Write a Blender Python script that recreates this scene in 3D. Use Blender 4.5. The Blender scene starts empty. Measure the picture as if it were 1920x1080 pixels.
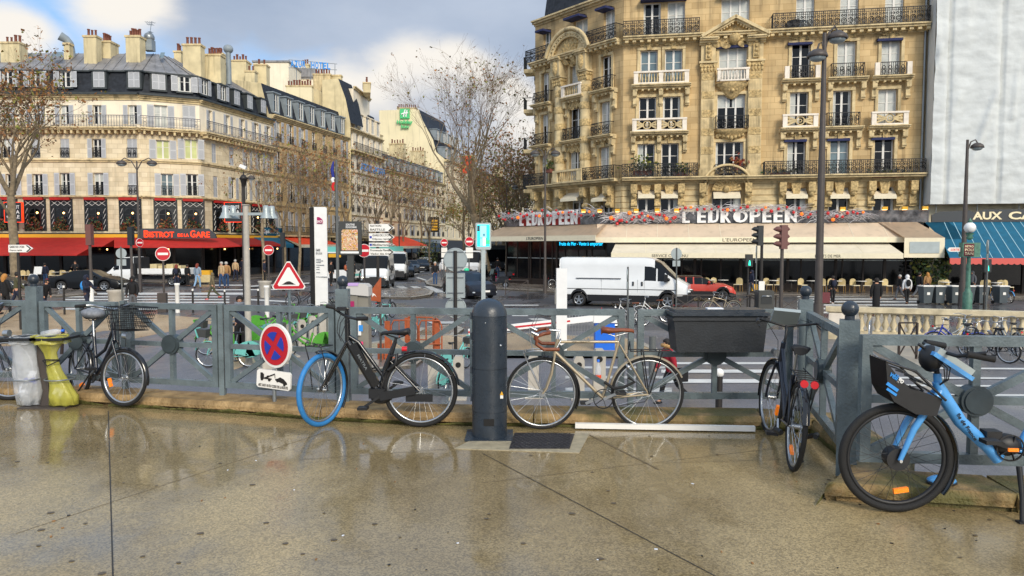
import bpy,bmesh,math,random
import numpy as np
from mathutils import Matrix,Vector
R=math.radians
scene=bpy.context.scene
C=scene.collection
# ---------------------------------------------------------------- camera, sky, sun, exposure
EYE=3.1;PITCH=R(3.3);FPX=1387.0
cd=bpy.data.cameras.new('camera');cam=bpy.data.objects.new('camera',cd);C.objects.link(cam)
cam.location=(0,0,EYE);cam.rotation_euler=(R(90)-PITCH,0,0)
cd.sensor_width=36;cd.lens=FPX/1920*36;cd.clip_start=0.1;cd.clip_end=3000
scene.camera=cam
SUN_EL,SUN_AZ=R(30),R(158)
sd=bpy.data.lights.new('sun','SUN');sun=bpy.data.objects.new('sun',sd);C.objects.link(sun)
sd.energy=1.9;sd.angle=R(20);sd.color=(1.0,.9,.74)
sdir=Vector((math.sin(SUN_AZ)*math.cos(SUN_EL),math.cos(SUN_AZ)*math.cos(SUN_EL),math.sin(SUN_EL)))
sun.rotation_euler=sdir.to_track_quat('Z','Y').to_euler()
scene.view_settings.view_transform='Standard';scene.view_settings.look='None'
scene.view_settings.exposure=0.6;scene.view_settings.gamma=1
def ray(px,py):
 u=(px-960)/FPX;v=(540-py)/FPX;c,s=math.cos(PITCH),math.sin(PITCH)
 return Vector((u,c+v*s,-s+v*c))
def P(px,py,Y):
 d=ray(px,py);return Vector((0,0,EYE))+d*(Y/d.y)
def G(px,py,z=0.0):
 d=ray(px,py);return Vector((0,0,EYE))+d*((z-EYE)/d.z)
def S(px_,Y):return px_*Y/FPX
def lin(h):
 h=h.lstrip('#');r=[int(h[i:i+2],16)/255 for i in(0,2,4)]
 return tuple((x/12.92 if x<=.04045 else((x+.055)/1.055)**2.4)for x in r)
world=bpy.data.worlds.new('World');scene.world=world;world.use_nodes=True
nt=world.node_tree;nt.nodes.clear()
def wn(t,**k):
 n=nt.nodes.new(t)
 for a,b in k.items():setattr(n,a,b)
 return n
L=nt.links.new
tc=wn('ShaderNodeTexCoord');sky=wn('ShaderNodeTexSky',sky_type='NISHITA')
sky.sun_disc=False;sky.sun_elevation=SUN_EL;sky.sun_rotation=SUN_AZ;sky.air_density=1.0;sky.dust_density=1.5;sky.ozone_density=1.5
bg=wn('ShaderNodeBackground');bg.inputs[1].default_value=0.15;L(sky.outputs[0],bg.inputs[0])
def wmath(op,a,b=None,c=None,clamp=False):
 n=wn('ShaderNodeMath',operation=op,use_clamp=clamp)
 for i,x in enumerate((a,b,c)):
  if x is None:continue
  if isinstance(x,(int,float)):n.inputs[i].default_value=x
  else:L(x,n.inputs[i])
 return n.outputs[0]
mp=wn('ShaderNodeMapping');mp.inputs['Scale'].default_value=(1,1,2.2);L(tc.outputs['Generated'],mp.inputs[0])
def wnoise(scale,detail,off=0,rough=.55):
 m2=wn('ShaderNodeMapping');m2.inputs['Location'].default_value=(off,off*1.7,off*.3);L(mp.outputs[0],m2.inputs[0])
 n=wn('ShaderNodeTexNoise');n.inputs['Scale'].default_value=scale;n.inputs['Detail'].default_value=detail
 n.inputs['Roughness'].default_value=rough;L(m2.outputs[0],n.inputs['Vector']);return n.outputs[0]
n1=wnoise(2.6,7,3.1);n2=wnoise(7,7,1.3);n3=wnoise(3.5,6,8.2)
def blob(px,py,rad,squash=1.0):
 d=ray(px,py).normalized();vm=wn('ShaderNodeVectorMath',operation='SUBTRACT');L(tc.outputs['Generated'],vm.inputs[0]);vm.inputs[1].default_value=d
 sc_=wn('ShaderNodeVectorMath',operation='MULTIPLY');L(vm.outputs[0],sc_.inputs[0]);sc_.inputs[1].default_value=(1/(rad*squash),1/rad,1/rad)
 ln=wn('ShaderNodeVectorMath',operation='LENGTH');L(sc_.outputs[0],ln.inputs[0])
 w=wmath('MULTIPLY_ADD',n2,1.1,wmath('ADD',ln.outputs['Value'],-.55))
 return wmath('SUBTRACT',1.35,w,clamp=True)
def sm(x,a,b):
 m=wn('ShaderNodeMapRange',interpolation_type='SMOOTHSTEP');L(x,m.inputs[0]);m.inputs[1].default_value=a;m.inputs[2].default_value=b;return m.outputs[0]
def mx(a,b):return wmath('MAXIMUM',a,b)
white=blob(790,150,.06,1.5)
for b in((720,195,.06,1.6),(850,130,.045,1.5),(560,165,.035,1.5),(950,190,.05,1),(640,190,.06,1.6),(965,270,.06,1.2),(230,5,.04,3),(20,62,.035,2)):
 white=mx(white,blob(*b))
grey=blob(860,60,.17,1.5)
for b in((820,235,.10,1.3),(400,5,.06,2.2),(740,15,.08,2.6),(930,150,.10,1.2),(570,25,.06,2.2)):
 grey=mx(grey,blob(*b))
gen_c=sm(n1,.44,.66)
xyz=wn('ShaderNodeSeparateXYZ');L(tc.outputs['Generated'],xyz.inputs[0])
away=sm(xyz.outputs[1],.75,.3)
gen_c=wmath('MULTIPLY',wmath('MAXIMUM',gen_c,.45),away)
cg=wn('ShaderNodeBackground');ramp=wn('ShaderNodeValToRGB');L(n3,ramp.inputs[0])
ramp.color_ramp.elements[0].position=.3;ramp.color_ramp.elements[0].color=(.33,.385,.49,1)
ramp.color_ramp.elements[1].position=.7;ramp.color_ramp.elements[1].color=(.50,.55,.64,1)
L(ramp.outputs[0],cg.inputs[0]);cg.inputs[1].default_value=.72
cw=wn('ShaderNodeBackground');cw.inputs[0].default_value=(.84,.80,.74,1);cw.inputs[1].default_value=.76
ca=wn('ShaderNodeBackground');ca.inputs[0].default_value=(.50,.60,.76,1);ca.inputs[1].default_value=.86;cf=wn('ShaderNodeBackground');cf.inputs[0].default_value=(.75,.77,.80,1);cf.inputs[1].default_value=.84
blue=wn('ShaderNodeBackground');blue.inputs[0].default_value=(.25,.46,.78,1);blue.inputs[1].default_value=.8
def wmix(f,a,b):
 m=wn('ShaderNodeMixShader');(L(f,m.inputs[0])if not isinstance(f,float)else setattr(m.inputs[0],'default_value',f));L(a,m.inputs[1]);L(b,m.inputs[2]);return m.outputs[0]
base=wmix(.8,bg.outputs[0],blue.outputs[0])
wisps=sm(wnoise(4.5,8,5.5,.62),.42,.72)
out=wmix(wmath('MULTIPLY',wisps,.7),base,ca.outputs[0])
out=wmix(gen_c,out,cf.outputs[0])
out=wmix(wmath('MULTIPLY',sm(grey,.1,.75),.88),out,cg.outputs[0])
out=wmix(sm(white,.15,.8),out,cw.outputs[0])
und=mx(blob(830,262,.085,1.5),blob(700,265,.06,2))
out=wmix(wmath('MULTIPLY',sm(und,.2,1.0),.85),out,cg.outputs[0])
wo=wn('ShaderNodeOutputWorld');L(out,wo.inputs[0])
# ---------------------------------------------------------------- materials
MATS={}
def mat(name,col,rough=.6,metal=0,nz=0,ns=5,bump=0,bs=40,spec=.5,alpha=1,emit=0,emitc=None,trans=0,rv=0,streak=0,kind=None,coat=0,col2=None):
 m=bpy.data.materials.new(name);m.use_nodes=True;t=m.node_tree;b=t.nodes['Principled BSDF']
 if isinstance(col,str):col=lin(col)
 if isinstance(col2,str):col2=lin(col2)
 b.inputs['Base Color'].default_value=(*col,1);b.inputs['Roughness'].default_value=rough;b.inputs['Metallic'].default_value=metal
 b.inputs['Specular IOR Level'].default_value=spec;b.inputs['Alpha'].default_value=alpha;b.inputs['Transmission Weight'].default_value=trans
 b.inputs['Coat Weight'].default_value=coat;b.inputs['Coat Roughness'].default_value=.05
 if emit:
  b.inputs['Emission Color'].default_value=(*(lin(emitc)if emitc else col),1);b.inputs['Emission Strength'].default_value=emit
 N=lambda ty:t.nodes.new(ty);l=t.links.new
 geo=N('ShaderNodeNewGeometry')if(nz or bump or rv or streak or kind)else None
 def noise(scale,detail=5,vec=None,sc=None):
  n=N('ShaderNodeTexNoise');n.inputs['Scale'].default_value=scale;n.inputs['Detail'].default_value=detail
  v=vec or geo.outputs['Position']
  if sc:mp=N('ShaderNodeMapping');mp.inputs['Scale'].default_value=sc;l(v,mp.inputs[0]);v=mp.outputs[0]
  l(v,n.inputs['Vector']);return n.outputs[0]
 def mixc(f,a,b2,mode='MIX'):
  x=N('ShaderNodeMix');x.data_type='RGBA';x.blend_type=mode
  for s_,v in((x.inputs[0],f),(x.inputs[6],a),(x.inputs[7],b2)):
   if hasattr(v,'links'):l(v,s_)
   elif isinstance(v,(int,float)):s_.default_value=v
   else:s_.default_value=(*v,1)
  return x.outputs[2]
 def mr(x,a,b2,c=0.,d=1.,smooth=False):
  n=N('ShaderNodeMapRange');l(x,n.inputs[0])
  if smooth:n.interpolation_type='SMOOTHSTEP'
  for i,v in enumerate((a,b2,c,d)):n.inputs[i+1].default_value=v
  return n.outputs[0]
 cout=None
 if nz:
  f=mr(noise(ns),.3,.7)
  cout=mixc(f,tuple(x*(1-nz)for x in col),col2 or tuple(min(1,x*(1+nz))for x in col))
 if streak:
  f=mr(noise(1.0,6,sc=(2.5,2.5,.22)),.50,.74,smooth=True)
  f2=N('ShaderNodeMath');f2.operation='MULTIPLY';l(f,f2.inputs[0]);f2.inputs[1].default_value=streak
  cout=mixc(f2.outputs[0],cout or col,tuple(x*.34 for x in col))
 if kind=='ashlar':
  uv=N('ShaderNodeUVMap');br=N('ShaderNodeTexBrick');l(uv.outputs[0],br.inputs['Vector'])
  br.inputs['Scale'].default_value=1;br.inputs['Brick Width'].default_value=.95;br.inputs['Row Height'].default_value=.42;br.inputs['Mortar Size'].default_value=.012
  br.inputs['Color1'].default_value=(1,1,1,1);br.inputs['Color2'].default_value=(.80,.77,.72,1);br.inputs['Mortar'].default_value=(.62,.56,.48,1)
  cout=mixc(1.0,cout or col,br.outputs['Color'],'MULTIPLY')
 if cout:l(cout,b.inputs['Base Color'])
 if rv:
  r=mr(noise(ns*1.7,6),.35,.68,max(.02,rough-rv),min(1,rough+rv));l(r,b.inputs['Roughness'])
 if bump:
  bp=N('ShaderNodeBump');bp.inputs['Strength'].default_value=bump;bp.inputs['Distance'].default_value=.02;l(noise(bs,6),bp.inputs['Height']);l(bp.outputs[0],b.inputs['Normal'])
 if name=='kerb_stone':
  sx=N('ShaderNodeSeparateXYZ');l(geo.outputs['Position'],sx.inputs[0]);g1=mr(sx.outputs[0],-.6,1.2,0,.42,True);g2=mr(noise(3.2,6),.35,.62,0,1,True);mm=N('ShaderNodeMath');mm.operation='MULTIPLY_ADD';l(g1,mm.inputs[0]);l(g2,mm.inputs[1]);mm.inputs[2].default_value=0;k2=N('ShaderNodeMath');k2.operation='MULTIPLY';l(mm.outputs[0],k2.inputs[0]);k2.inputs[1].default_value=2.0;k2.use_clamp=True;l(mixc(k2.outputs[0],cout,lin('#50542a')),b.inputs['Base Color'])
 MATS[name]=m;return m
mat('stone','#cdb283',.85,nz=.16,ns=.7,streak=.6,kind='ashlar',bump=.25,bs=14)
mat('stone_trim','#cfbb90',.85,nz=.22,ns=2.2,streak=.8,bump=.5,bs=22)
mat('stone_carved','#c0a878',.9,nz=.45,ns=7,streak=.4,bump=1.0,bs=16)
mat('stone_white','#e9dfd0',.8,nz=.1,ns=3,streak=.3)
mat('plaster_pale','#f0e4cc',.9,nz=.07,ns=.8,streak=.25)
mat('stone_left','#e6d7b8',.88,nz=.1,ns=1.3,streak=.3,kind='ashlar')
mat('stone_far','#e6d8b8',.9,nz=.1,ns=.7,streak=.3)
mat('party_wall','#e4d8b4',.9,nz=.06,ns=.5,streak=.3)
mat('chimney_plaster','#d3c49c',.9,nz=.2,ns=.8,streak=.55)
mat('terracotta','#7a4a3c',.8,nz=.3,ns=6)
mat('zinc','#8e8c8c',.5,metal=.25,nz=.25,ns=.9,streak=.5)
mat('zinc_blue','#8a949a',.6,metal=.1,nz=.15,ns=1.5)
mat('slate','#2b2f36',.7,nz=.4,ns=3,bump=.5,bs=9,spec=.25)
mat('zinc_dark','#3a4042',.7,nz=.2,ns=3)
mat('joinery','#dedcd6',.5);mat('shutter_grey','#bdbfc2',.6,nz=.06,ns=8);mat('shutter_slot','#8f9297',.7)
mat('glass_dark','#0d1013',.1,nz=.4,ns=.7,spec=.35);mat('glass_curtain','#b9bdb8',.25,nz=.12,ns=3,spec=.8);mat('glass_sky','#5d7076',.08,nz=.3,ns=.8,spec=1)
mat('glass_green','#c3c98c',.15,nz=.2,ns=1)
mat('iron','#14161a',.6);mat('iron_light','#5a5b63',.55)
mat('blue_canvas','#232b55',.8,nz=.2);mat('cream_canvas','#dcd2bb',.85,nz=.07,ns=1.2,streak=.15);mat('cream_side','#e6dcc0',.85,nz=.05)
mat('canvas_taupe','#cdb9a0',.85,nz=.10,ns=.6,streak=.22)
mat('red_canvas','#ad1f17',.75,nz=.12,ns=2);mat('red_dark','#8f1a14',.7,nz=.1);mat('orange_canvas','#e5491c',.75,nz=.12,ns=1)
mat('teal_canvas','#0b5c7a',.8,nz=.12,ns=3);mat('teal_line','#9cc3cf',.8);mat('salmon_canvas','#d3625a',.8)
mat('marble','#2e2e31',.12,nz=.8,ns=2.5,col2='#77777a');mat('letter_white','#eeeeec',.4);mat('letter_red','#ff3a10',.5,emit=.9,emitc='#ff3c12')
mat('letter_cream','#f3e2b8',.5);mat('letter_black','#1c1815',.6);mat('letter_cyan','#20c8ff',.5,emit=1.4,emitc='#1ec6ff')
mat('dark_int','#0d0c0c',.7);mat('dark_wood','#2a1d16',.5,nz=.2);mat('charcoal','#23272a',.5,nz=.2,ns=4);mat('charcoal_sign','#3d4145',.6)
mat('warm_lamp','#ffd9a0',.5,emit=5,emitc='#ffc070');mat('yellow_panel','#e0a92a',.6);mat('warm_dim','#b9823c',.6,emit=.5,emitc='#c07c30')
mat('fence_paint','#647074',.38,nz=.24,ns=7,rv=.14,bump=.25,bs=60,streak=.6);mat('fence_dark','#3c464a',.4,nz=.2,ns=9)
mat('bollard_paint','#28313b',.34,nz=.12,ns=8,rv=.12,bump=.1,bs=60,spec=.6);mat('planter','#25292e',.55,nz=.16,ns=8,bump=.15,bs=60)
mat('black_rubber','#1a1a1b',.7,bump=.4,bs=220);mat('black_gloss','#141518',.2,coat=.5);mat('black_matt','#1b1c1f',.5,nz=.2,ns=20)
mat('alu','#b8bbbe',.28,metal=.9);mat('chrome','#d4d5d6',.15,metal=1);mat('steel_grey','#8d9396',.4,metal=.6)
mat('champagne','#b5a68c',.3,metal=.5,nz=.06,ns=30);mat('tan_leather','#7a4024',.45,nz=.2,ns=25);mat('blue_tyre','#2f7dbd',.6,nz=.1,ns=20)
mat('veligo_blue','#4f9bdc',.35,coat=.3,nz=.05,ns=20);mat('orange_refl','#ff8a1a',.2,emit=.15,emitc='#ff7a10');mat('red_refl','#d8202c',.15,coat=.6)
mat('velib_green','#4f9e30',.45,nz=.12,ns=20);mat('velib_mint','#6fbdb5',.45,nz=.1,ns=20);mat('dark_navy','#141c2b',.35,coat=.3);mat('white_paint','#e8e8e6',.35,nz=.04,ns=4)
mat('grey_plastic','#8e8d86',.5,nz=.1);mat('kiosk','#837f74',.5,nz=.1,ns=3);mat('kiosk_top','#c5c2bd',.4);mat('lilac','#c2a2d8',.6)
mat('beige_post','#b1aba0',.55,nz=.1,ns=6);mat('dark_post','#4b4440',.5,nz=.15,ns=4);mat('pole_black','#26221f',.5);mat('pole_grey','#5e6160',.5);mat('pole_green','#4e7a68',.5,nz=.35,ns=6)
mat('sign_red','#c01325',.4);mat('sign_white','#eceae4',.4,nz=.03,ns=5);mat('sign_blue','#1f3aa8',.4);mat('sign_back','#a6b0b1',.4,metal=.3,nz=.08,ns=3);mat('sncf_purple','#a3195b',.5)
mat('hi_green','#46b872',.5,emit=.1);mat('hotel_blue','#2f8fe0',.5);mat('rust_orange','#a5522c',.5,nz=.15,ns=8)
mat('plastic_clear','#dfe3e8',.2,alpha=.42,nz=.1,ns=12,bump=.9,bs=12);mat('plastic_yellow','#c8c356',.3,alpha=.62,nz=.12,ns=10,bump=.9,bs=10)
mat('blue_plastic','#1568d8',.4);mat('litter_white','#e5e8ee',.5);mat('litter_blue','#2845a8',.5)
mat('flag_blue','#1d2a86',.7);mat('flag_red','#d02020',.7);mat('dark_frame','#3f403e',.5)
mat('taxi_green','#2fb88a',.4,emit=.3);mat('tl_red','#54201c',.5);mat('tl_brown','#6e4843',.55);mat('tl_green_on','#20e0b0',.4,emit=2,emitc='#22e8b8')
mat('purple_case','#2b2a5c',.6);mat('maroon','#5f2029',.55);mat('skin','#c08e72',.6);mat('skin_dark','#5a3c2e',.6);mat('pink','#e83d78',.5)
mat('car_glass','#0b0e11',.1,spec=.35);mat('headlight','#cfd6da',.1,coat=.6);mat('headlight_on','#ffe9c0',.2,emit=2.5,emitc='#ffe6b8');mat('alloy','#a9adb1',.3,metal=.8)
mat('car_black','#08090b',.28,spec=.35);mat('car_navy','#0a0f1c',.35,coat=.15);mat('car_red','#c2341a',.3,coat=.4);mat('car_white','#dfe1e1',.25,coat=.6,nz=.03,ns=2);mat('car_grey','#24272b',.3,coat=.35)
mat('rattan','#cdbb8c',.7,nz=.1);mat('rattan_dark','#9c7b46',.7);mat('bin_grey','#4a5358',.5,nz=.1,ns=5)
mat('bark','#85765f',.9,nz=.35,ns=5,bump=.6,bs=12);mat('twig','#7a6653',.9,nz=.2,ns=4);mat('bark_far','#746350',.9,nz=.3,ns=2)
mat('leaf_brown','#9a6a3c',.7,nz=.35,ns=1.2);mat('leaf_olive','#7c7c36',.7,nz=.3,ns=1.0);mat('leaf_green','#3d5230',.7,nz=.35,ns=2);mat('leaf_red','#8a3a2a',.7,nz=.3,ns=3)
mat('ball_red','#c4161c',.3,coat=.5);mat('ball_orange','#ff7a20',.3,emit=.4);mat('twig_silver','#cfcdd0',.5)
mat('kerb_stone','#93774b',.7,nz=.35,ns=7,col2='#b8996a',bump=1.0,bs=45,streak=.5);mat('moss','#5c5a2c',.9,nz=.4,ns=9,bump=.7,bs=40)
mat('granite_kerb','#a29a8c',.55,nz=.15,ns=3);mat('balustrade_stone','#cdbf9f',.85,nz=.25,ns=3,streak=.4,bump=.3,bs=18)
mat('manhole','#2e2c2f',.4,nz=.3,ns=30,bump=1,bs=40);mat('scarf','#7c8087',.8,nz=.3,ns=30)
mat('fur','#b08a58',.9,nz=.3,ns=40,bump=.8,bs=60)
for nm,cc in dict(navy='#1b2136',black='#121215',olive='#4a4a33',khaki='#6b6048',denim='#2f4a70',denim_light='#86a8c8',beige='#b89c76',red='#a01c2c',white='#dcdcdc',grey='#575a60',greyblue='#8495a6',brown='#4a3a2c',teal='#1f5d66',camel='#a37c50').items():
 mat('cloth_'+nm,cc,.85,nz=.14,ns=14)
for nm,cc in dict(dark='#1d1612',blond='#b07a3a',grey='#b4b0a8',red='#7a3020').items():mat('hair_'+nm,cc,.7,nz=.2,ns=40)
# ---------------------------------------------------------------- mesh builder
_txt={}
def text_data(s,bold=0.0):
 k=(s,bold)
 if k not in _txt:
  cu=bpy.data.curves.new('t','FONT');cu.body=s;cu.size=1;cu.resolution_u=3;cu.offset=bold;cu.fill_mode='BOTH';cu.extrude=.03
  o=bpy.data.objects.new('t',cu);me=bpy.data.meshes.new_from_object(o)
  vs=[v.co.copy()for v in me.vertices];fs=[tuple(p.vertices)for p in me.polygons]
  x0=min(v.x for v in vs);x1=max(v.x for v in vs);y0=min(v.y for v in vs);y1=max(v.y for v in vs)
  vs=[Vector(((v.x-x0)/(x1-x0),(v.y-y0)/(y1-y0),v.z/.06))for v in vs]
  _txt[k]=(vs,fs);bpy.data.objects.remove(o);bpy.data.curves.remove(cu);bpy.data.meshes.remove(me)
 return _txt[k]
class MB:
 def __init__(s,m=None):
  s.v=[];s.f=[];s.mi=[];s.sm=[];s.ms=[];s.c=0;s.M=None
  if m:s.m(m)
 def m(s,name):
  if name not in s.ms:s.ms.append(name)
  s.c=s.ms.index(name);return s
 def add(s,vs,fs,smooth=False):
  b=len(s.v)
  if s.M is not None:vs=[s.M@Vector(v)for v in vs]
  s.v+=[tuple(v)for v in vs];s.f+=[tuple(i+b for i in f)for f in fs];s.mi+=[s.c]*len(fs);s.sm+=[smooth]*len(fs);return s
 def box(s,x0,x1,y0,y1,z0,z1):
  x0,x1=sorted((x0,x1));y0,y1=sorted((y0,y1));z0,z1=sorted((z0,z1))
  return s.add([(x0,y0,z0),(x1,y0,z0),(x1,y1,z0),(x0,y1,z0),(x0,y0,z1),(x1,y0,z1),(x1,y1,z1),(x0,y1,z1)],[(0,3,2,1),(4,5,6,7),(0,1,5,4),(1,2,6,5),(2,3,7,6),(3,0,4,7)])
 def bar(s,a,b,w,h=None,up=(0,0,1)):
  a=Vector(a);b=Vector(b);h=h or w;d=(b-a).normalized();u=Vector(up)
  if abs(d.dot(u))>.98:u=Vector((0,1,0))
  r=d.cross(u).normalized();u=r.cross(d);r=r*w/2;u=u*h/2
  vs=[a-r-u,a+r-u,a+r+u,a-r+u,b-r-u,b+r-u,b+r+u,b-r+u]
  return s.add(vs,[(0,1,2,3),(7,6,5,4),(1,0,4,5),(2,1,5,6),(3,2,6,7),(0,3,7,4)])
 def tube(s,pts,r,n=6,caps=True,closed=False):
  pts=[Vector(p)for p in pts];k=len(pts);rs=[r]*k if isinstance(r,(int,float))else r;vs=[];pn=None
  for i,p in enumerate(pts):
   if closed:d=pts[(i+1)%k]-pts[i-1]
   else:d=(pts[min(i+1,k-1)]-pts[max(i-1,0)])
   d=d.normalized()if d.length>1e-9 else Vector((0,0,1))
   if pn is None:
    pn=d.orthogonal().normalized()
   pn=(pn-d*pn.dot(d));pn=pn.normalized()if pn.length>1e-6 else d.orthogonal().normalized()
   q=d.cross(pn)
   for j in range(n):
    a=2*math.pi*j/n;vs.append(p+(pn*math.cos(a)+q*math.sin(a))*rs[i])
  fs=[]
  for i in range(k if closed else k-1):
   i2=(i+1)%k
   for j in range(n):fs.append((i*n+j,i*n+(j+1)%n,i2*n+(j+1)%n,i2*n+j))
  s.add(vs,fs,n>4)
  if caps and not closed:s.add(vs[:n],[tuple(range(n))[::-1]]);s.add(vs[-n:],[tuple(range(n))])
  return s
 def cyl(s,a,b,r,n=12,r2=None):return s.tube([a,b],[r,r if r2 is None else r2],n)
 def lathe(s,prof,n=16,c=(0,0,0),M=None):
  vs=[];fs=[];c=Vector(c)
  for r,z in prof:
   for j in range(n):
    a=2*math.pi*j/n;p=Vector((r*math.cos(a),r*math.sin(a),z));vs.append((M@p if M else p)+c)
  for i in range(len(prof)-1):
   for j in range(n):fs.append((i*n+j,i*n+(j+1)%n,(i+1)*n+(j+1)%n,(i+1)*n+j))
  return s.add(vs,fs,True)
 def ball(s,c,r,n=10,sc=(1,1,1),M=None):
  prof=[(math.sin(math.pi*i/(n//2+2))*1,-math.cos(math.pi*i/(n//2+2)))for i in range(n//2+3)]
  c=Vector(c);vs=[];fs=[]
  for q,z in prof:
   for j in range(n):
    a=2*math.pi*j/n;p=Vector((q*math.cos(a)*sc[0]*r,q*math.sin(a)*sc[1]*r,z*sc[2]*r));vs.append((M@p if M else p)+c)
  for i in range(len(prof)-1):
   for j in range(n):fs.append((i*n+j,i*n+(j+1)%n,(i+1)*n+(j+1)%n,(i+1)*n+j))
  return s.add(vs,fs,True)
 def ring(s,c,R_,r,M=None,n=32,k=6,a0=0,a1=360):
  c=Vector(c);full=abs(a1-a0)>=359.9;m=n if full else n+1
  pts=[]
  for i in range(m):
   a=R(a0+(a1-a0)*i/n);p=Vector((R_*math.cos(a),0,R_*math.sin(a)));pts.append((M@p if M else p)+c)
  return s.tube(pts,r,k,closed=full)
 def disc(s,c,R_,t,M=None,n=28):
  c=Vector(c);vs=[]
  for y in(-t/2,t/2):
   for i in range(n):
    a=2*math.pi*i/n;p=Vector((R_*math.cos(a),y,R_*math.sin(a)));vs.append((M@p if M else p)+c)
  return s.add(vs,[tuple(range(n)),tuple(range(n,2*n))[::-1]]+[(i,n+i,n+(i+1)%n,(i+1)%n)for i in range(n)])
 def prism(s,poly,y0,y1):
  n=len(poly);vs=[(x,y0,z)for x,z in poly]+[(x,y1,z)for x,z in poly]
  return s.add(vs,[tuple(range(n)),tuple(range(n,2*n))[::-1]]+[(i,n+i,n+(i+1)%n,(i+1)%n)for i in range(n)])
 def slab(s,poly,z0,z1):
  n=len(poly);vs=[(p[0],p[1],z0)for p in poly]+[(p[0],p[1],z1)for p in poly]
  return s.add(vs,[tuple(range(n))[::-1],tuple(range(n,2*n))]+[(i,(i+1)%n,n+(i+1)%n,n+i)for i in range(n)])
 def quad(s,a,b,c,d):return s.add([a,b,c,d],[(0,1,2,3)])
 def text(s,t,x0,x1,z0,z1,y,th=.02,bold=0.0,slope=0):
  vs,fs=text_data(t,bold)
  return s.add([(x0+v.x*(x1-x0),y-v.z*th,z0+v.y*(z1-z0)+slope*v.x*(x1-x0))for v in vs],fs)
 def build(s,name,parent=None,M=None,uv=False,loc=None):
  me=bpy.data.meshes.new(name);me.from_pydata(s.v,[],s.f)
  for m_ in s.ms:me.materials.append(MATS[m_])
  if s.f:
   me.polygons.foreach_set('material_index',s.mi);me.polygons.foreach_set('use_smooth',s.sm)
   if uv:
    np_=len(me.polygons);nr=np.zeros(np_*3);me.polygons.foreach_get('normal',nr);nr=nr.reshape(-1,3)
    tot=np.zeros(np_,dtype=int);me.polygons.foreach_get('loop_total',tot)
    vi=np.zeros(len(me.loops),dtype=int);me.loops.foreach_get('vertex_index',vi)
    co=np.array(s.v)[vi];ln=np.repeat(nr,tot,axis=0);h=np.abs(ln[:,2])<.7
    t=np.stack([-ln[:,1],ln[:,0]],1);t/=np.maximum(np.linalg.norm(t,axis=1,keepdims=True),1e-6)
    u=np.where(h,co[:,0]*t[:,0]+co[:,1]*t[:,1],co[:,0]);v=np.where(h,co[:,2],co[:,1])
    l_=me.uv_layers.new(name='UVMap');l_.data.foreach_set('uv',np.stack([u,v],1).ravel())
  return place(name,me,parent,M,loc)
def wmx(o):
 m=o.matrix_basis.copy();p=o.parent
 while p:m=p.matrix_basis@m;p=p.parent
 return m
def place(name,me,parent=None,M=None,loc=None):
 o=bpy.data.objects.new(name,me);C.objects.link(o)
 if parent:o.parent=parent
 if M is not None:o.matrix_basis=(wmx(parent).inverted()@M)if parent else M
 if loc is not None:o.location=loc
 return o
def tag(o,label=None,cat=None,group=None,kind=None):
 for k,v in(('label',label),('category',cat),('group',group),('kind',kind)):
  if v:o[k]=v
 return o
def thing(name,label,cat,loc=(0,0,0),rz=0,group=None,rx=0):
 o=bpy.data.objects.new(name,None);C.objects.link(o);o.empty_display_size=.2
 o.matrix_basis=Matrix.Translation(loc)@Matrix.Rotation(rz,4,'Z')@Matrix.Rotation(rx,4,'X');return tag(o,label,cat,group)
def kids(o):return[c for c in KID.get(o.name,[])]if False else list(o.children)
def copy_tree(o,parent=None,label=None,loc=None,rz=None,scale=None,swap=None):
 c=o.copy();C.objects.link(c)
 if parent:c.parent=parent
 if label:c['label']=label
 if loc is not None:
  c.matrix_basis=Matrix.Translation(loc)@Matrix.Rotation(rz or 0,4,'Z')@Matrix.Scale(scale or 1,4)
 for ch in list(o.children):copy_tree(ch,c)
 return c
def rotY(a):return Matrix.Rotation(a,4,'Y')
def rotZ(a):return Matrix.Rotation(a,4,'Z')
def rotX(a):return Matrix.Rotation(a,4,'X')
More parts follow.
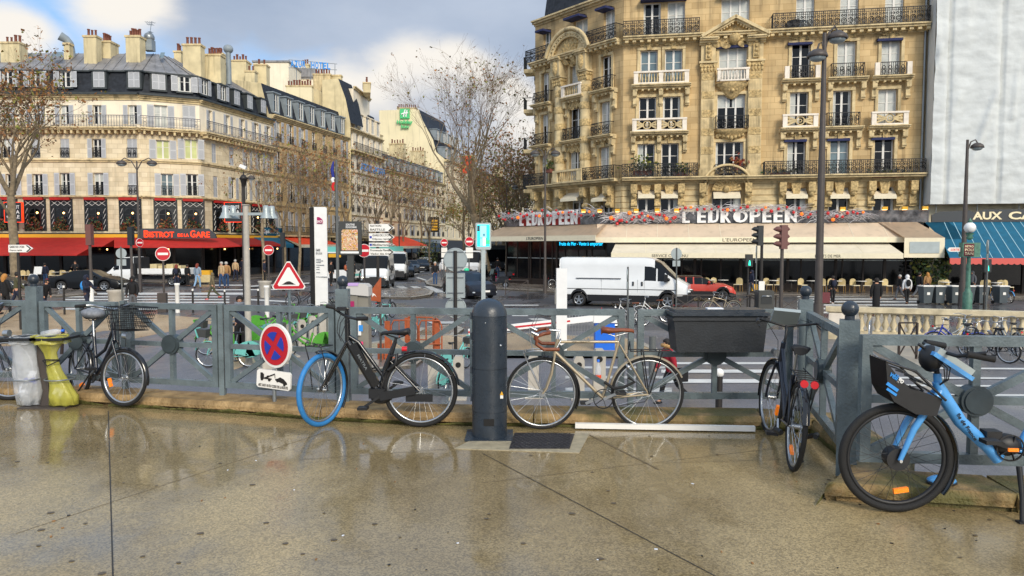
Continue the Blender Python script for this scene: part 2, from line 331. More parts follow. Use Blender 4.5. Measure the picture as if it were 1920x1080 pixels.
# ---------------------------------------------------------------- ground
def ground_mat(name,c1,c2,rough,rv,agg=0,wet=0,scale=1.0,tile=None):
 m=bpy.data.materials.new(name);m.use_nodes=True;t=m.node_tree;b=t.nodes['Principled BSDF'];l=t.links.new;N=t.nodes.new
 geo=N('ShaderNodeNewGeometry')
 def noise(sc,d=6,st=(1,1,1),r=.6):
  mp_=N('ShaderNodeMapping');mp_.inputs['Scale'].default_value=st;l(geo.outputs['Position'],mp_.inputs[0])
  n=N('ShaderNodeTexNoise');n.inputs['Scale'].default_value=sc;n.inputs['Detail'].default_value=d;n.inputs['Roughness'].default_value=r;l(mp_.outputs[0],n.inputs['Vector']);return n.outputs[0]
 def mr(x,a,b2,c=0.,d=1.):
  n=N('ShaderNodeMapRange');n.interpolation_type='SMOOTHSTEP';l(x,n.inputs[0])
  for i,v in enumerate((a,b2,c,d)):n.inputs[i+1].default_value=v
  return n.outputs[0]
 def mix(f,a,b2,mode='MIX'):
  x=N('ShaderNodeMix');x.data_type='RGBA';x.blend_type=mode
  for s_,v in((x.inputs[0],f),(x.inputs[6],a),(x.inputs[7],b2)):
   if hasattr(v,'links'):l(v,s_)
   elif isinstance(v,(int,float)):s_.default_value=v
   else:s_.default_value=(*v,1)
  return x.outputs[2]
 big=noise(.55*scale,7);wetn=noise(.8*scale,8,(1,.55,1),.62)
 col=mix(mr(big,.32,.66),lin(c1),lin(c2))
 if agg:
  v=N('ShaderNodeTexVoronoi');v.inputs['Scale'].default_value=agg;l(geo.outputs['Position'],v.inputs['Vector'])
  sp=N('ShaderNodeSeparateColor');l(v.outputs['Color'],sp.inputs[0])
  g=mr(sp.outputs[0],0,1,.62,1.42);gc=N('ShaderNodeCombineColor');[l(g,gc.inputs[i])for i in range(3)]
  col=mix(.8,col,gc.outputs[0],'MULTIPLY')
 if name=='terrace_wet':
  sx=N('ShaderNodeSeparateXYZ');l(geo.outputs['Position'],sx.inputs[0]);ad=N('ShaderNodeMath');l(wetn,ad.inputs[0]);l(mr(sx.outputs[1],4.2,7.0,.0,.16),ad.inputs[1]);wetn=ad.outputs[0]
 wetm=mr(wetn,.42,.60)
 if wet:col=mix(wetm,col,tuple(1-wet*.55 for _ in range(3)),'MULTIPLY')
 l(col,b.inputs['Base Color'])
 r=mr(wetn,.40,.64,rough+rv,max(.08,rough-rv));l(r,b.inputs['Roughness'])
 b.inputs['Specular IOR Level'].default_value=.5
 bp=N('ShaderNodeBump');bp.inputs['Distance'].default_value=.004;l(noise(agg*.6 or 60,4),bp.inputs['Height']);l(mr(wetn,.40,.62,.45,.05),bp.inputs['Strength'])
 bp2=N('ShaderNodeBump');bp2.inputs['Distance'].default_value=.02;bp2.inputs['Strength'].default_value=.18;l(noise(2.2,3),bp2.inputs['Height']);l(bp2.outputs[0],bp.inputs['Normal'])
 l(bp.outputs[0],b.inputs['Normal']);MATS[name]=m
ground_mat('terrace_wet','#8f7c58','#a8946c',.21,.17,agg=110,wet=.5)
ground_mat('asphalt','#4a4a4d','#58585b',.30,.17,agg=90,wet=.35,scale=.4)
ground_mat('asphalt_near','#5f5f64','#6e6e73',.42,.15,agg=90,wet=.2,scale=.6)
ground_mat('sidewalk_wet','#6d655e','#7d756c',.22,.14,agg=60,wet=.4,scale=.5)
ground_mat('paving_beige','#a58c6a','#b79f7c',.36,.14,agg=60,wet=.25,scale=.7)
mat('road_paint','#d2d2ce',.5,nz=.12,ns=2,streak=.0);mat('road_paint_worn','#b9b9b5',.5,nz=.25,ns=3)
_fz=[0]
def flat(name,pts,z,m,kind='structure'):
 if z<.1:_fz[0]+=1;z+=.00012*_fz[0]
 mb=MB(m);mb.add([(p[0],p[1],z)for p in pts],[tuple(range(len(pts)))]);o=mb.build(name);tag(o,kind=kind);return o
def pxpoly(pts,z=0.0):return[G(x,y,z)for x,y in pts]
def ccw(p):
 a=sum(p[i][0]*p[(i+1)%len(p)][1]-p[(i+1)%len(p)][0]*p[i][1]for i in range(len(p)))
 return p if a>0 else p[::-1]
flat('ground',[(-900,-300),(900,-300),(900,1600),(-900,1600)],0,'asphalt')
sq=ccw(pxpoly([(-700,600),(-700,1100),(3000,1100),(2100,640),(1500,618),(960,622),(760,640),(470,596),(250,596)]))
flat('square',sq,.004,'asphalt_near')
for pts in([(-300,583),(-300,610),(95,625),(260,618),(460,603),(300,590),(120,581)],[(-300,640),(-200,655),(70,648),(235,612),(60,606)],[(228,640),(370,612),(452,594),(330,600),(222,615)],[(380,640),(420,700),(480,680),(430,600)]):
 flat('paving',ccw(pxpoly(pts)),.008,'paving_beige')
def pavement(pts,h=.12,m='sidewalk_wet',name='pavement',kerb=.22):
 p=ccw(pts);mb=MB(m);mb.slab(p,-.05,h-.004);tag(mb.build(name),kind='structure')
 k=MB('granite_kerb');n=len(p)
 for i in range(n):
  a=Vector((*p[i][:2],0));b=Vector((*p[(i+1)%n][:2],0));d=(b-a).normalized();nn=Vector((-d.y,d.x,0))*kerb
  k.add([(a.x,a.y,-.05),(b.x,b.y,-.05),(b.x,b.y,h),(a.x,a.y,h),(a.x+nn.x,a.y+nn.y,h),(b.x+nn.x,b.y+nn.y,h)],[(0,1,2,3),(3,2,5,4)])
 tag(k.build('kerb'),kind='structure')
SD=Vector((.2250,.9744))
LB=[Vector((-90,65.5)),Vector((-33.3,67)),Vector((-28.9,69.2)),Vector((-26,81)),Vector((-21.6,98.7)),Vector((-19.3,111)),Vector((-12.6,140)),Vector((15,258))]
pavement([(-120,59.5),(-33,60.2),(-26.5,61.2),(-23.8,66),(-20,84),(-15.5,101),(-6.8,140),(21,258),(-40,300),(-140,100)])
RB=[Vector((1.9,61.6)),Vector((8.0,54.0)),Vector((27.8,50.5)),Vector((75,42.2))]
rb_out=[(-2.6,62),(-2.2,52.5),(4,46.8),(26,43.6),(75,36)]
pavement(rb_out+[(75,60),(60,300),(45,300),(24,180)])
pavement([G(*q)for q in((700,560),(770,562),(808,556),(814,549),(795,544),(700,545))],.14)
pavement([G(*q)for q in((797,531),(800,536),(830,541),(846,536),(852,524),(812,522))],.14)
pavement([G(*q)for q in((-400,548),(-400,556),(120,558),(182,553),(176,547),(100,546))],.12)
pavement([G(*q)for q in((1190,640),(1250,668),(1180,672),(690,672),(640,690),(655,655),(760,636),(960,628))],.10,'paving_beige')
pavement([G(*q)for q in((700,668),(790,618),(850,612),(870,620),(780,690),(690,700))],.09)
k=[0]
def mark(pts,m='road_paint',z=.012,name='road_marking'):flat(name,ccw(pxpoly(pts)),z,m)
def zebra(x0,x1,ys,dx=0,m='road_paint',z=.012):
 for y0,y1 in ys:mark([(x0,y0),(x1,y0),(x1+dx,y1),(x0+dx,y1)],m,z)
zebra(118,430,((549.5,552.5),(556,558),(561,563.2),(566,568.6),(572,574.8),(578,581)))
mark([(255,549),(464,549),(470,553),(262,553)])
mark([(395,543),(520,542),(520,544),(395,545)]);mark([(400,534),(470,534),(470,536),(400,536)]);mark([(455,560),(560,566),(560,568),(440,562)]);mark([(470,536),(580,530),(580,532),(470,538)])
zebra(1495,1720,((556,557.5),(560,562),(565,567.5),(571,573.5),(577.5,580.5),(585,588)))
zebra(1240,1460,((680,684),(694,700),(712,719),(736,744)),m='road_paint')
zebra(1060,1260,((688,692),(706,711),(728,736)),m='road_paint_worn')
for x in(716,742,768,794,820):
 mark([(x,537),(x+14,537),(x+44,549),(x+24,549)],'road_paint_worn')
for i in range(9):
 a=(760+i*11,519-i*4.2);mark([a,(a[0]+14,a[1]-2.6),(a[0]+14,a[1]-1.5),(a[0],a[1]+1.1)])
for a in((756,513),(780,521),(796,527)):mark([a,(a[0]+16,a[1]+5),(a[0]+20,a[1]+4),(a[0]+4,a[1]-1)])
for(x,y,w)in((705,577,90),(820,580,60),(940,572,70),(980,583,80),(1050,585,60),(700,590,30),(960,592,30)):
 mark([(x,y),(x+w,y),(x+w,y+1.6),(x,y+1.6)])
for(x,y,w)in((990,598,26),(1030,596,30),(800,604,60),(900,597,30)):mark([(x,y),(x+w,y-1),(x+w+14,y+3),(x+10,y+4)],'road_paint_worn')
for(x0,x1,y)in((1700,2050,690),(1640,2050,708),(1660,1900,722),(1700,2100,740)):mark([(x0,y),(x1,y+2),(x1,y+5),(x0,y+3)])
flat('paving',ccw(pxpoly([(1560,575),(1640,640),(1720,720),(1790,760),(1700,600),(1620,572)])),.009,'granite_kerb').__setitem__('kind','structure')
# ---------------------------------------------------------------- the terrace we stand on
TZ=1.4
KP=[Vector((-16,9.6)),G(-120,742,TZ).xy,G(60,752,TZ).xy,G(250,764,TZ).xy,G(450,776,TZ).xy,G(600,788,TZ).xy,G(760,796,TZ).xy,G(1000,800,TZ).xy,G(1430,806,TZ).xy,Vector((2.72,6.62)),Vector((2.60,5.55)),G(1545,938,TZ).xy,G(1900,962,TZ).xy,Vector((14,4.3))]
mb=MB('terrace_wet')
mb.slab(ccw([(-16,-6),(14,-6)]+[(p.x,p.y+.02)for p in KP[::-1]]),-.02,TZ);tag(mb.build('terrace'),kind='structure')
KW=.40;KH=.115
def offs(pl,d):
 out=[]
 for i,p in enumerate(pl):
  n=[]
  for a,b in((i-1,i),(i,i+1)):
   if a<0 or b>=len(pl):continue
   e=(pl[b]-pl[a]).normalized();n.append(Vector((-e.y,e.x)))
  m_=sum(n,Vector((0,0)));m_.normalize();out.append(p+m_*(d/max(.35,m_.dot(n[0]))))
 return out
ko=offs(KP,KW);mb=MB('kerb_stone')
random.seed(4)
for i in range(len(KP)-1):
 a,b,c,d=KP[i],KP[i+1],ko[i+1],ko[i];n=max(1,int((b-a).length/1.15))
 for j in range(n):
  t0,t1=j/n+.003,(j+1)/n-.003;q=[a.lerp(b,t0),a.lerp(b,t1),d.lerp(c,t1),d.lerp(c,t0)]
  h=TZ+KH+random.uniform(-.006,.006);jog=random.uniform(-.008,.008)
  e=(q[3]-q[0]).normalized();q[0]=q[0]-e*jog;q[1]=q[1]-e*jog
  r0=[q[0]+e*.035,q[1]+e*.035];mb.m('kerb_stone')
  mb.add([(q[0].x,q[0].y,TZ+.034),(q[1].x,q[1].y,TZ+.034),(q[1].x,q[1].y,h-.045),(q[0].x,q[0].y,h-.045),(r0[0].x+(q[0].x-r0[0].x)*.3,r0[0].y+(q[0].y-r0[0].y)*.3,h-.012),(r0[1].x+(q[1].x-r0[1].x)*.3,r0[1].y+(q[1].y-r0[1].y)*.3,h-.012),(r0[1].x,r0[1].y,h),(r0[0].x,r0[0].y,h),(q[2].x,q[2].y,h),(q[3].x,q[3].y,h),(q[2].x,q[2].y,-.02),(q[3].x,q[3].y,-.02),(q[0].x+e.x*.07,q[0].y+e.y*.07,TZ+.034),(q[1].x+e.x*.07,q[1].y+e.y*.07,TZ+.034),(q[0].x+e.x*.07,q[0].y+e.y*.07,.3),(q[1].x+e.x*.07,q[1].y+e.y*.07,.3)],[(0,1,2,3),(3,2,5,4),(4,5,6,7),(7,6,8,9),(9,8,10,11),(1,10,8,6,5,2),(0,3,4,7,9,11),(0,12,13,1),(12,14,15,13)])
tag(mb.build('terrace_kerb'),kind='structure')
def strip(p0,p1,w,z,m,name):
 a=G(*p0,z).xy;b=G(*p1,z).xy;e=(b-a).normalized();n=Vector((-e.y,e.x))*w/2
 flat(name,ccw([a-n,b-n,b+n,a+n]),z,m)
mat('joint','#33302b',.8);mat('frame_concrete','#a59a80',.5,nz=.2,ns=12,bump=.4,bs=60)
strip((203,770),(212,1090),.008,TZ+.003,'joint','slab_joint');strip((905,850),(1380,1100),.007,TZ+.003,'joint','slab_joint')
mat('joint_faint','#6d5d42',.6);mat('gum','#5c4f3b',.5)
for a_,b_,w_ in(((640,800),(30,1000),.006),((560,862),(1330,806),.005),((1105,815),(1235,880),.018),((905,905),(1500,835),.005),((1240,868),(1500,860),.004)):strip(a_,b_,w_,TZ+.002,'joint_faint','slab_joint')
random.seed(12);mb=MB('gum')
for i in range(48):
 p=G(random.uniform(20,1900),810+270*random.random()**1.2,TZ);r_=random.uniform(.007,.019);mb.add([(p.x+r_*math.cos(a)*1.2,p.y+r_*math.sin(a),TZ+.0035)for a in np.arange(0,6.2,.7)],[tuple(range(9))])
tag(mb.build('gum_spots'),kind='stuff')
random.seed(8)
mb=MB('moss')
for i in range(len(KP)-3):
 a,b=KP[i],KP[i+1]
 for j in range(14):
  t=random.random();p=a.lerp(b,t);e=(b-a).normalized();w=random.uniform(.05,.25);n=Vector((e.y,-e.x))
  q=[p-e*w+n*.012,p+e*w+n*.012];hh=random.uniform(.015,.05)
  mb.add([(q[0].x,q[0].y,TZ+.004),(q[1].x,q[1].y,TZ+.004),((q[1]).x,(q[1]).y,TZ+hh*.4),(p.x+n.x*.012,p.y+n.y*.012,TZ+hh),(q[0].x,q[0].y,TZ+hh*.3)],[(0,1,2,3,4)])
tag(mb.build('moss'),kind='stuff')
mb=MB('frame_concrete');q=ccw([p.xy for p in pxpoly([(852,842),(905,815),(1106,813),(1086,850)],TZ)]);mb.slab(q,TZ-.02,TZ+.006);tag(mb.build('frame_slab'),kind='structure')
mc=[G(955,843,TZ),G(1068,843,TZ),G(1077,816,TZ),G(965,814,TZ)]
root=thing('manhole_cover','black cast iron chequered manhole cover beside the dark bollard','manhole cover',(mc[0].x,mc[0].y,TZ+.006));mb=MB('manhole')
o_=Vector((mc[0].x,mc[0].y,0));q=[(p-o_)for p in mc];mb.slab([(p.x,p.y)for p in q],0,.008)
u=(q[1]-q[0]);v_=(q[3]-q[0])
for i in range(22):
 for j in range(12):
  p=q[0]+u*((i+.5)/22)+v_*((j+.5)/12);a=.009;s_=1 if(i+j)%2 else-1
  mb.bar((p.x-a,p.y-a*s_,.009),(p.x+a,p.y+a*s_,.009),.005,.004)
mb.build('cover',root)
a=G(1078,797,TZ+.03);b=G(1413,803,TZ+.03)
mb=MB('sign_white');mb.bar(Vector((a.x,a.y-.03,TZ+.035)),Vector((b.x,b.y-.03,TZ+.035)),.05,.045);tag(mb.build('trunking'),'long white plastic trunking lying along the mossy kerb under the beige racing bicycle','cable trunking')
# ---------------------------------------------------------------- buildings
_wm={}
def win_mesh(kind,w,h,pm,va=0):
 """white casement window, its pane and its shutters; local frame: centre x=0, sill z=0, outside is -Y"""
 key=(kind,round(w,1),round(h,1),pm,va)
 if key in _wm:return _wm[key]
 w=round(w,1);h=round(h,1);f=MB('joinery');t=.07
 f.box(-w/2,w/2,0,.06,0,t);f.box(-w/2,w/2,0,.06,h-t,h);f.box(-w/2,-w/2+t,0,.06,t,h-t);f.box(w/2-t,w/2,0,.06,t,h-t)
 if kind=='triple':
  for x in(-w/6,w/6):f.box(x-.06,x+.06,-.01,.05,t,h-t)
 else:f.box(-.07,.07,-.01,.05,t,h-t)
 for z in((.62*h,)if kind!='plain' else()):f.box(-w/2+t,w/2-t,.012,.045,z,z+.035)
 if kind=='door':f.m('joinery');f.box(-w/2+t,w/2-t,.004,.045,t,.28*h)
 p=MB(pm);p.box(-w/2+t*.5,w/2-t*.5,.046,.055,t*.5,h-t*.5)
 cl,cr_,cz=((.13,.08,0),(.0,.22,0),(.28,.0,.0),(0,.0,0),(.06,.06,.0),(.42,.42,.6))[va]
 if pm=='glass_dark':p.m('glass_curtain');[p.box(a_,b_,.040,.0455,t+cz*h,h-t)for a_,b_ in((-w/2+t,-w/2+t+cl*w),(w/2-t-cr_*w,w/2-t))if b_-a_>.01]
 def me(mb,n):
  o=mb.build(n);d=o.data;bpy.data.objects.remove(o);return d
 _wm[key]=(me(f,'window'),me(p,'pane'));return _wm[key]
_sh={}
def shutter_mesh(w,h):
 key=(round(w,2),round(h,1))
 if key not in _sh:
  m_=MB('shutter_grey');w,h=key;m_.box(0,w,0,.04,0,h);m_.m('shutter_slot')
  for a,b in((.05,.45),(.53,.95)):
   z=a*h
   while z<b*h-.03:m_.box(.06,w-.06,-.006,.0,z,z+.035);z+=.085
  o=m_.build('shutter');_sh[key]=o.data;bpy.data.objects.remove(o)
 return _sh[key]
_rl={}
def rail_mesh(w,h,style='plain',m_='iron',depth=0):
 key=(round(w,1),h,style,m_,depth)
 if key not in _rl:
  r=MB(m_);w=round(w,1);r.box(-w/2,w/2,-.02,.02,h-.05,h);r.box(-w/2,w/2,-.015,.015,.04,.07);n=max(2,int(w/.13))
  for i in range(n+1):
   x=-w/2+i*w/n
   if style=='belly':r.tube([(x,0,.06),(x,-.13,.25*h),(x,-.12,.5*h),(x,0,.8*h),(x,0,h-.03)],.02,3,False)
   else:r.box(x-.016,x+.016,-.011,.011,.05,h-.03)
  if style in('scroll','belly'):
   y=-.08 if style=='belly' else 0;n=max(1,int(w/.36))
   for i in range(n):
    x=-w/2+(i+.5)*w/n
    for z,q in((.3*h,.13),(.62*h,.11)):r.ring((x,y,z),q,.027,n=10,k=3)
    r.ring((x-.09,y,.46*h),.06,.025,n=8,k=3);r.ring((x+.09,y,.46*h),.06,.025,n=8,k=3)
  if depth:
   for s_ in(-1,1):r.box(s_*w/2-.015,s_*w/2+.015,0,depth,h-.05,h);[r.box(s_*w/2-.011,s_*w/2+.011,y-.01,y+.01,.05,h)for y in(depth*.33,depth*.66)]
  o=r.build('railing');_rl[key]=o.data;bpy.data.objects.remove(o)
 return _rl[key]
class Facade:
 """X along the wall (left to right seen from outside), Y into the building, Z up"""
 def __init__(s,root,a,b):
  s.root=root;s.a=Vector((a[0],a[1],0));d=Vector((b[0],b[1],0))-s.a;s.L=d.length;s.d=d.normalized();s.n=Vector((-s.d.y,s.d.x,0))
  s.F=Matrix(((s.d.x,s.n.x,0,s.a.x),(s.d.y,s.n.y,0,s.a.y),(0,0,1,0),(0,0,0,1)));s.holes=[]
 def hit(s,px,py,out=0.0):
  r=ray(px,py);p0=s.a-s.n*out;t=(p0-Vector((0,0,EYE))).dot(s.n)/r.dot(s.n);p=Vector((0,0,EYE))+r*t;return(p-s.a).dot(s.d),p.z
 def sx(s,px,py=300):return s.hit(px,py)[0]
 def part(s,mb,name,parent=None,off=None,uv=False):
  F=s.F if off is None else s.F@Matrix.Translation(off);return mb.build(name,parent or s.root,F,uv)
 def put(s,name,me,off,parent=None,rz=0):return place(name,me,parent or s.root,s.F@Matrix.Translation(off)@rotZ(rz))
 def window(s,x,z,w,h,kind='case',pane='glass_dark',shut=None,rail=None,depth=.28,railh=.9,lit=None):
  w=round(w,1);h=round(h,1);s.holes.append((x-w/2,x+w/2,z,z+h,depth));fm,pmesh=win_mesh(kind,w,h,pane,int(abs(x*7.3+z*3.1+len(s.holes)*1.7))%6)
  o=s.put('window',fm,(x,depth-.06 if depth>.1 else .02,z));s.put('pane',pmesh,(x,depth-.06 if depth>.1 else .02,z),o)
  if shut=='open':
   sw=w*.5;m_=shutter_mesh(sw,h);s.put('shutter',m_,(x-w/2-sw-.02,-.06,z),o);s.put('shutter',m_,(x+w/2+.02,-.06,z),o)
  elif shut=='shut':
   sw=w*.5-.01;m_=shutter_mesh(sw,h);s.put('shutter',m_,(x-w/2+.01,.06,z),o);s.put('shutter',m_,(x+.01,.06,z),o)
  if rail:s.put('railing',rail_mesh(w+(.5 if rail=='belly' else 0),railh,rail),(x,-.05 if rail!='belly' else-.16,z),o)
  return o
 def wall(s,z0,z1,m='stone',s0=0,s1=None,back=None,name='wall',rv=None):
  s1=s.L if s1 is None else s1;H=[h for h in s.holes if h[0]<s1 and h[1]>s0 and h[2]<z1 and h[3]>z0]
  xs=sorted({s0,s1,*[min(max(v,s0),s1)for h in H for v in h[:2]]});zs=sorted({z0,z1,*[min(max(v,z0),z1)for h in H for v in h[2:4]]})
  mb=MB(m)
  for i in range(len(xs)-1):
   run=None;cx=(xs[i]+xs[i+1])/2
   if xs[i+1]-xs[i]<1e-5:continue
   for j in range(len(zs)-1):
    cz=(zs[j]+zs[j+1])/2;inside=any(h[0]<cx<h[1]and h[2]<cz<h[3]for h in H)
    if inside or zs[j+1]-zs[j]<1e-6:
     continue
    mb.add([(xs[i],0,zs[j]),(xs[i+1],0,zs[j]),(xs[i+1],0,zs[j+1]),(xs[i],0,zs[j+1])],[(0,1,2,3)])
  mb.m(rv or m)
  for a,b,c,d,dp in H:
   if dp<.1:continue
   mb.add([(a,0,c),(b,0,c),(b,0,d),(a,0,d),(a,dp,c),(b,dp,c),(b,dp,d),(a,dp,d)],[(0,4,5,1),(1,5,6,2),(2,6,7,3),(3,7,4,0)])
  return s.part(mb,name,uv=True)
 def course(s,z,h,out,m='stone_trim',s0=0,s1=None,ext=0,name='string_course'):
  mb=MB(m);s1=s.L if s1 is None else s1;mb.box(s0-ext,s1+ext,-out,.02,z,z+h);return mb
def mould(mb,s0,s1,z,steps):
 for dz,o_ in steps:mb.box(s0,s1,-o_,.03,z,z+dz-.002);z+=dz
def bracket(mb,x,z,w,h,out):
 mb.prism([(x-w/2,z-h),(x+w/2,z-h),(x+w/2,z),(x-w/2,z)],-out*.45,.02);mb.box(x-w/2-.02,x+w/2+.02,-out,.02,z-h*.3,z-.003)
 mb.cyl((x-w/2-.012,-out*.72,z-h*.33),(x+w/2+.012,-out*.72,z-h*.33),out*.3,8);mb.cyl((x-w/2-.01,-out*.42,z-h*.86),(x+w/2+.01,-out*.42,z-h*.86),out*.24,8)
def ornament(mb,x,z,w,h,out,seed=0):
 rd=random.Random(seed*77+5);mb.ball((x,-out*.3,z),.22*min(w,h)*1.3,8,(1,.6,1.2))
 for sgn in(-1,1):
  for k_ in range(4):
   t=(k_+1)/4.4;mb.ring((x+sgn*t*w*.42,-out*.25,z+(.15-.3*(k_%2))*h+rd.uniform(-.03,.03)),(.17-.03*k_)*h+.03,out*.28+.012,n=9,k=4,a0=rd.randint(0,90),a1=rd.randint(240,360))
   mb.ball((x+sgn*(t*w*.45),-out*.2,z+(.1*(k_%2)-.08)*h),.1*h+.02,6,(1.5,.6,.8))
def baluster_row(mb,s0,s1,z0,z1,y=-.1,pitch=.19,r=.055):
 n=max(1,int((s1-s0)/pitch));h=z1-z0
 for i in range(n):
  x=s0+(i+.5)*(s1-s0)/n
  mb.lathe([(r*.8,z0),(r*.8,z0+.06*h),(r*.45,z0+.12*h),(r,z0+.36*h),(r*.42,z0+.72*h),(r*.7,z0+.88*h),(r*.8,z0+h)],6,(x,y,0))
_pot=None
def chimney(root,x,y,z0,z1,wx,wy,rz,pots=5,m='chimney_plaster'):
 global _pot
 M=Matrix.Translation((x,y,z0))@rotZ(rz);mb=MB(m);h=z1-z0;mb.box(-wx/2,wx/2,-wy/2,wy/2,0,h-.18);mb.m('stone_trim');mb.box(-wx/2-.08,wx/2+.08,-wy/2-.08,wy/2+.08,h-.18,h)
 ch=mb.build('chimney',root,M)
 if _pot is None:
  p=MB('terracotta');p.lathe([(.13,0),(.11,.1),(.10,.55),(.13,.58),(.13,.64),(.08,.64)],7);o=p.build('chimney_pot');_pot=o.data;bpy.data.objects.remove(o)
 rd=random.Random(int(x*31+y*7))
 for i in range(pots):
  t=(i+.5)/pots-.5;along=Vector((t*(wx-.2),0,h))if wx>wy else Vector((0,t*(wy-.2),h));along.z+=0
  o=place('chimney_pot',_pot,ch,M@Matrix.Translation(along)@Matrix.Scale(rd.uniform(.85,1.25),4))
 return ch
def poly_inset(pts,d):
 return offs([Vector((p[0],p[1]))for p in pts],d)
def roof_levels(root,pts,levels,name='roof',cap=True,seams=0):
 """levels: [(inset, z, material)] from the gutter up"""
 mb=MB();prev=None;lv=[(poly_inset(pts,d)if d else[Vector((p[0],p[1]))for p in pts],z,m)for d,z,m in levels]
 for k_ in range(1,len(lv)):
  (A,za,_),(B,zb,m)=lv[k_-1],lv[k_];mb.m(m)
  for i in range(len(A)-1):
   mb.add([(A[i].x,A[i].y,za),(A[i+1].x,A[i+1].y,za),(B[i+1].x,B[i+1].y,zb),(B[i].x,B[i].y,zb)],[(0,1,2,3)])
   if m in('zinc','zinc_blue')and seams:
    n=max(1,int((A[i+1]-A[i]).length/seams))
    for j in range(n+1):
     t=j/n;a=A[i].lerp(A[i+1],t);b=B[i].lerp(B[i+1],t);mb.bar((a.x,a.y,za+.03),(b.x,b.y,zb+.03),.05,.06)
 for end in(0,-1):
  mb.m('chimney_plaster');vs=[(l_[0][end].x,l_[0][end].y,l_[1])for l_ in lv];n=len(vs);last=vs[-1]
  mb.add([(vs[0][0],vs[0][1],0)]+vs+[(last[0],last[1],0)],[tuple(range(n+2))])
 (A,za,_)=lv[-1];mb.m('chimney_plaster')
 for i in range(len(A)-1):mb.add([(A[i].x,A[i].y,0),(A[i+1].x,A[i+1].y,0),(A[i+1].x,A[i+1].y,za),(A[i].x,A[i].y,za)],[(0,3,2,1)])
 return mb.build(name,root,Matrix())
def dormer(fc,x,z,w,h,depth,shut,front=.35,body='zinc_dark',pane='glass_dark'):
 fm,pmesh=win_mesh('case',w,h,pane);w=round(w,1);h=round(h,1);mb=MB(body);t=.16;y=front
 mb.prism([(x-w/2-t,z-.15),(x+w/2+t,z-.15),(x+w/2+t,z),(x-w/2-t,z)],y,y+.12);mb.box(x-w/2-t,x-w/2,y,y+.1,z,z+h);mb.box(x+w/2,x+w/2+t,y,y+.1,z,z+h)
 mb.box(x-w/2-t-.12,x+w/2+t+.12,y-.12,y+depth,z+h,z+h+.13)
 mb.prism([(x-w/2-t,z-.1),(x-w/2-t+.05,z-.1),(x-w/2-t+.05,z+h),(x-w/2-t,z+h)],y+.1,y+depth);mb.prism([(x+w/2+t-.05,z-.1),(x+w/2+t,z-.1),(x+w/2+t,z+h),(x+w/2+t-.05,z+h)],y+.1,y+depth)
 d=fc.part(mb,'dormer');o=fc.put('window',fm,(x,y+.06,z),d);fc.put('pane',pmesh,(x,y+.06,z),d)
 if shut=='shut':
  sw=w*.5-.01;m_=shutter_mesh(sw,h);fc.put('shutter',m_,(x-w/2+.01,y-.03,z),d);fc.put('shutter',m_,(x+.01,y-.03,z),d)
 elif shut=='open':
  sw=w*.5;m_=shutter_mesh(sw,h);fc.put('shutter',m_,(x-w/2-sw-.02,y-.06,z),d);fc.put('shutter',m_,(x+w/2+.02,y-.06,z),d)
 return d
def awning(fc_,name,x0,x1,ztop,zlow,out,drop,m,mv,side=True,parent=None,seams=0,sm_='cream_side',y0=0.0,lean=0):
 """sloping canvas from the wall down and out, with a hanging valance; local frame of fc_"""
 mb=MB(m);t=.04
 mb.add([(x0+lean,-y0,ztop),(x1-lean,-y0,ztop),(x1,-out,zlow),(x0,-out,zlow),(x0+lean,-y0,ztop-t),(x1-lean,-y0,ztop-t),(x1,-out,zlow-t),(x0,-out,zlow-t)],[(3,2,1,0),(4,5,6,7),(0,1,5,4),(1,2,6,5),(3,0,4,7)])
 mb.m(mv);mb.box(x0,x1,-out-.03,-out+.01,zlow-drop,zlow+.02)
 if side:
  mb.m(mv)
  for x,xl in((x0,x0+lean),(x1,x1-lean)):mb.add([(x,-out,zlow-drop),(x,-out,zlow),(xl,-y0,ztop),(x,-y0-.3,zlow-drop)],[(0,1,2,3),(3,2,1,0)])
 if seams:
  mb.m(sm_);n=int((x1-x0)/seams)
  for i in range(1,n):x=x0+i*(x1-x0)/n;mb.bar((x,-y0,ztop+.012),(x,-out,zlow+.012),.035,.01)
 return fc_.part(mb,name,parent)
# ================================================================ 1. café building on the left (two wings and a cut corner)
A0,A1,A2,A3=LB[0],LB[1],LB[2],LB[3]
cafe=thing('corner_building','cream corner building with red brasserie awnings, slate mansard and tall chimneys on the left','building',(A1.x,A1.y,0))
fa=Facade(cafe,A0,A1);fb=Facade(cafe,A1,A2);fcx=Facade(cafe,A2,A3)
def zat(fc,px,py):return fc.hit(px,py)[1]
Z_gut=zat(fa,200,178);Z_b5=zat(fa,200,240);Z_l2=zat(fa,200,302);Z_l1=zat(fa,200,371);Z_gr=zat(fa,200,437)
random.seed(11)
def wrow(fc,pxs,y1,y0,wpx,shut,pane='glass_dark',rail=None,ref=None,kind='case',rnd=False):
 for i,px in enumerate(pxs):
  s_,zt=fc.hit(px,y1 if ref is None else ref[0](px));_,zb=fc.hit(px,y0 if ref is None else ref[1](px));sh=shut[i%len(shut)]if isinstance(shut,(list,tuple))else shut
  sA=fc.sx(px-wpx/2,y0);sB=fc.sx(px+wpx/2,y0);pn=pane[i%len(pane)]if isinstance(pane,(list,tuple))else pane
  fc.window(s_,zb,abs(sB-sA),zt-zb,kind,pn,sh,rail)
O_,C_='open','shut'
dx=63
cols5=[-100,-40,10,66,120,182,248]
wrow(fa,cols5,196,233,18,[O_],['glass_dark','glass_dark','glass_curtain','glass_dark','glass_dark','glass_dark','glass_dark'])
wrow(fa,cols5[:-3]+[121,181,247],260,296,18,[O_,O_,O_,C_,C_,O_,C_],rail='scroll')
wrow(fa,[-100,-40,20,70,121,184,249],325,366,19,[O_,O_,O_,O_,O_,O_,C_],rail='scroll')
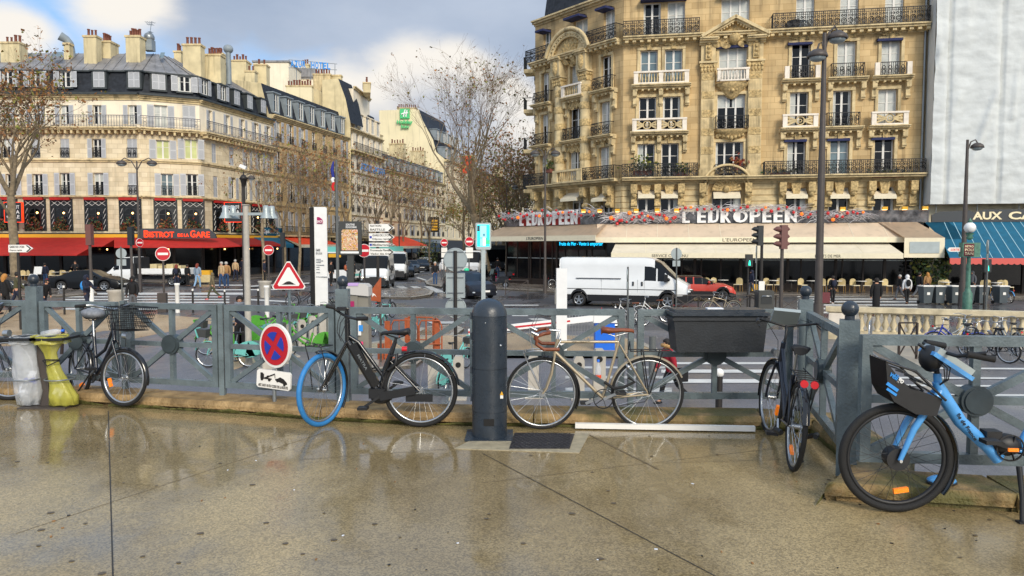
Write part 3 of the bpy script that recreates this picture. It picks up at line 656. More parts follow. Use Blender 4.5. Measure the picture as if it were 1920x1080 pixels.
fbx=[301,354]
wrow(fb,fbx,197,239,25,[O_,C_],['glass_curtain','glass_dark']);wrow(fb,[305,358],262,298,25,[O_,O_],['glass_green','glass_green']);wrow(fb,[313,360],326,367,22,[O_,O_],['glass_sky','glass_dark'],'scroll')
sl=lambda x0,y0,k_:(lambda px:y0+(px-x0)*k_)
sidex5=[394,427,455,480,503]
wrow(fcx,sidex5,0,0,8,[O_],ref=(sl(394,208,.265),sl(394,243,.235)))
wrow(fcx,[401,434,463,487,508],0,0,9,[C_,C_,O_,O_,O_],ref=(sl(401,269,.19),sl(401,305,.165)))
wrow(fcx,[404,437,463,487,508],0,0,9,[C_,O_,O_,O_,O_],ref=(sl(404,330,.1),sl(404,370,.08)))
for fc in(fa,fb,fcx):fc.wall(Z_b5,Z_gut,'plaster_pale');fc.wall(Z_gr,Z_b5,'stone_left')
for fc in(fa,fb,fcx):
 g=MB('charcoal');g.box(0,fc.L,.05,.2,0,Z_gr);fc.part(g,'shopfront_wall')
 mb=MB('stone_trim');mould(mb,0,fc.L,Z_gut-.45,[(.2,.1),(.15,.22),(.12,.38)]);mb.m('zinc_dark');mb.box(0,fc.L,-.5,.02,Z_gut-.02,Z_gut+.16);fc.part(mb,'cornice')
 mb=MB('stone_trim');mould(mb,0,fc.L,Z_l2-.1,[(.14,.10),(.1,.2)]);mould(mb,0,fc.L,Z_l1-.05,[(.12,.12),(.12,.3)]);fc.part(mb,'string_course')
 mb=MB('stone_trim');mould(mb,0,fc.L,Z_b5-.38,[(.14,.25),(.14,.7),(.12,.82)])
 n=int(fc.L/.55)
 for i in range(n):x=(i+.5)*fc.L/n;mb.box(x-.09,x+.09,-.62,0,Z_b5-.56,Z_b5-.25)
 bal=fc.part(mb,'balcony')
 rl=MB('iron_light');n=int(fc.L/.24);rl.box(0,fc.L,-.8,-.75,Z_b5+.98,Z_b5+1.04);rl.box(0,fc.L,-.79,-.76,Z_b5+.1,Z_b5+.14)
 rl.box(0,fc.L,-.79,-.76,Z_b5+.84,Z_b5+.87)
 for i in range(n+1):x=i*fc.L/n;rl.box(x-.014,x+.014,-.79,-.76,Z_b5,Z_b5+1.0)
 for x in(.15,fc.L-.6):
  for z in(.35,.65):rl.ring((x+.22,-.775,Z_b5+z),.14,.02,n=10,k=3)
 fc.part(rl,'railing',bal)
ZM=zat(fa,200,128)-.1;pl=[A0,A1,A2,A3]
roof_levels(cafe,pl,[(0,Z_gut+.05,''),(.45,Z_gut+.1,'zinc_dark'),(.95,ZM,'slate'),(1.1,ZM+.06,'zinc_dark'),(6.0,ZM+2.9,'zinc')],seams=.9)
for fc in(fa,fb,fcx):
 mb=MB('zinc_dark');mb.box(0,fc.L,.72,1.15,ZM-.03,ZM+.1);fc.part(mb,'roof_edge')
for px,sh in((-100,O_),(-45,O_),(10,O_),(62,O_),(119,O_),(182,C_),(248,C_)):
 sX=fa.sx(px,165);dormer(fa,sX,Z_gut+.75,1.0,1.35,1.0,sh)
for px,sh in((298,C_),(352,O_)):dormer(fb,fb.sx(px,165)*.9+.15,Z_gut+.7,1.05,1.4,1.0,sh)
for i,px in enumerate((390,424,450,474,499)):dormer(fcx,fcx.sx(px,180),Z_gut+.75,.95,1.4,1.0,(O_,O_,C_,C_,C_)[i])
def chim_px(root,x0,x1,ytop,ybot,Y,deep,pots,m='chimney_plaster',rz=0,face=None):
 a=P(x0,ytop,Y);b=P(x1,ybot,Y);return chimney(root,(a.x+b.x)/2,Y+deep/2,b.z-.8,a.z,abs(b.x-a.x),deep,rz,pots,m)
chim_px(cafe,0,38,78,140,70,1.2,4);chim_px(cafe,156,182,66,125,70,.9,3);chim_px(cafe,180,208,76,118,71.5,1.5,4);chim_px(cafe,235,263,66,122,70.5,1.1,5)
chim_px(cafe,342,377,82,138,72.5,1.0,4);chim_px(cafe,384,414,101,140,74,1.2,5);chim_px(cafe,412,424,118,146,78,.8,1);chim_px(cafe,119,131,80,113,71,.6,0);chim_px(cafe,326,340,95,120,75,.8,3)
mb=MB('zinc_blue');p0=P(134,96,71.8)
mb.tube([p0-Vector((0,0,1.2)),p0,P(131,82,71.8),P(124,74,71.6),P(112,67,71.3)],[.33,.33,.34,.36,.42],12);mb.build('vent_duct',cafe,Matrix())
mb=MB('zinc_blue');p0=P(429,130,76);mb.tube([p0-Vector((0,0,1.5)),p0,P(428,98,76)],[.25,.25,.25],10);mb.ball(P(428,92,76),.5,10,(1,1,.9));mb.build('vent_cowl',cafe,Matrix())
mb=MB('zinc_blue');p0=P(279,75,72);mb.box(p0.x-.4,p0.x+.4,71.7,72.5,p0.z-1.0,p0.z);mb.m('steel_grey');mb.ball((p0.x,72.1,p0.z+.25),.5,10);mb.build('vent_cap',cafe,Matrix())
mb=MB('steel_grey');p1=P(281,66,72);mb.tube([p1,P(284,40,72)],.03,4)
for py,w in((42,.9),(46,.6),(60,.35)):
 q=P(283,py,72);mb.bar((q.x-w/1.6,72,q.z+.06),(q.x+w/2,72,q.z-.05),.03);[mb.bar((q.x+t*w,71.7,q.z),(q.x+t*w,72.3,q.z),.02)for t in(-.5,-.25,0,.25)]
mb.build('aerial',cafe,Matrix())
mb=MB('glass_sky');
for(x0,x1,y0,y1)in((99,118,110,101),(300,308,112,102)):
 q=[P(x0,y0,69.3 if x0<200 else 71),P(x1,y0,69.3 if x0<200 else 71),P(x1+3,y1,70.2 if x0<200 else 72),P(x0+3,y1,70.2 if x0<200 else 72)];q=[v+Vector((0,-.15,.15))for v in q];mb.add([tuple(v)for v in q],[(0,1,2,3)])
mb.build('skylight',cafe,Matrix())
def bay(fc,x0,x1,zt,zb,k_):
 w=x1-x0;mb=MB('charcoal');y=-.10;h=zt-zb;mb.box(x0,x1,y,.02,zt-.14,zt);mb.box(x0,x0+.1,y,.02,zb,zt-.14);mb.box(x1-.1,x1,y,.02,zb,zt-.14);mb.box(x0+.1,x1-.1,-.03,0,zb,zt-.14)
 mb.box(x0+.38,x0+.46,y,.0,zb,zt-.65);mb.box(x1-.46,x1-.38,y,.0,zb,zt-.65);mb.box(x0+.1,x1-.1,y,0,zt-.72,zt-.62)
 mb.m('joinery')
 for i in range(3):
  for a,b in((0,1),(1,0)):x=x0+.14+i*(w-.28)/3;u=(w-.28)/3;mb.bar((x+a*u,y-.01,zt-.6),(x+b*u,y-.01,zt-.18),.05,.03)
 for s_ in(x0+.24,x1-.24):
  for j in range(4):z=zb+.1+j*(h-.9)/4;v=(h-.9)/4;mb.bar((s_-.1,y-.01,z),(s_+.1,y-.01,z+v*.9),.04,.03)
 mb.m('glass_dark');r=(w-.95)/2;cx=(x0+x1)/2;n=12;zc=zt-.85-r
 pts=[(cx+r*math.cos(math.pi*i/n),zc+r*math.sin(math.pi*i/n))for i in range(n+1)];mb.prism([(cx-r,zb+.1),(cx+r,zb+.1)]+pts,-.05,-.032)
 mb.m('charcoal');mb.bar((cx,-.06,zb+.1),(cx,-.06,zc+r),.06);mb.bar((cx-r,-.06,zc),(cx+r,-.06,zc),.05);mb.m('warm_lamp');mb.ball((cx+r*.4,-.07,zc+.1),.09,8)
 o=fc.part(mb,'bay_window');b2=MB('red_canvas');b2.box(x0+.1,x1-.15,-.34,-.10,zt-.12,zt+.12);fc.part(b2,'roller_blind',o)
 pl_=MB('leaf_green');rd=random.Random(k_)
 for i in range(170):
  a=rd.uniform(-.8,.8);z=abs(rd.gauss(0,.5));px_=cx+a*(1-z*.5);pz=zb+.1+min(z,1.1);py_=-.25-rd.random()*.3;q=.10;pl_.m(rd.choice(('leaf_green','leaf_red','leaf_brown','leaf_green')))
  d1=Vector((rd.uniform(-1,1),rd.uniform(-1,1),rd.uniform(-1,1)))*q;d2=Vector((rd.uniform(-1,1),rd.uniform(-1,1),rd.uniform(-1,1)))*q;c_=Vector((px_,py_,pz));pl_.add([c_-d1,c_+d2,c_+d1,c_-d2],[(0,1,2,3)])
 fc.part(pl_,'flowers',o)
zt_,zb_=zat(fa,200,373),zat(fa,200,433)
for k_,(x0,x1)in enumerate(((-90,-50),(-30,34),(46,87),(95,137),(159,202),(224,266))):bay(fa,fa.sx(x0,400),fa.sx(x1,400),zt_,zb_,k_)
for k_,(x0,x1)in enumerate(((288,334),(341,385))):bay(fb,fb.sx(x0,400),fb.sx(x1,400)-.05,zt_,zb_,10+k_)
for k_,(x0,x1)in enumerate(((398,425),(432,456),(470,490),(498,514))):bay(fcx,fcx.sx(x0,400),fcx.sx(x1,400),zt_,zb_,20+k_)
for fc in(fa,fb,fcx):
 mb=MB('charcoal');mb.box(0,fc.L,-.5,.02,Z_gr-.7,Z_gr-.05);mb.m('yellow_panel');mb.box(0,fc.L,-.54,-.502,Z_gr-.42,Z_gr-.1)
 n=int(fc.L/2.4)
 mb.m('dark_wood')
 for i in range(n+1):mb.box(i*fc.L/n-.12,i*fc.L/n+.12,-.12,.04,0,Z_gr-.7)
 mb.m('glass_dark');mb.box(0,fc.L,.0,.045,.8,Z_gr-.8);mb.m('warm_lamp')
 for i in range(int(fc.L/3)):mb.ball(((i+.4)*fc.L/int(fc.L/3),-1.5-(i%3)*.6,2.75),.07,6)
 fc.part(mb,'shopfront')
aw=lambda py,Yd:P(150,py,Yd).z
OUT1=3.2
zt1=P(150,445,66.2).z;z1=P(150,462,67-OUT1).z
awning(fa,'awning',fa.L-56,fa.L-2.0,zt1,z1,OUT1,.03,'red_canvas','red_canvas',y0=.5)
awning(fa,'awning',fa.L-56,fa.sx(210,480),P(100,462,63.8).z,P(100,478,61.5).z,5.6,.06,'red_canvas','red_canvas',y0=3.25)
cr=MB('red_canvas');q=[P(214,445,66.0),P(420,446,68.5),P(452,461,66.2),P(402,463.5,64.0),P(214,463.5,63.6)]
for v in q:v.z+=0
cr.add([tuple(v)for v in q]+[tuple(v-Vector((0,0,.06)))for v in q],[(4,3,2,1,0),(5,6,7,8,9),(2,3,8,7),(3,4,9,8),(4,0,5,9),(0,1,6,5),(1,2,7,6)]);cr.build('corner_awning',cafe,Matrix())
awning(fcx,'awning',.6,9.5,3.85,3.15,2.6,.15,'red_dark','red_canvas',y0=.5)
sg=MB('charcoal_sign');a=P(262,459,65.6);b=P(402,459,65.6);zs0=P(300,447,65.6).z;zs1=P(300,428.5,65.6).z
sgn=Facade(cafe,(P(258,440,65.6).x,65.6),(P(403,440,65.6).x,65.9));h_=zs1-zs0
sg.prism([(0,zs0),(sgn.L,zs0),(sgn.L-.1,zs0+h_*.4),(sgn.L-.7,zs1),(.35,zs1),(.05,zs0+h_*.5)],-.1,.25);so=sgn.part(sg,'sign_board')
lt=MB('letter_red');f_=sgn.L/145.
for t,x0,x1,y0,y1 in(('B',13,22,445,432),('ISTROT',23,68,445,434.5),('DE',75,84,444,438),('LA',86.5,95,444,438),('G',98,107,445,432),('ARE',108,134,445,434.5)):
 lt.text(t,x0*f_,x1*f_,P(300,y0,65.5).z,P(300,y1,65.5).z,-.12,.08,.012)
sgn.part(lt,'lettering',so)
for(px,fc_,rr)in((26,None,0),(438,None,0)):
 Yb=65.4 if px==26 else 66;c_=P(px,398,Yb);mb=MB('charcoal');w,h=.75,.85;mb.box(-w,w,-.1,.1,-h,h);mb.m('letter_red')
 for bx in((-w-.04,-w,-h,h),(w,w+.04,-h,h),(-w-.04,w+.04,h,h+.04),(-w-.04,w+.04,-h-.04,-h)):mb.box(bx[0],bx[1],-.12,.12,bx[2],bx[3])
 mb.m('letter_white')
 for t,z in(('BISTROT',.3),('DE LA',-.12),('GARE',-.55)):mb.text(t,-w*.75,w*.75,z,z+.3,-.11,.02,.01)
 mb.build('hanging_sign',cafe,Matrix.Translation(c_))
# ================================================================ generic street building
def street_building(label,a,b,zg,floors,wpx_n,mw='stone_left',mroof='slate',dorm='zinc_dark',mans=2.4,ridge=2.0,shops=None,shut=(O_,),balc=(),rails='scroll',pane=('glass_dark',),seed=0,chim=3,top='plaster_pale',seams=0,ins=.8,cat='building',ww=1.0,name='apartment_building'):
 r=thing(name,label,cat,(a[0],a[1],0),group=None);f=Facade(r,a,b);rd=random.Random(seed);f.fz=zg
 hs=4.2;fh=(zg-hs)/floors;n=wpx_n
 for k_ in range(floors):
  z=hs+k_*fh
  for i in range(n):
   x=(i+.5)*f.L/n;f.window(x,z+.5,ww,fh*.66,'case',rd.choice(pane),rd.choice(shut),rails if k_ not in balc else None,depth=.25)
 f.wall(hs,zg,mw);mb=MB('charcoal');mb.box(0,f.L,.05,.2,0,hs);mb.m('glass_dark')
 for i in range(int(f.L/3)+1):mb.m('dark_wood');mb.box(i*3-.1 if i else 0,min(f.L,i*3+.1),-.1,.06,0,hs-.6)
 mb.m(('zinc_blue','charcoal','dark_wood')[seed%3]);mb.box(0,f.L,-.15,.05,hs-.7,hs-.05);mb.m('glass_dark');mb.box(0,f.L,0,.045,.6,hs-.75);f.part(mb,'shopfront')
 mb=MB('stone_trim');mould(mb,0,f.L,zg-.4,[(.15,.12),(.15,.26),(.12,.42)])
 for k_ in range(1,floors):mould(mb,0,f.L,hs+k_*fh-.06,[(.1,.08),(.06,.14)])
 mould(mb,0,f.L,hs-.04,[(.12,.15),(.1,.28)]);f.part(mb,'cornice')
 for k_ in balc:
  z=hs+k_*fh;mb=MB('stone_trim');mb.box(0,f.L,-.85,0,z-.12,z+.06);[mb.box(x-.1,x+.1,-.6,0,z-.5,z-.13)for x in np.arange(.5,f.L,1.4)];bo=f.part(mb,'balcony')
  rl=MB('iron');rl.box(0,f.L,-.84,-.80,z+.96,z+1.02);rl.box(0,f.L,-.83,-.81,z+.15,z+.18);[rl.box(x-.014,x+.014,-.83,-.81,z+.06,z+.97)for x in np.arange(.05,f.L,.17)]
  [rl.ring((x,-.82,z+.55),.22,.02,n=10,k=3)for x in np.arange(.4,f.L,.9)];f.part(rl,'railing',bo)
 if mans:
  roof_levels(r,[a,b],[(0,zg+.02,''),(.35,zg+.06,'zinc_dark'),(ins+.35,zg+mans,mroof),(ins+6,zg+mans+ridge,'zinc')],seams=seams)
  for i in range(n):dormer(f,(i+.5)*f.L/n,zg+.45,ww,mans*.6,ins+.3,rd.choice((None,None,'open' if seed==9 else None)),front=.2,body=dorm)
 else:roof_levels(r,[a,b],[(0,zg+.02,''),(6.5,zg+ridge,'zinc')])
 for i in range(chim):
  x=(i+.5)*f.L/max(1,chim);p=f.a+f.d*x-f.n*-3.5;chimney(r,p.x,p.y,zg+mans*.6,zg+mans+ridge+1.4,1.0,2.6,math.atan2(f.d.y,f.d.x),5)
 return r,f
b2,f2=street_building('ochre stone building with seven blue-grey zinc dormers next to the corner brasserie building',A3,LB[4],P(521,209,81).z-.3,4,7,'stone','slate','zinc_blue',mans=3.4,ridge=.9,balc=(0,),seed=1,chim=0,shut=(O_,O_,O_,None),ins=.9)
def rch(root,x0,x1,yt,yb,Y,deep,pots,m='chimney_plaster'):return chim_px(root,x0,x1,yt,yb,Y,deep,pots,m)
rch(b2,430,462,112,165,84,1.6,5);rch(b2,459,478,132,180,83,1,2);rch(b2,476,500,120,170,86,1.2,2);rch(b2,587,620,138,195,100,1.2,6,'stone_trim');rch(b2,536,585,160,190,97,.8,9,'party_wall');rch(b2,404,418,99,130,90,1,4)
def block(label,x0,x1,yt,Y,deep,m,extra=None,cat='building',yb=None):
 a=P(x0,yt,Y);b=P(x1,yt,Y);r=thing('back_building',label,cat,(a.x,Y,0));mb=MB(m);mb.box(0,b.x-a.x,0,deep,0,a.z);mb.build('wall',r)
 rf=MB('zinc');rf.box(-.15,b.x-a.x+.15,-.15,deep+.1,a.z+.002,a.z+.25);rf.build('roof',r)
 return r,a,b
bk,_,_=block('plain cream block rising behind the mansards left of the blue rooftop sign',475,541,117,104,6,'plaster_pale')
bk2,a_,b_=block('pale upper storey with grey zinc roof under the blue rooftop sign',541,600,148,112,8,'plaster_pale');mb=MB('zinc');mb.box(0,S(50,112),-.3,4,a_.z+.25,a_.z+1.5);mb.build('attic',bk2)
chimney(bk2,P(566,140,112).x,114,a_.z+1.2,a_.z+2.6,1.2,.8,0,3)
Yh=101;hs_=thing('rooftop_sign','blue AZUR HOTEL lettering on a thin steel frame above the chimneys','rooftop sign',P(585,150,Yh));M_=Matrix()
mb=MB('steel_grey');tl,tr=P(541,112,Yh),P(632,120,Yh)
mb.bar(tl,tr,.07);mb.bar(P(541,127,Yh),P(632,131,Yh),.07);[mb.bar(P(x,y,Yh),P(x,150+(x-541)*.2,Yh+.3),.07)for x,y in((556,113),(582,115),(605,117),(628,120))];mb.build('frame',hs_,M_)
mb=MB('hotel_blue');fh_=Facade(hs_,tl.xy,tr.xy)
for i,ch in enumerate('AZUR HOTEL'):
 if ch==' ':continue
 px=545.5+i*7.4+(1.5 if i>4 else 0);w=6.0;s0=P(px,120,Yh).x-tl.x;s1=P(px+w,120,Yh).x-tl.x;dy=(px-545)*.07
 mb.text(ch,s0,s1,P(px,126+dy,Yh).z,P(px,113.5+dy,Yh).z,-.12,.08,.03)
fh_.part(mb,'lettering')
b3,f3=street_building('tall pale building with an iron balcony on brackets and a two storey slate attic',LB[4],LB[5],P(660,236,99.5).z-.3,5,6,'plaster_pale','slate','plaster_pale',mans=3.4,ridge=3.0,balc=(4,0),seed=2,chim=0,shut=(None,),ins=.9)
zg3=P(660,236,99.5).z
gb=MB('chimney_plaster');pa=[P(x,y,98.6)for x,y in((604,150),(634,147),(648,185),(657,230))]
gb.add([tuple(p)for p in pa]+[(pa[0].x,98.6,0),(pa[-1].x,98.6,0)],[(0,4,5,3,2,1)])
gb.add([(p.x+dx_,p.y+dy_,p.z)for p,(dx_,dy_)in((pa[0],(0,0)),(pa[1],(0,0)),(pa[1],(.9,4)),(pa[0],(.9,4)))],[(0,1,2,3)]);gb.build('party_wall',b3,Matrix())
mb=MB('slate');mb.add([tuple(p)for p in(pa[1],pa[2])]+[(pa[2].x+.9,pa[2].y+4,pa[2].z),(pa[1].x+.9,pa[1].y+4,pa[1].z)],[(0,1,2,3)]);mb.add([tuple(p)for p in(pa[2],pa[3])]+[(pa[3].x+.9,pa[3].y+4,pa[3].z),(pa[2].x+.9,pa[2].y+4,pa[2].z)],[(0,1,2,3)]);mb.build('upper_roof',b3,Matrix())
dq=P(672,215,100.5)
mb=MB('plaster_pale');fd=Facade(b3,(P(663,200,101).x,101),(P(693,200,110).x,110));zt3=P(663,166,101).z;zb3=P(663,225,101).z
mb.box(0,fd.L,0,3,zb3-2,zt3);mb.m('stone_trim');mould(mb,0,fd.L,zt3,[(.2,.2),(.15,.35)]);fd.part(mb,'attic_storey')
for i in range(3):fd.window((i+.5)*fd.L/3,zb3+.6,.9,1.9,depth=.05,rail='scroll')
chimney(b3,P(681,160,103).x,105.5,zt3,zt3+1.4,1,4,.2,6);rch(b3,618,640,140,200,101,.9,0)
hz=Facade(b3,LB[4],LB[5]);mb=MB('hotel_blue');mb.text('AZUR HOTEL',1.5,11,P(664,318,99.5).z,P(664,304,99.5).z,-1.05,.1,.02);hz.part(mb,'lettering')
b4,f4=street_building('lower cream building with a row of dark dormers below the big yellow party wall',LB[5],LB[6],P(721,318,112).z,4,11,'stone_far','slate','zinc_blue',mans=2.6,ridge=1.8,balc=(),seed=3,chim=3,shut=(O_,None),ins=.7)
Y5=140.5;gp=[P(x,y,Y5)for x,y in((711,207),(785,205),(792,225),(812,262),(818,285),(836,300))]
b5=thing('hotel_building','tall hotel building whose yellow blind gable carries a green and white logo','building',(gp[0].x,Y5,0))
mb=MB('party_wall');mb.add([tuple(p)for p in gp]+[(gp[-1].x,Y5,0),(gp[0].x,Y5,0)],[tuple(range(8))[::-1]]);mb.m('slate')
dv=Vector((SD.x*15,SD.y*15,0))
for i in range(len(gp)-1):mb.m('zinc' if i==0 else 'slate');p,q=gp[i],gp[i+1];mb.add([tuple(p),tuple(q),tuple(q+dv),tuple(p+dv)],[(0,1,2,3)])
mb.build('gable',b5,Matrix())
f5=Facade(b5,LB[6],LB[6]+SD*15)
for k_ in range(7):
 for i in range(4):f5.window((i+.5)*f5.L/4,4.6+k_*3.0,1.2,2,depth=.25)
ztop5=gp[-1].z
f5.wall(4,ztop5,'stone_far');mb=MB('charcoal');mb.box(0,f5.L,.02,.2,0,4);f5.part(mb,'shopfront')
mb=MB('stone_trim');mould(mb,0,f5.L,ztop5-.3,[(.2,.3),(.2,.5)]);[mould(mb,0,f5.L,4.1+k_*3.0,[(.12,.12)])for k_ in range(7)];f5.part(mb,'cornice')
for i in range(4):
 for lv in(0,1):dormer(f5,(i+.5)*f5.L/4,ztop5+.6+lv*3.4,1.3,1.9,1.6,None,front=.3+lv*1.7,body='zinc_blue')
chimney(b5,P(763,205,141).x,141.4,gp[0].z-.5,gp[0].z+.6,S(36,141),1,0,9);
fl=Facade(b5,(gp[0].x,Y5-.05),(gp[1].x,Y5-.05));X5=lambda px,py=230:fl.sx(px,py);Z5=lambda py:P(750,py,Y5).z
mb=MB('hi_green');x0,x1,z0,z1=X5(750.5),X5(768.5),Z5(222.5),Z5(204.5);mb.box(x0,x1,-.35,0,z0,z1);lg=fl.part(mb,'logo_panel')
mb=MB('letter_white');w=x1-x0;h=z1-z0
mb.tube([(x0+w*.36,-.38,z0+h*.15),(x0+w*.42,-.38,z0+h*.5),(x0+w*.55,-.38,z0+h*.9)],.14,5);mb.tube([(x0+w*.62,-.38,z0+h*.15),(x0+w*.66,-.38,z0+h*.5),(x0+w*.76,-.38,z0+h*.88)],.14,5);mb.tube([(x0+w*.15,-.38,z0+h*.42),(x0+w*.4,-.38,z0+h*.52),(x0+w*.85,-.38,z0+h*.55)],.14,5);fl.part(mb,'emblem',lg)
mb=MB('hi_green');mb.text('Holiday',X5(745),X5(774),Z5(234.5),Z5(226),-.4,.3,.03);mb.text('Inn',X5(753),X5(767),Z5(241),Z5(235),-.4,.3,.03);fl.part(mb,'lettering')
b6,f6=street_building('far cream building at the end of the left side, seen through bare twigs',LB[6]+SD*15,LB[6]+SD*95,17.5,5,22,'stone_far','slate',mans=2.5,seed=4,chim=3,shut=(O_,None))
b7,f7=street_building('farthest building of the avenue with orange roof hoarding above the bare trees',LB[6]+SD*95,LB[6]+SD*135,21,5,11,'stone_far','slate',mans=2.5,seed=5,chim=3,shut=(None,))
mb=MB('orange_canvas');p=P(876,308,150);mb.box(-.9,.9,-.3,.3,-1.8,1.6);tag(mb.build('hoarding',None,Matrix.Translation(p)),'small orange wrapped scaffold high behind the big bare tree','hoarding')
b8,f8=street_building('far pale block closing the view of the avenue behind the trees',(-12,262),(60,262),17,4,16,'stone_far','slate',mans=2.5,seed=6,chim=4,shut=(None,))
b9,f9=street_building('building on the right side of the avenue, hidden by trees beside the big corner house',(15,118),(4.8,76),20,5,12,'stone_far','slate',mans=2.5,seed=7,chim=3,shut=(None,))
def sh_aw(lab,a,b,zt,zl,out,m,mv='',cat='awning',name='shop_awning',lean=0):
 f=Facade(None,a,b);mb=MB(m);mb.add([(lean,-.1,zt),(f.L-lean,-.1,zt),(f.L,-out,zl),(0,-out,zl),(lean,-.1,zt-.05),(f.L-lean,-.1,zt-.05),(f.L,-out,zl-.05),(0,-out,zl-.05)],[(3,2,1,0),(4,5,6,7),(0,1,5,4),(1,2,6,5),(3,0,4,7)])
 mb.m(mv or m);mb.box(0,f.L,-out-.02,-out,zl-.35,zl);mb.add([(0,-out,zl-.3),(0,-out,zl),(lean,-.1,zt)],[(0,1,2),(2,1,0)]);mb.add([(f.L,-out,zl-.3),(f.L,-out,zl),(f.L-lean,-.1,zt)],[(0,1,2),(2,1,0)])
 return tag(mb.build(name,None,f.F),lab,cat)
sh_aw('dark blue café awning with white lettering on the avenue corner',(-27.1,76.5),(-25.9,81.2),4.1,3.2,2.2,'zinc_blue' if 0 else 'teal_canvas')
sh_aw('orange café awning beside the dark blue one',(-25.7,81.8),(-23.6,90.5),4.1,3.2,2.6,'orange_canvas','cream_canvas')
sh_aw('bright red-orange café awning behind the white direction signs',(-20.3,106),(-17.2,119),4.5,3.0,4.2,'orange_canvas','cream_canvas',lean=.3)
fq=Facade(None,(-26.7,78),(-25.6,82.6));mb=MB('teal_canvas');mb.box(0,fq.L,-.3,-.16,4.0,5.0);mb.m('letter_white');mb.text('Epicurie',.6,3.4,4.25,4.8,-.31,.03,.02);tag(mb.build('shop_sign',None,fq.F),'blue shop sign with white script above the dark blue awning','shop sign')
mb=MB('dark_int');q=P(815,421,128);mb.box(-.75,.75,-.15,.15,-1.3,1.3);mb.m('yellow_panel');[mb.box(-.5,.5,-.17,-.15,z,z+.3)for z in(-1.0,-.5,0,.5)];tag(mb.build('vertical_sign',None,Matrix.Translation(q)),'black upright sign with yellow characters above the far shops','shop sign')
# ================================================================ the big stone corner house on the right
B0,B1,B2=RB[0],RB[1],Vector((27.8,50.5))
eu=thing('corner_house','large carved golden stone apartment house with balconies above the cream awnings','building',(B1.x,B1.y,0))
fl_=Facade(eu,B0,B1);fm_=Facade(eu,B1,B2)
zr=lambda py:fm_.hit(1235,py)[1]
Zb5,Zb4,Zb3,Zb2,Zs=zr(72),zr(158),zr(246),zr(335),zr(395)
ZTOP=Zb5+3.4
FH=(Zb5-Zb2)/3
ww=lambda f,px,w,py=200:abs(f.sx(px+w/2,py)-f.sx(px-w/2,py))
def levels(f,px,w,kind,panes,h=2.35,dz=.12,skip=()):
 """one column of windows from the first floor up"""
 x=None
 for k_,z in enumerate((Zb2,Zb2+FH,Zb2+2*FH,Zb5)):
  if k_ in skip:continue
  x=f.hit(px[k_],200)[0];f.window(x,z+dz,w,h,kind,panes[k_%len(panes)])
GD,GC,GS='glass_dark','glass_curtain','glass_sky'
W1=1.25
col={'p1':((1212,1214,1216,1221),(GD,GD,GS,GD)),'p2':((1257,1259,1262,1266),(GD,GD,GS,GC)),'c':((1369,1371,1373,1376),(GD,GD,GC,GC)),'r1':((1495,1498,1500,1506),(GD,GD,GD,GC)),'r2':((1576,1579,1585,1588),(GS,GD,GC,GC)),'r3':((1660,1664,1668,1672),(GD,GC,GC,GC))}
for k_,(px,pn)in col.items():
 levels(fm_,px,1.9 if k_=='c' else W1,'triple' if k_=='c' else 'case',pn)
for px,w in((1212,1.3),(1255,1.3),(1362,2.0),(1492,1.35),(1572,1.3),(1656,1.35)):
 fm_.window(fm_.hit(px,380)[0],Zs-.3,w,1.75,'triple' if w>1.9 else 'case',GD,depth=.3)
for px,w,pn in(((1021,1022,1023,1026),.95,(GD,GD,GD,GS)),((1080,1081,1082,1088),1.5,(GD,GD,GC,GC)),((1134,1135,1137,1141),1.05,(GC,GC,GD,GC))):
 levels(fl_,px,w,'case',pn)
for px,w in((1023,1.0),(1083,1.5),(1138,1.05)):fl_.window(fl_.hit(px,370)[0],Zs-.3,w,1.75,'case',GD)
for f in(fl_,fm_):f.wall(0 if 0 else Zs-.9,ZTOP,'stone')
for f in(fl_,fm_):
 mb=MB('stone_trim')
 holes=[h for h in f.holes if h[2]<Zs+1]
 z=Zs-.2
 while z<Zb2-.6:
  xs=[0]
  for a,b,c,d,_ in sorted(holes):
   if c-.2<z<d+.1:xs+=[a-.28,b+.28]
  xs.append(f.L)
  for i in range(0,len(xs)-1,2):
   if xs[i+1]-xs[i]>.2:mb=MB('stone_trim');mb.box(xs[i]+.01,xs[i+1]-.01,-.06,0,z,z+.36);f.part(mb,'stone_course',uv=True)
  z+=.42
 for z,o_,nm in((Zb2,1.0,1),(Zb5,.85,1)):
  mb=MB('stone_trim');mould(mb,0,f.L,z-.42,[(.13,.12),(.12,.3),(.14,o_*.85),(.09,o_)])
  if z==Zb5:[mb.box(x-.12,x+.12,-o_*.75,-.14,z-.36,z-.19)for x in np.arange(.25,f.L,.52)]
  f.part(mb,'balcony_slab')
 mb=MB('stone_trim');mould(mb,0,f.L,ZTOP-.3,[(.12,.12),(.15,.35),(.12,.5)]);f.part(mb,'cornice')
roof_levels(eu,[B0,B1,B2],[(0,ZTOP+.1,''),(.9,ZTOP+.12,'zinc_dark'),(1.8,ZTOP+5.5,'slate'),(6.5,ZTOP+7.5,'zinc')])
mb=MB('dark_int');mb.add([(B0.x,B0.y,0),(B0.x+.2,B0.y+.2,ZTOP+.1),(B0.x+9,B0.y+38,ZTOP+.1),(B0.x+9,B0.y+38,0)],[(0,1,2,3)]);mb.m('stone_far')
mb.add([(B0.x+.01,B0.y+.01,0),(B0.x+.01,B0.y+.01,ZTOP+.1),(B0.x+8.9,B0.y+37,ZTOP+.1),(B0.x+8.9,B0.y+37,0)],[(0,3,2,1)]);mb.build('side_wall',eu,Matrix())
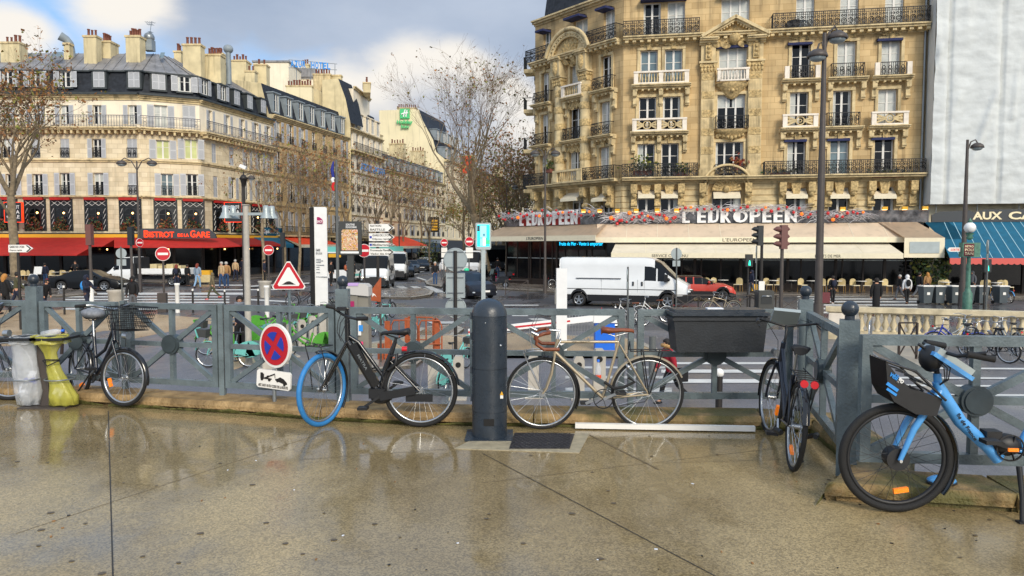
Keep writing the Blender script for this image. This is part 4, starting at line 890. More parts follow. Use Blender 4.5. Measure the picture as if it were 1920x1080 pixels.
for k_ in range(4):
 for i in(0,1):
  p=Vector((B0.x-.3+i*1.0,B0.y+1.4+i*4.2,Zb2+k_*FH-.1));mb=MB('stone_trim');mb.box(-.5,.3,-.7,.7,-.3,0);o=mb.build('balcony',eu,Matrix.Translation(p)@rotZ(-.2));rl=MB('iron')
  [rl.box(-.5,-.47,y,y+.03,0,.95)for y in np.arange(-.7,.7,.12)];rl.box(-.52,-.45,-.7,.7,.92,.98);rl.box(-.5,.2,-.7,-.67,.92,.98);rl.build('railing',o,Matrix.Translation(p)@rotZ(-.2))
def railing(f,x0,x1,z,out,h=1.0,style='scroll',m_='iron'):
 mb=MB(m_);w=x1-x0;mb.box(x0,x1,-out-.02,-out+.02,z+h-.05,z+h);mb.box(x0,x1,-out-.015,-out+.015,z+.1,z+.13);mb.box(x0,x1,-out-.012,-out+.012,z+h-.2,z+h-.17)
 for x in np.arange(x0,x1+.01,.13):mb.box(x-.015,x+.015,-out-.011,-out+.011,z,z+h-.03)
 n=max(1,int(w/.42))
 for i in range(n):
  x=x0+(i+.5)*w/n;mb.ring((x,-out,z+.36*h),.17,.033,n=10,k=3);mb.ring((x,-out,z+.36*h),.08,.028,n=8,k=3)
  for s_ in(-.1,.1):mb.ring((x+s_,-out,z+.66*h),.07,.03,n=8,k=3)
  mb.ring((x,-out,z+.15*h),.06,.026,n=6,k=3);mb.ring((x,-out,z+.89*h),.05,.016,n=6,k=3)
 for x in(x0,x1):mb.box(x-.02,x+.02,-out,0,z+h-.05,z+h);[mb.box(x-.011,x+.011,-y-.01,-y+.01,z,z+h)for y in np.arange(.15,out,.15)]
 return f.part(mb,'railing')
S_=lambda px,py=300:fm_.sx(px,py)
railing(fm_,0,S_(1306,320),Zb2,.95);railing(fm_,S_(1430,320),fm_.L-.1,Zb2,.95);railing(fm_,S_(1340,315),S_(1394,315),Zb2+.15,.5,.75)
railing(fm_,0,S_(1310,60),Zb5,.8,1.1);railing(fm_,S_(1446,40),fm_.L-.05,Zb5,.8,1.1)
T_=lambda px,py=300:fl_.sx(px,py)
railing(fl_,T_(1103,320),fl_.L,Zb2,.95);railing(fl_,-.4,T_(1040,330),Zb2,.95);railing(fl_,T_(1113,90),fl_.L,Zb5,.8,1.1);railing(fl_,-.3,T_(1040,110),Zb5,.8,1.1)
def surround(f,px,w,z,h=2.35,key=True,cons=True,seed=0):
 x=f.hit(px,200)[0];mb=MB('stone_trim');t=.2;z0=z+.12
 mb.box(x-w/2-t,x-w/2-.0,-.09,.01,z0,z0+h+.02);mb.box(x+w/2+.0,x+w/2+t,-.09,.01,z0,z0+h+.02);mb.box(x-w/2-t,x+w/2+t,-.12,.01,z0+h+.02,z0+h+.22)
 if key:mb.m('stone_carved');ornament(mb,x,z0+h+.52,w*1.1,.55,.34,seed);mb.box(x-.16,x+.16,-.22,0,z0+h+.02,z0+h+.75)
 return f.part(mb,'window_surround')
def stone_balcony(f,x,z,w,kind,out=.55,seed=0):
 mb=MB('stone_trim');mould(mb,x-w/2-.15,x+w/2+.15,z-.3,[(.12,out*.7),(.1,out+.1),(.08,out+.22)]);n=int(w/.4)
 [mb.box(xx-.07,xx+.07,-out*.9,-.1,z-.42,z-.302)for xx in np.linspace(x-w/2+.2,x+w/2-.2,max(2,n))]
 for s_ in(-1,1)if w<2.4 else(-1,0,1):bracket(mb,x+s_*(w/2-.08),z-.30,.26,1.15,out*.8)
 o=f.part(mb,'balcony')
 if kind in('baluster','pierced','pier'):
  b=MB('stone_white');piers=[x-w/2,x+w/2-.3]+([x-.16]if w>2.4 else[])
  for q in piers:b.box(q,q+.3,-out-.12,-out+.1,z,z+.85)
  if kind!='pier':
   b.box(x-w/2-.02,x+w/2+.02,-out-.16,-out+.14,z+.78,z+.9);b.box(x-w/2,x+w/2,-out-.1,-out+.08,z,z+.12)
  spans=[(x-w/2+.3,x+w/2-.3)]if w<2.4 else[(x-w/2+.3,x-.16),(x+.14,x+w/2-.3)]
  for a,c in spans:
   if kind=='baluster':b.m('stone_trim');baluster_row(b,a,c,z+.12,z+.78,-out)
   elif kind=='pierced':
    b.m('stone_trim');m_=(a+c)/2;rr=.27
    b.ring((m_,-out,z+.45),rr,.05,n=16,k=5);b.ring((m_,-out,z+.45),.1,.04,n=10,k=4)
    for s_ in(-1,1):
     for zz in(.18,.72):b.bar((m_+s_*.2,-out,z+.45),(m_+s_*(c-a)/2,-out,z+zz),.07,.1)
     b.bar((m_+s_*.2,-out,z+.45),(m_+s_*(c-a)/2,-out,z+.45),.06,.1)
     b.ring((m_+s_*(c-a)*.36,-out,z+.45),.13,.035,n=10,k=4)
  f.part(b,'balustrade',o)
  if kind=='pier':f.put('railing',rail_mesh(w-.7,.9,'scroll'),(x,-out,z),o)
 elif kind=='belly':f.put('railing',rail_mesh(w-.15,.95,'belly',depth=.45),(x,-out+.05,z),o)
 elif kind=='iron':f.put('railing',rail_mesh(w-.15,.95,'scroll',depth=.45),(x,-out+.05,z),o)
 return o
zf=[Zb2,Zb2+FH,Zb2+2*FH,Zb5]
for k_,(px,pn)in col.items():
 for i in range(3):surround(fm_,px[i],1.9 if k_=='c' else W1,zf[i],seed=i+hash(k_[0])%3,key=(k_!='c' or i==2)and i!=1 or k_=='c' and i==0)
for i,kd in((1,'pierced'),(2,'baluster')):
 xa=fm_.hit(col['p1'][0][i],200)[0];xb=fm_.hit(col['p2'][0][i],200)[0];stone_balcony(fm_,(xa+xb)/2,zf[i],xb-xa+2.1,kd)
for i,kds in((1,('pierced','belly','pierced')),(2,('pier','belly','pier'))):
 for key,kd in zip(('r1','r2','r3'),kds):stone_balcony(fm_,fm_.hit(col[key][0][i],200)[0],zf[i],2.3,kd)
cx1=fm_.hit(1371,215)[0];cx2=fm_.hit(1373,130)[0]
for z,pr in((zf[2]-.05,[(.05,-1.1),(.35,-.95),(.55,-.7),(.95,-.3),(1.08,-.2),(1.12,0)]),(zf[1]-.02,[(.1,-.75),(.6,-.55),(.95,-.2),(1.15,-.1),(1.18,0)])):
 mb=MB('stone_carved');n=18;x=cx2 if z>zf[1]+1 else cx1;vs=[]
 for r_,dz in pr:
  for j in range(n+1):a=math.pi*j/n;vs.append((x+r_*math.cos(a)*1.0,-r_*math.sin(a)*.62,z+dz))
 mb.add(vs,[(i*(n+1)+j,i*(n+1)+j+1,(i+1)*(n+1)+j+1,(i+1)*(n+1)+j)for i in range(len(pr)-1)for j in range(n)],True);mb.add(vs[-(n+1):],[tuple(range(n+1))])
 mb.m('stone_carved');[mb.ball((x+q*.25,-.25-.1*(2-abs(q)),z-.55+.08*abs(q)),.14,7)for q in(-3,-2,-1,0,1,2,3)];fm_.part(mb,'tub_balcony')
mb=MB('stone_white');x=cx2
for a in(-1.05,.85):mb.box(x+a,x+a+.2,-.72,-.52,zf[2],zf[2]+.8)
mb.box(x-1.1,x+1.1,-.76,-.48,zf[2]+.76,zf[2]+.88);mb.box(x-1.08,x+1.08,-.72,-.5,zf[2],zf[2]+.1);baluster_row(mb,x-.85,x+.85,zf[2]+.1,zf[2]+.76,-.62,.2,.06);fm_.part(mb,'balustrade')
fm_.put('railing',rail_mesh(2.2,.95,'belly',depth=.5),(cx1,-.62,zf[1]))
def pilaster(f,x,z0,z1,w,out,round_=False):
 mb=MB('stone_trim');mb.box(x-w/2-.1,x+w/2+.1,-out-.12,0,z0-.02,z0+.55);mb.box(x-w/2-.05,x+w/2+.05,-out-.06,0,z0+.55,z0+.7)
 zc=z1-.75
 if round_:mb.lathe([(w/2,z0+.7),(w/2*.97,zc)],16,(x,-out*.35,0))
 else:mb.box(x-w/2,x+w/2,-out,0,z0+.7,zc)
 z=z0+.9;i=0
 while z<zc-.3:
  if i%2:
   mb.m('stone_carved')
   if round_:mb.lathe([(w/2+.02,z),(w/2+.045,z+.04),(w/2+.045,z+.48),(w/2+.02,z+.52)],16,(x,-out*.35,0))
   else:
    mb.box(x-w/2+.04,x+w/2-.04,-out-.035,-out+.01,z,z+.5);rd=random.Random(i)
    for q in range(12):mb.ring((x+rd.uniform(-.3,.3)*w*.95,-out-.035,z+.25+rd.uniform(-.16,.16)),rd.uniform(.05,.09),.02,n=7,k=3)
   z+=.55
  else:
   mb.m('stone_trim')
   if not round_:
    for q in np.linspace(-w/2+.09,w/2-.09,8):mb.box(x+q-.02,x+q+.02,-out-.025,-out+.01,z,z+.66)
   z+=.74
  i+=1
 mb.m('stone_carved');yy=-out*.35 if round_ else-out*.5
 mb.box(x-w/2-.03,x+w/2+.03,-out-.03,0,zc,zc+.62)
 for s_ in(-1,1):mb.cyl((x+s_*w*.5,-out-.12,zc+.48),(x+s_*w*.5,0,zc+.48),.13,8)
 for q in range(5):mb.ball((x+(q-2)*w*.24,-out-.03,zc+.17),.11,6,(1,.8,1.6));mb.ball((x+(q-2)*w*.24,-out-.06,zc+.36),.09,6)
 mb.m('stone_trim');mb.box(x-w/2-.16,x+w/2+.16,-out-.16,0,zc+.62,zc+.75);return f.part(mb,'pilaster')
zcap=fm_.hit(1327,117)[1]
xp1,xp2=fm_.hit(1326,220)[0],fm_.hit(1414,220)[0]
for x in(xp1,xp2):pilaster(fm_,x,Zb2,zcap,.92,.28)
mb=MB('stone_trim')
for x in(xp1,xp2):
 mb.box(x-.5,x+.5,-.3,0,zcap,Zb5-.7);mb.m('stone_carved');mb.box(x-.2,x+.2,-.5,-.28,zcap+.1,Zb5-.75);[mb.ball((x,-.5,zcap+.3+q*.3),.13,6)for q in range(4)];mb.m('stone_trim');mould(mb,x-.62,x+.62,Zb5-.7,[(.1,.4),(.12,.6),(.1,.85),(.1,.95)])
zg0,zg1=Zb5-.28,fm_.hit(1372,37)[1];gx0,gx1=fm_.hit(1314,68)[0],fm_.hit(1440,62)[0];gm=(gx0+gx1)/2
mb.prism([(gx0+.3,zg0),(gx1-.3,zg0),(gm,zg1-.3)],-.32,.0)
for a,b in(((gx0,zg0+.05),(gm+.05,zg1)),((gm-.05,zg1),(gx1,zg0+.05))):
 mb.bar((a[0],-.5,a[1]),(b[0],-.5,b[1]),1.0,.2);mb.bar((a[0],-.42,a[1]-.18),(b[0],-.42,b[1]-.18),.8,.14)
 for q in np.linspace(.1,.9,11):mb.box(a[0]+(b[0]-a[0])*q-.06,a[0]+(b[0]-a[0])*q+.06,-.72,-.3,a[1]+(b[1]-a[1])*q-.38,a[1]+(b[1]-a[1])*q-.24)
mb.m('stone_carved');ornament(mb,gm,zg0-.1,3.0,1.2,.9,3);mb.ball((gm,-.45,zg0),.42,10);ornament(mb,gm,zg0+.35,2.0,.6,.8,5);fm_.part(mb,'gable')
xs_=fm_.hit(1362,350)[0];zs_=fm_.hit(1362,358)[1];mb=MB('stone_carved')
for q in range(11):a=math.pi*(q+.5)/11;mb.tube([(xs_,-.1,zs_),(xs_+math.cos(a)*1.0,-.2,zs_+math.sin(a)*.9)],[.05,.14],6)
mb.ball((xs_,-.25,zs_+.12),.25,8);mb.m('stone_trim')
mb.ring((xs_,-.35,zs_-.05),1.6,.11,n=24,k=6,a0=20,a1=160);mb.ring((xs_,-.22,zs_-.05),1.38,.09,n=24,k=6,a0=5,a1=175);mb.ring((xs_,-.5,zs_+.0),1.78,.09,n=24,k=6,a0=28,a1=152);fm_.part(mb,'shell_arch')
for px in(1189,1233,1277,1317,1402,1466,1520,1552,1598,1632,1685,1710):
 mb=MB('stone_carved');x=fm_.hit(px,350)[0];bracket(mb,x,Zb2-.42,.42,1.7,.6);mb.ball((x,-.34,Zb2-1.15),.22,8,(1,1,1.2));fm_.part(mb,'console')
for px in(1211,1255,1492,1573,1657):x=fm_.hit(px,350)[0];mb=MB('stone_carved');mb.prism([(x-.2,Zb2-1.25),(x+.2,Zb2-1.25),(x+.35,Zb2-.45),(x-.35,Zb2-.45)],-.3,0);fm_.part(mb,'keystone')
for px,w in((1212,31),(1255,31),(1362,50),(1492,40),(1572,36),(1656,42)):
 x0=fm_.hit(px-w/2,362)[0];x1=fm_.hit(px+w/2,362)[0];zt=fm_.hit(px,358)[1];awning(fm_,'window_awning',x0,x1,zt,zt-.38,.5,.18,'cream_canvas','cream_side')
for px,w,dz in((1079,30,0),(1133,22,0)):
 x0=fl_.hit(px-w/2,366)[0];x1=fl_.hit(px+w/2,366)[0];zt=fl_.hit(px,361)[1];awning(fl_,'window_awning',x0,x1,zt,zt-.5,.75,.2,'cream_canvas','cream_side')
def blind(f,px,w,z,out=.3):
 x=f.hit(px,40)[0];mb=MB('blue_canvas');mb.box(x-w/2,x+w/2,-out,-.02,z-.14,z+.02);mb.add([(x-w/2,-.02,z+.1),(x+w/2,-.02,z+.1),(x+w/2,-out,z),(x-w/2,-out,z)],[(3,2,1,0),(0,1,2,3)]);f.part(mb,'roller_blind')
xm=(1221+1266)/2;blind(fm_,xm,3.2,Zb5+2.65,.7);blind(fm_,1376,2.1,Zb5+2.65,.5);blind(fm_,1373,2.1,zf[2]+2.5);blind(fm_,1500,1.6,zf[2]+2.5);blind(fm_,1668,1.6,zf[2]+2.5)
for px in(1495,1576,1660):blind(fm_,px,1.5,zf[0]+2.5)
blind(fl_,1026,.95,Zb5+2.4,.9);blind(fl_,1086,1.7,Zb5+2.6,.9);blind(fl_,1141,1.1,Zb5+2.5,.9);blind(fm_,1506,1.6,Zb5+2.65)
for pxs,w in(((1021,1022,1023),.95),((1080,1081,1082),1.5),((1134,1135,1137),1.05)):
 for i in range(3):surround(fl_,pxs[i],w,zf[i],seed=i+4,key=(i!=1))
for i in(1,2):
 stone_balcony(fl_,fl_.hit((1022,1023)[i-1],200)[0],zf[i],2.0,'belly');stone_balcony(fl_,fl_.hit((1135,1137)[i-1],200)[0],zf[i],2.0,'belly')
stone_balcony(fl_,fl_.hit(1081,220)[0],zf[1],2.2,'iron');stone_balcony(fl_,fl_.hit(1082,150)[0],zf[2],2.2,'baluster')
xl,xr=fl_.hit(1053,220)[0],fl_.hit(1101,220)[0];zc2=fl_.hit(1053,146)[1]
for x in(xl,xr):pilaster(fl_,x,Zb2,zc2,.85,.5,True)
mb=MB('stone_trim');mc_=(xl+xr)/2;zA=Zb5-.25
for x in(xl,xr):mb.box(x-.5,x+.5,-.75,0,zc2,zA);mb.m('stone_carved');mb.ball((x,-.75,(zc2+zA)/2),.3,8,(1,.6,2));mb.m('stone_trim');mould(mb,x-.6,x+.6,zA-.1,[(.12,.85),(.12,1.0)])
Rr=2.5;zC=zA-.5
for rr,t in((Rr,.16),(Rr-.28,.12),(Rr-.5,.1)):mb.ring((mc_,-.85-.3*(rr-Rr),zC),rr,t,n=28,k=6,a0=18,a1=162)
n=16;arc=[(mc_+(Rr-.4)*math.cos(R(18+144*i/n)),zC+(Rr-.4)*math.sin(R(18+144*i/n)))for i in range(n+1)];mb.prism(arc,-.45,0)
[mb.box(mc_+2.12*math.cos(R(a))-.07,mc_+2.12*math.cos(R(a))+.07,-.85,-.4,zC+2.12*math.sin(R(a))-.07,zC+2.12*math.sin(R(a))+.07)for a in range(26,160,8)]
mb.m('stone_carved');ornament(mb,mc_,zA+.15,2.6,1.1,1.2,6);ornament(mb,mc_,zA+.8,1.8,.8,1.2,8);fl_.part(mb,'segmental_gable')
for px in(1012,1034,1058,1104,1125,1148):mb=MB('stone_carved');x=fl_.hit(px,350)[0];bracket(mb,x,Zb2-.42,.45,1.6,.8);fl_.part(mb,'console')
for i in range(3):mb=MB('stone_carved');ornament(mb,fl_.hit(1081,200)[0],zf[i+1]-.65,1.6,.5,.5,i);fl_.part(mb,'carving')
mb=MB('stone_trim');xq=fl_.hit(1081,320)[0];mb.box(xq-1.6,xq+1.6,-1.05,-.8,Zb2+.0,Zb2+.12);mb.box(xq-1.6,xq+1.6,-1.1,-.75,Zb2+.85,Zb2+1.0);baluster_row(mb,xq-1.0,xq+1.0,Zb2+.12,Zb2+.85,-.92);[mb.box(xq+a,xq+a+.5,-1.08,-.78,Zb2+.12,Zb2+.85)for a in(-1.6,1.1)]
fl_.part(mb,'balustrade')
def plant(f,px,py,w,h,out,lab,n=160,mats=('leaf_green','leaf_olive'),seed=1):
 x,z=f.hit(px,py);rd=random.Random(seed);mb=MB(mats[0])
 for i in range(n):
  c_=Vector((x+rd.gauss(0,.33)*w,-out+rd.uniform(-.2,.2),z+abs(rd.gauss(0,.45))*h));q=.11;mb.m(rd.choice(mats));d1=Vector([rd.uniform(-q,q)for _ in range(3)]);d2=Vector([rd.uniform(-q,q)for _ in range(3)]);mb.add([c_-d1,c_+d2,c_+d1,c_-d2],[(0,1,2,3)])
 mb.m('terracotta');mb.box(x-w*.4,x+w*.4,-out-.15,-out+.15,z-.3,z+.02);F=f.F;tag(mb.build('balcony_plant',None,F),lab,'plant')
plant(fm_,1205,322,1.6,1.1,.6,'bushy green plant behind the long iron balcony railing, left of the front door window',seed=2);plant(fm_,1275,325,1.2,.6,.6,'low leafy balcony plants behind the long iron railing near its right end',100,seed=3);plant(fl_,1040,318,.8,.8,.6,'small bright green plant on the corner balcony',90,seed=4)
plant(fm_,1383,312,.7,.8,.35,'red and green potted plant on the small central balcony',90,('leaf_red','leaf_brown'),seed=5);plant(fm_,1660,326,2.4,.3,.6,'low planter box behind the right long balcony',90,seed=6);plant(fm_,1460,326,1.6,.3,.6,'planter box at the left end of the right long balcony',80,seed=7)
mb=MB('steel_grey');a=fm_.L-.12;mb.cyl((a,-.12,3.5),(a,-.12,ZTOP),.07,8);fm_.part(mb,'downpipe')
x,z=fm_.hit(1488,56);mb=MB('black_matt');mb.ball((x,-.45,z+.2),.5,10,(1.3,.5,.8));mb.m('steel_grey');mb.ball((x+.5,-.45,z+.15),.42,9,(1.2,.6,.9));tag(mb.build('covered_barbecue',None,fm_.F),'object wrapped in black plastic on the upper right balcony','covered object')
# ---------------- brasserie front: fascia, lettering, garland, awnings, terrace
OF=3.0
ft=Facade(eu,fm_.a.xy-fm_.n.xy*OF+fm_.d.xy*-1.0,B2-fm_.n.xy*OF);ftl=Facade(eu,fl_.a.xy-fl_.n.xy*OF,ft.a.xy)
zq=lambda f,px,py,out=0:f.hit(px,py,out)[1]
zs0,zs1=zq(ft,1400,418),zq(ft,1400,396)
for f,s1 in((ft,ft.sx(1741,410)),(ftl,ftl.L)):
 mb=MB('marble');mb.box(0 if f is ft else-.2,s1,-.05,.2,zs0,zs1);f.part(mb,'fascia')
 mb=MB('zinc_dark');mb.box(0,s1-.5,.2,OF,zs0-.1,zs1-.1);f.part(mb,'terrace_roof')
 mb=MB('dark_int');mb.box(0,s1,.6,.7,0,zs0);mb.m('dark_wood');n=int(s1/1.25)
 for i in range(n+1):mb.box(i*s1/n-.05,i*s1/n+.05,-.02,.1,0,zs0)
 for i in range(int(s1/3)+1):mb.box(i*3-.09 if i else 0,i*3+.09,-.05,.12,0,zs0)
 mb.box(0,s1,-.03,.08,0,.55);mb.m('glass_dark');mb.box(0,s1,.02,.05,.55,zs0-.05);mb.m('sign_back');mb.box(0,s1,.0,.02,2.1,2.16);f.part(mb,'terrace_front')
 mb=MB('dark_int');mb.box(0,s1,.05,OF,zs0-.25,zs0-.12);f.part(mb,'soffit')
def deco(f,x,z0,z1,ch,wpx):
 mb.text(ch,x,x+wpx,z0,z1,-.14,.08,.035)
def lettering(f,x0,x1,z0,z1,txt,mm,back='letter_black'):
 global mb
 mb=MB(mm);wt={"'":.3,'I':.4,'R':.95,'O':1.3,'P':.95,'E':.8,'N':1.05,'L':.7,'U':.95};tot=sum(wt.get(c,1)+.18 for c in txt);x=x0
 for c in txt:
  w=wt.get(c,1)/tot*(x1-x0)
  if c=="'":mb.box(x+w*.2,x+w*.7,-.14,-.06,z1-(z1-z0)*.3,z1)
  else:
   mb.text(c,x,x+w,z0,z1,-.14,.08,.02)
   if c in 'LEPRNU':mb.box(x,x+w*.42,-.15,-.07,z0,z1)
   if c=='O':mb.prism([(x+w*.5,z0),(x+w*.5,z1),(x+w*.22,z1-.06),(x+.02,z0+(z1-z0)*.6),(x+.02,z0+(z1-z0)*.4),(x+w*.22,z0+.06)][::-1],-.15,-.07)
  x+=(wt.get(c,1)+.18)/tot*(x1-x0)
 return f.part(mb,'lettering')
def szx(f,px,py=405):return f.sx(px,py)
lettering(ft,szx(ft,1279),szx(ft,1497),zs0+.02,zq(ft,1400,394),"L'EUROPEEN",'letter_white');lettering(ftl,szx(ftl,977),szx(ftl,1087),zs0+.02,zq(ftl,1040,396),"L'EUROPEEN",'letter_white')
mb=MB('red_dark');mb.box(szx(ftl,975),szx(ftl,1089),-.08,-.052,zs0+.01,zs1-.02);ftl.part(mb,'sign_backing')
rg=thing('garland','silver twig garland with red baubles along the brasserie sign','garland',(ft.a.x,ft.a.y,zs1))
rd=random.Random(21);tw=MB('twig_silver');bl=[]
def gar(f,x0,x1,zc,spread,n,nb):
 for i in range(n):
  x=rd.uniform(x0,x1);z=zc+rd.gauss(0,spread);a=rd.uniform(-.5,.5)+(math.pi if rd.random()<.3 else 0);l_=rd.uniform(.4,.9)
  p=[Vector((x,-.22,z)),Vector((x+math.cos(a)*l_*.5,-.35,z+math.sin(a)*l_*.5+.1)),Vector((x+math.cos(a)*l_,-.45,z+math.sin(a)*l_-.03))];tw.tube([f.F@v for v in p],[.016,.013,.006],3,False)
 for i in range(nb):
  x=x0+(i+.5+rd.uniform(-.35,.35))*(x1-x0)/nb;bl.append(f.F@Vector((x,-.45,zc+rd.gauss(0,spread*1.1))))
zc_=(zs0+zs1)/2;gar(ft,0.2,szx(ft,1270),zc_-.0,.17,330,22);gar(ft,szx(ft,1270),szx(ft,1500),zs1+.12,.07,260,20);gar(ft,szx(ft,1496),szx(ft,1622),zc_+.05,.13,170,13);gar(ftl,-.6,ftl.L,zs1+.02,.14,330,26)
tw.build('twigs',rg,Matrix())
bb=MB('ball_red');bb.ball((0,0,0),.11,8);o=bb.build('bauble',rg,Matrix());bme=o.data;bpy.data.objects.remove(o);b2_=MB('ball_orange');b2_.ball((0,0,0),.12,8);o=b2_.build('bauble',rg,Matrix());bme2=o.data;bpy.data.objects.remove(o)
for i,p in enumerate(bl[:95]):place('bauble',bme2 if i%6==0 else bme,rg,Matrix.Translation(p)@Matrix.Scale(rd.uniform(.7,1.15),4))
mb=MB('yellow_panel')
for px in(1095,1125,1158,1193,1232,1268,1577,1655,1692,1730):x=szx(ft,px,396);mb.box(x-.16,x+.16,-.5,-.3,zs1+.02,zs1+.2);mb.m('warm_lamp');mb.box(x-.12,x+.12,-.49,-.31,zs1-.0,zs1+.018);mb.m('yellow_panel')
ft.part(mb,'spotlights')
xA=ft.sx(1137,430);xE=ft.sx(1748,480);zt=zs0-.02;o1=1.6
zl=zq(ft,1400,445,o1)
awning(ft,'awning',-.6,xE-1.1,zt,zl,o1,.33,'canvas_taupe','cream_side',seams=1.9,sm_='cream_canvas')
mb=MB('canvas_taupe');x0=xE-3.3
mb.add([(x0,-.1,zt+.02),(xE-1.0,-.1,zt+.02),(xE-.1,-o1-.6,zl-.05),(x0+.9,-o1-.6,zl-.05)],[(3,2,1,0),(0,1,2,3)]);mb.m('cream_side');mb.box(x0+.9,xE-.1,-o1-.62,-o1-.58,zq(ft,1700,483,o1+.6),zl-.05)
mb.m('sign_back');mb.box(x0+1.2,x0+2.9,-o1-.65,-o1-.625,zl-1.0,zl-.3);ft.part(mb,'side_awning')
la=MB('letter_black');la.text("L'EUROPEEN",ft.sx(1350,450),ft.sx(1412,450),zl-.27,zl-.05,-o1-.035,.01,.0);ft.part(la,'lettering')
zl3=zq(ftl,1000,443,1.9)
mb=MB('canvas_taupe');Lf=ftl.L;mb.add([(-.3,-.05,zt),(Lf+.15,-.05,zt),(Lf+.9,-1.9,zl3),(-1.6,-1.9,zl3)],[(3,2,1,0),(0,1,2,3)]);mb.m('cream_side');mb.box(-1.6,Lf+.9,-1.94,-1.9,zl3-.35,zl3+.02);mb.add([(-1.6,-1.9,zl3-.35),(-1.6,-1.9,zl3),(-.3,-.05,zt)],[(0,1,2),(2,1,0)]);mb.m('letter_black');mb.text("L'EUROPEEN",ftl.hit(988,440,1.9)[0],ftl.hit(1019,440,1.9)[0],zl3-.26,zl3-.05,-1.95,.01);ftl.part(mb,'awning')
o2=3.4;z2t=zq(ft,1400,456,o1-.1);z2=zq(ft,1400,475,o2);xs0,xs1=ft.hit(1146,470,o2)[0],ft.hit(1694,470,o2)[0]
awning(ft,'awning',xs0,xs1,z2t,z2,o2,.30,'cream_canvas','cream_side',y0=o1-.4,seams=2.1,lean=.2)
la=MB('letter_black');la.text('SERVICE CONTINU',ft.hit(1222,480,o2)[0],ft.hit(1290,480,o2)[0],z2-.25,z2-.07,-o2-.035,.01);la.text('FRUITS DE MER',ft.hit(1528,480,o2)[0],ft.hit(1576,480,o2)[0],z2-.25,z2-.07,-o2-.035,.01);ft.part(la,'lettering')
mb=MB('dark_int');xa,xb=ftl.hit(1054,458)[0],ftl.hit(1139,458)[0];zz=zq(ftl,1095,458);mb.box(xa,xb,-.35,-.2,zz-.38,zz+.25);mb.m('letter_cyan');mb.text('Fruits de Mer - Vente à emporter',xa+.1,xb-.1,zz-.17,zz+.17,-.36,.01,.0);ftl.part(mb,'led_sign')
def make_chair():
 r=thing('bistro_chair','','chair');m1=MB('cream_side');m1.slab([(-.22,-.22),(.22,-.22),(.22,.2),(-.22,.2)],.44,.48);m1.build('seat',r)
 m2=MB('rattan');n=10;vs=[];pr=[(-.21,.48),(-.22,.7),(-.17,.84),(0,.9),(.17,.84),(.22,.7),(.21,.48)];m2.prism([(x,z)for x,z in pr][::-1],.2,.23);m2.build('backrest',r)
 for sx_,sy in((-1,-1),(1,-1),(-1,1),(1,1)):m3=MB('rattan_dark');m3.cyl((sx_*.2,sy*.19,.44),(sx_*.22,sy*.22,0),.018,5);m3.build('leg',r)
 return r
def make_table():
 r=thing('bistro_table','','table');m1=MB('sign_white');m1.lathe([(0,.72),(.33,.72),(.33,.75),(0,.75)],14);m1.build('tabletop',r);m2=MB('pole_black');m2.lathe([(.22,0),(.22,.02),(.03,.05),(.03,.72)],8);m2.build('pedestal',r);return r
chair0=make_chair();table0=make_table();used=[False,False]
def seatrow(f,pxs,out,tpxs,lab,tlab,grp,z=.12,py=530):
 for k_,(lst,base)in enumerate(((pxs,chair0),(tpxs,table0))):
  for i,px in enumerate(lst):
   s_=f.hit(px,py,out)[0];p=f.a+f.d*s_-f.n*out;loc=(p.x,p.y,z);rz=math.atan2(f.d.y,f.d.x)+(math.pi if k_==0 and False else 0)+((-.5,.4)[i%2]if k_==0 else 0)
   if not used[k_]:o=base;o.matrix_basis=Matrix.Translation(loc)@rotZ(rz);used[k_]=True
   else:o=copy_tree(base,loc=loc,rz=rz)
   o['label']=(lab,tlab)[k_];o['group']=grp+(' chairs',' tables')[k_]
rand=[1283,1305,1322,1341,1384,1440,1460,1505,1540,1561,1577,1603,1627,1664]
seatrow(ft,rand,2.0,[1294,1332,1356,1412,1450,1484,1522,1569,1615,1646],'cream rattan bistro chair on the wet pavement under the long cream awning','round white topped bistro table under the long cream awning','brasserie terrace')
fk=Facade(None,A0,A1)
seatrow(fk,[19,42,48,97,110,118,128],4.6,[104,123],'yellow rattan chair under the red brasserie awning','small round table among yellow chairs under the red awning','red awning terrace',py=520)
# ---------------- wrapped building and the teal brasserie
D3=fm_.d.xy;n3=fm_.n.xy
W0=B2-n3*1.3+D3*.1;W1_=W0+D3*34
wr=thing('wrapped_building','building hidden behind white scaffold sheeting beside the golden stone house','building',(W0.x,W0.y,0));fw=Facade(wr,W0,W1_)
zw0=zq(fw,1850,382);zw1=ZTOP+6;mb=MB('sheeting' if 0 else 'white_paint')
mat('sheeting','#ccd0cf',.75,nz=.07,ns=1.6,bump=.9,bs=5)
nx,nz_=170,150;rd=random.Random(5);folds=[(rd.uniform(0,34),rd.uniform(.12,.3),rd.uniform(.05,.15),rd.uniform(-.35,.35))for _ in range(46)]
import mathutils.noise as mn
vs=[]
for j in range(nz_+1):
 z=zw0+(zw1-zw0)*j/nz_
 for i in range(nx+1):
  x=i*.15 if i<140 else 21+(i-140)*.43;y=-.02*math.sin(z*1.6)-.03*math.sin(x*2.1)
  y+=.09*abs(((z-zw0)/2.0)%1-.5)-.05+.06*mn.noise(Vector((x*.6,z*1.6,0)))+.05*mn.noise(Vector((x*1.7,z*5.5,3)))
  for fx,fw_,fd_,fs in folds[:30]:
   d=(x-fx-fs*((z+fx*2)%7-3));y-=fd_*1.7*math.exp(-(d/fw_)**2)*max(0,math.sin(z*.45+fx*3))
  for sx0 in(.9,4.0,7.6,11.2,15):d=abs(x-sx0-.03*math.sin(z));y+=.3*math.exp(-(d/.09)**2)
  vs.append((x,y,z))
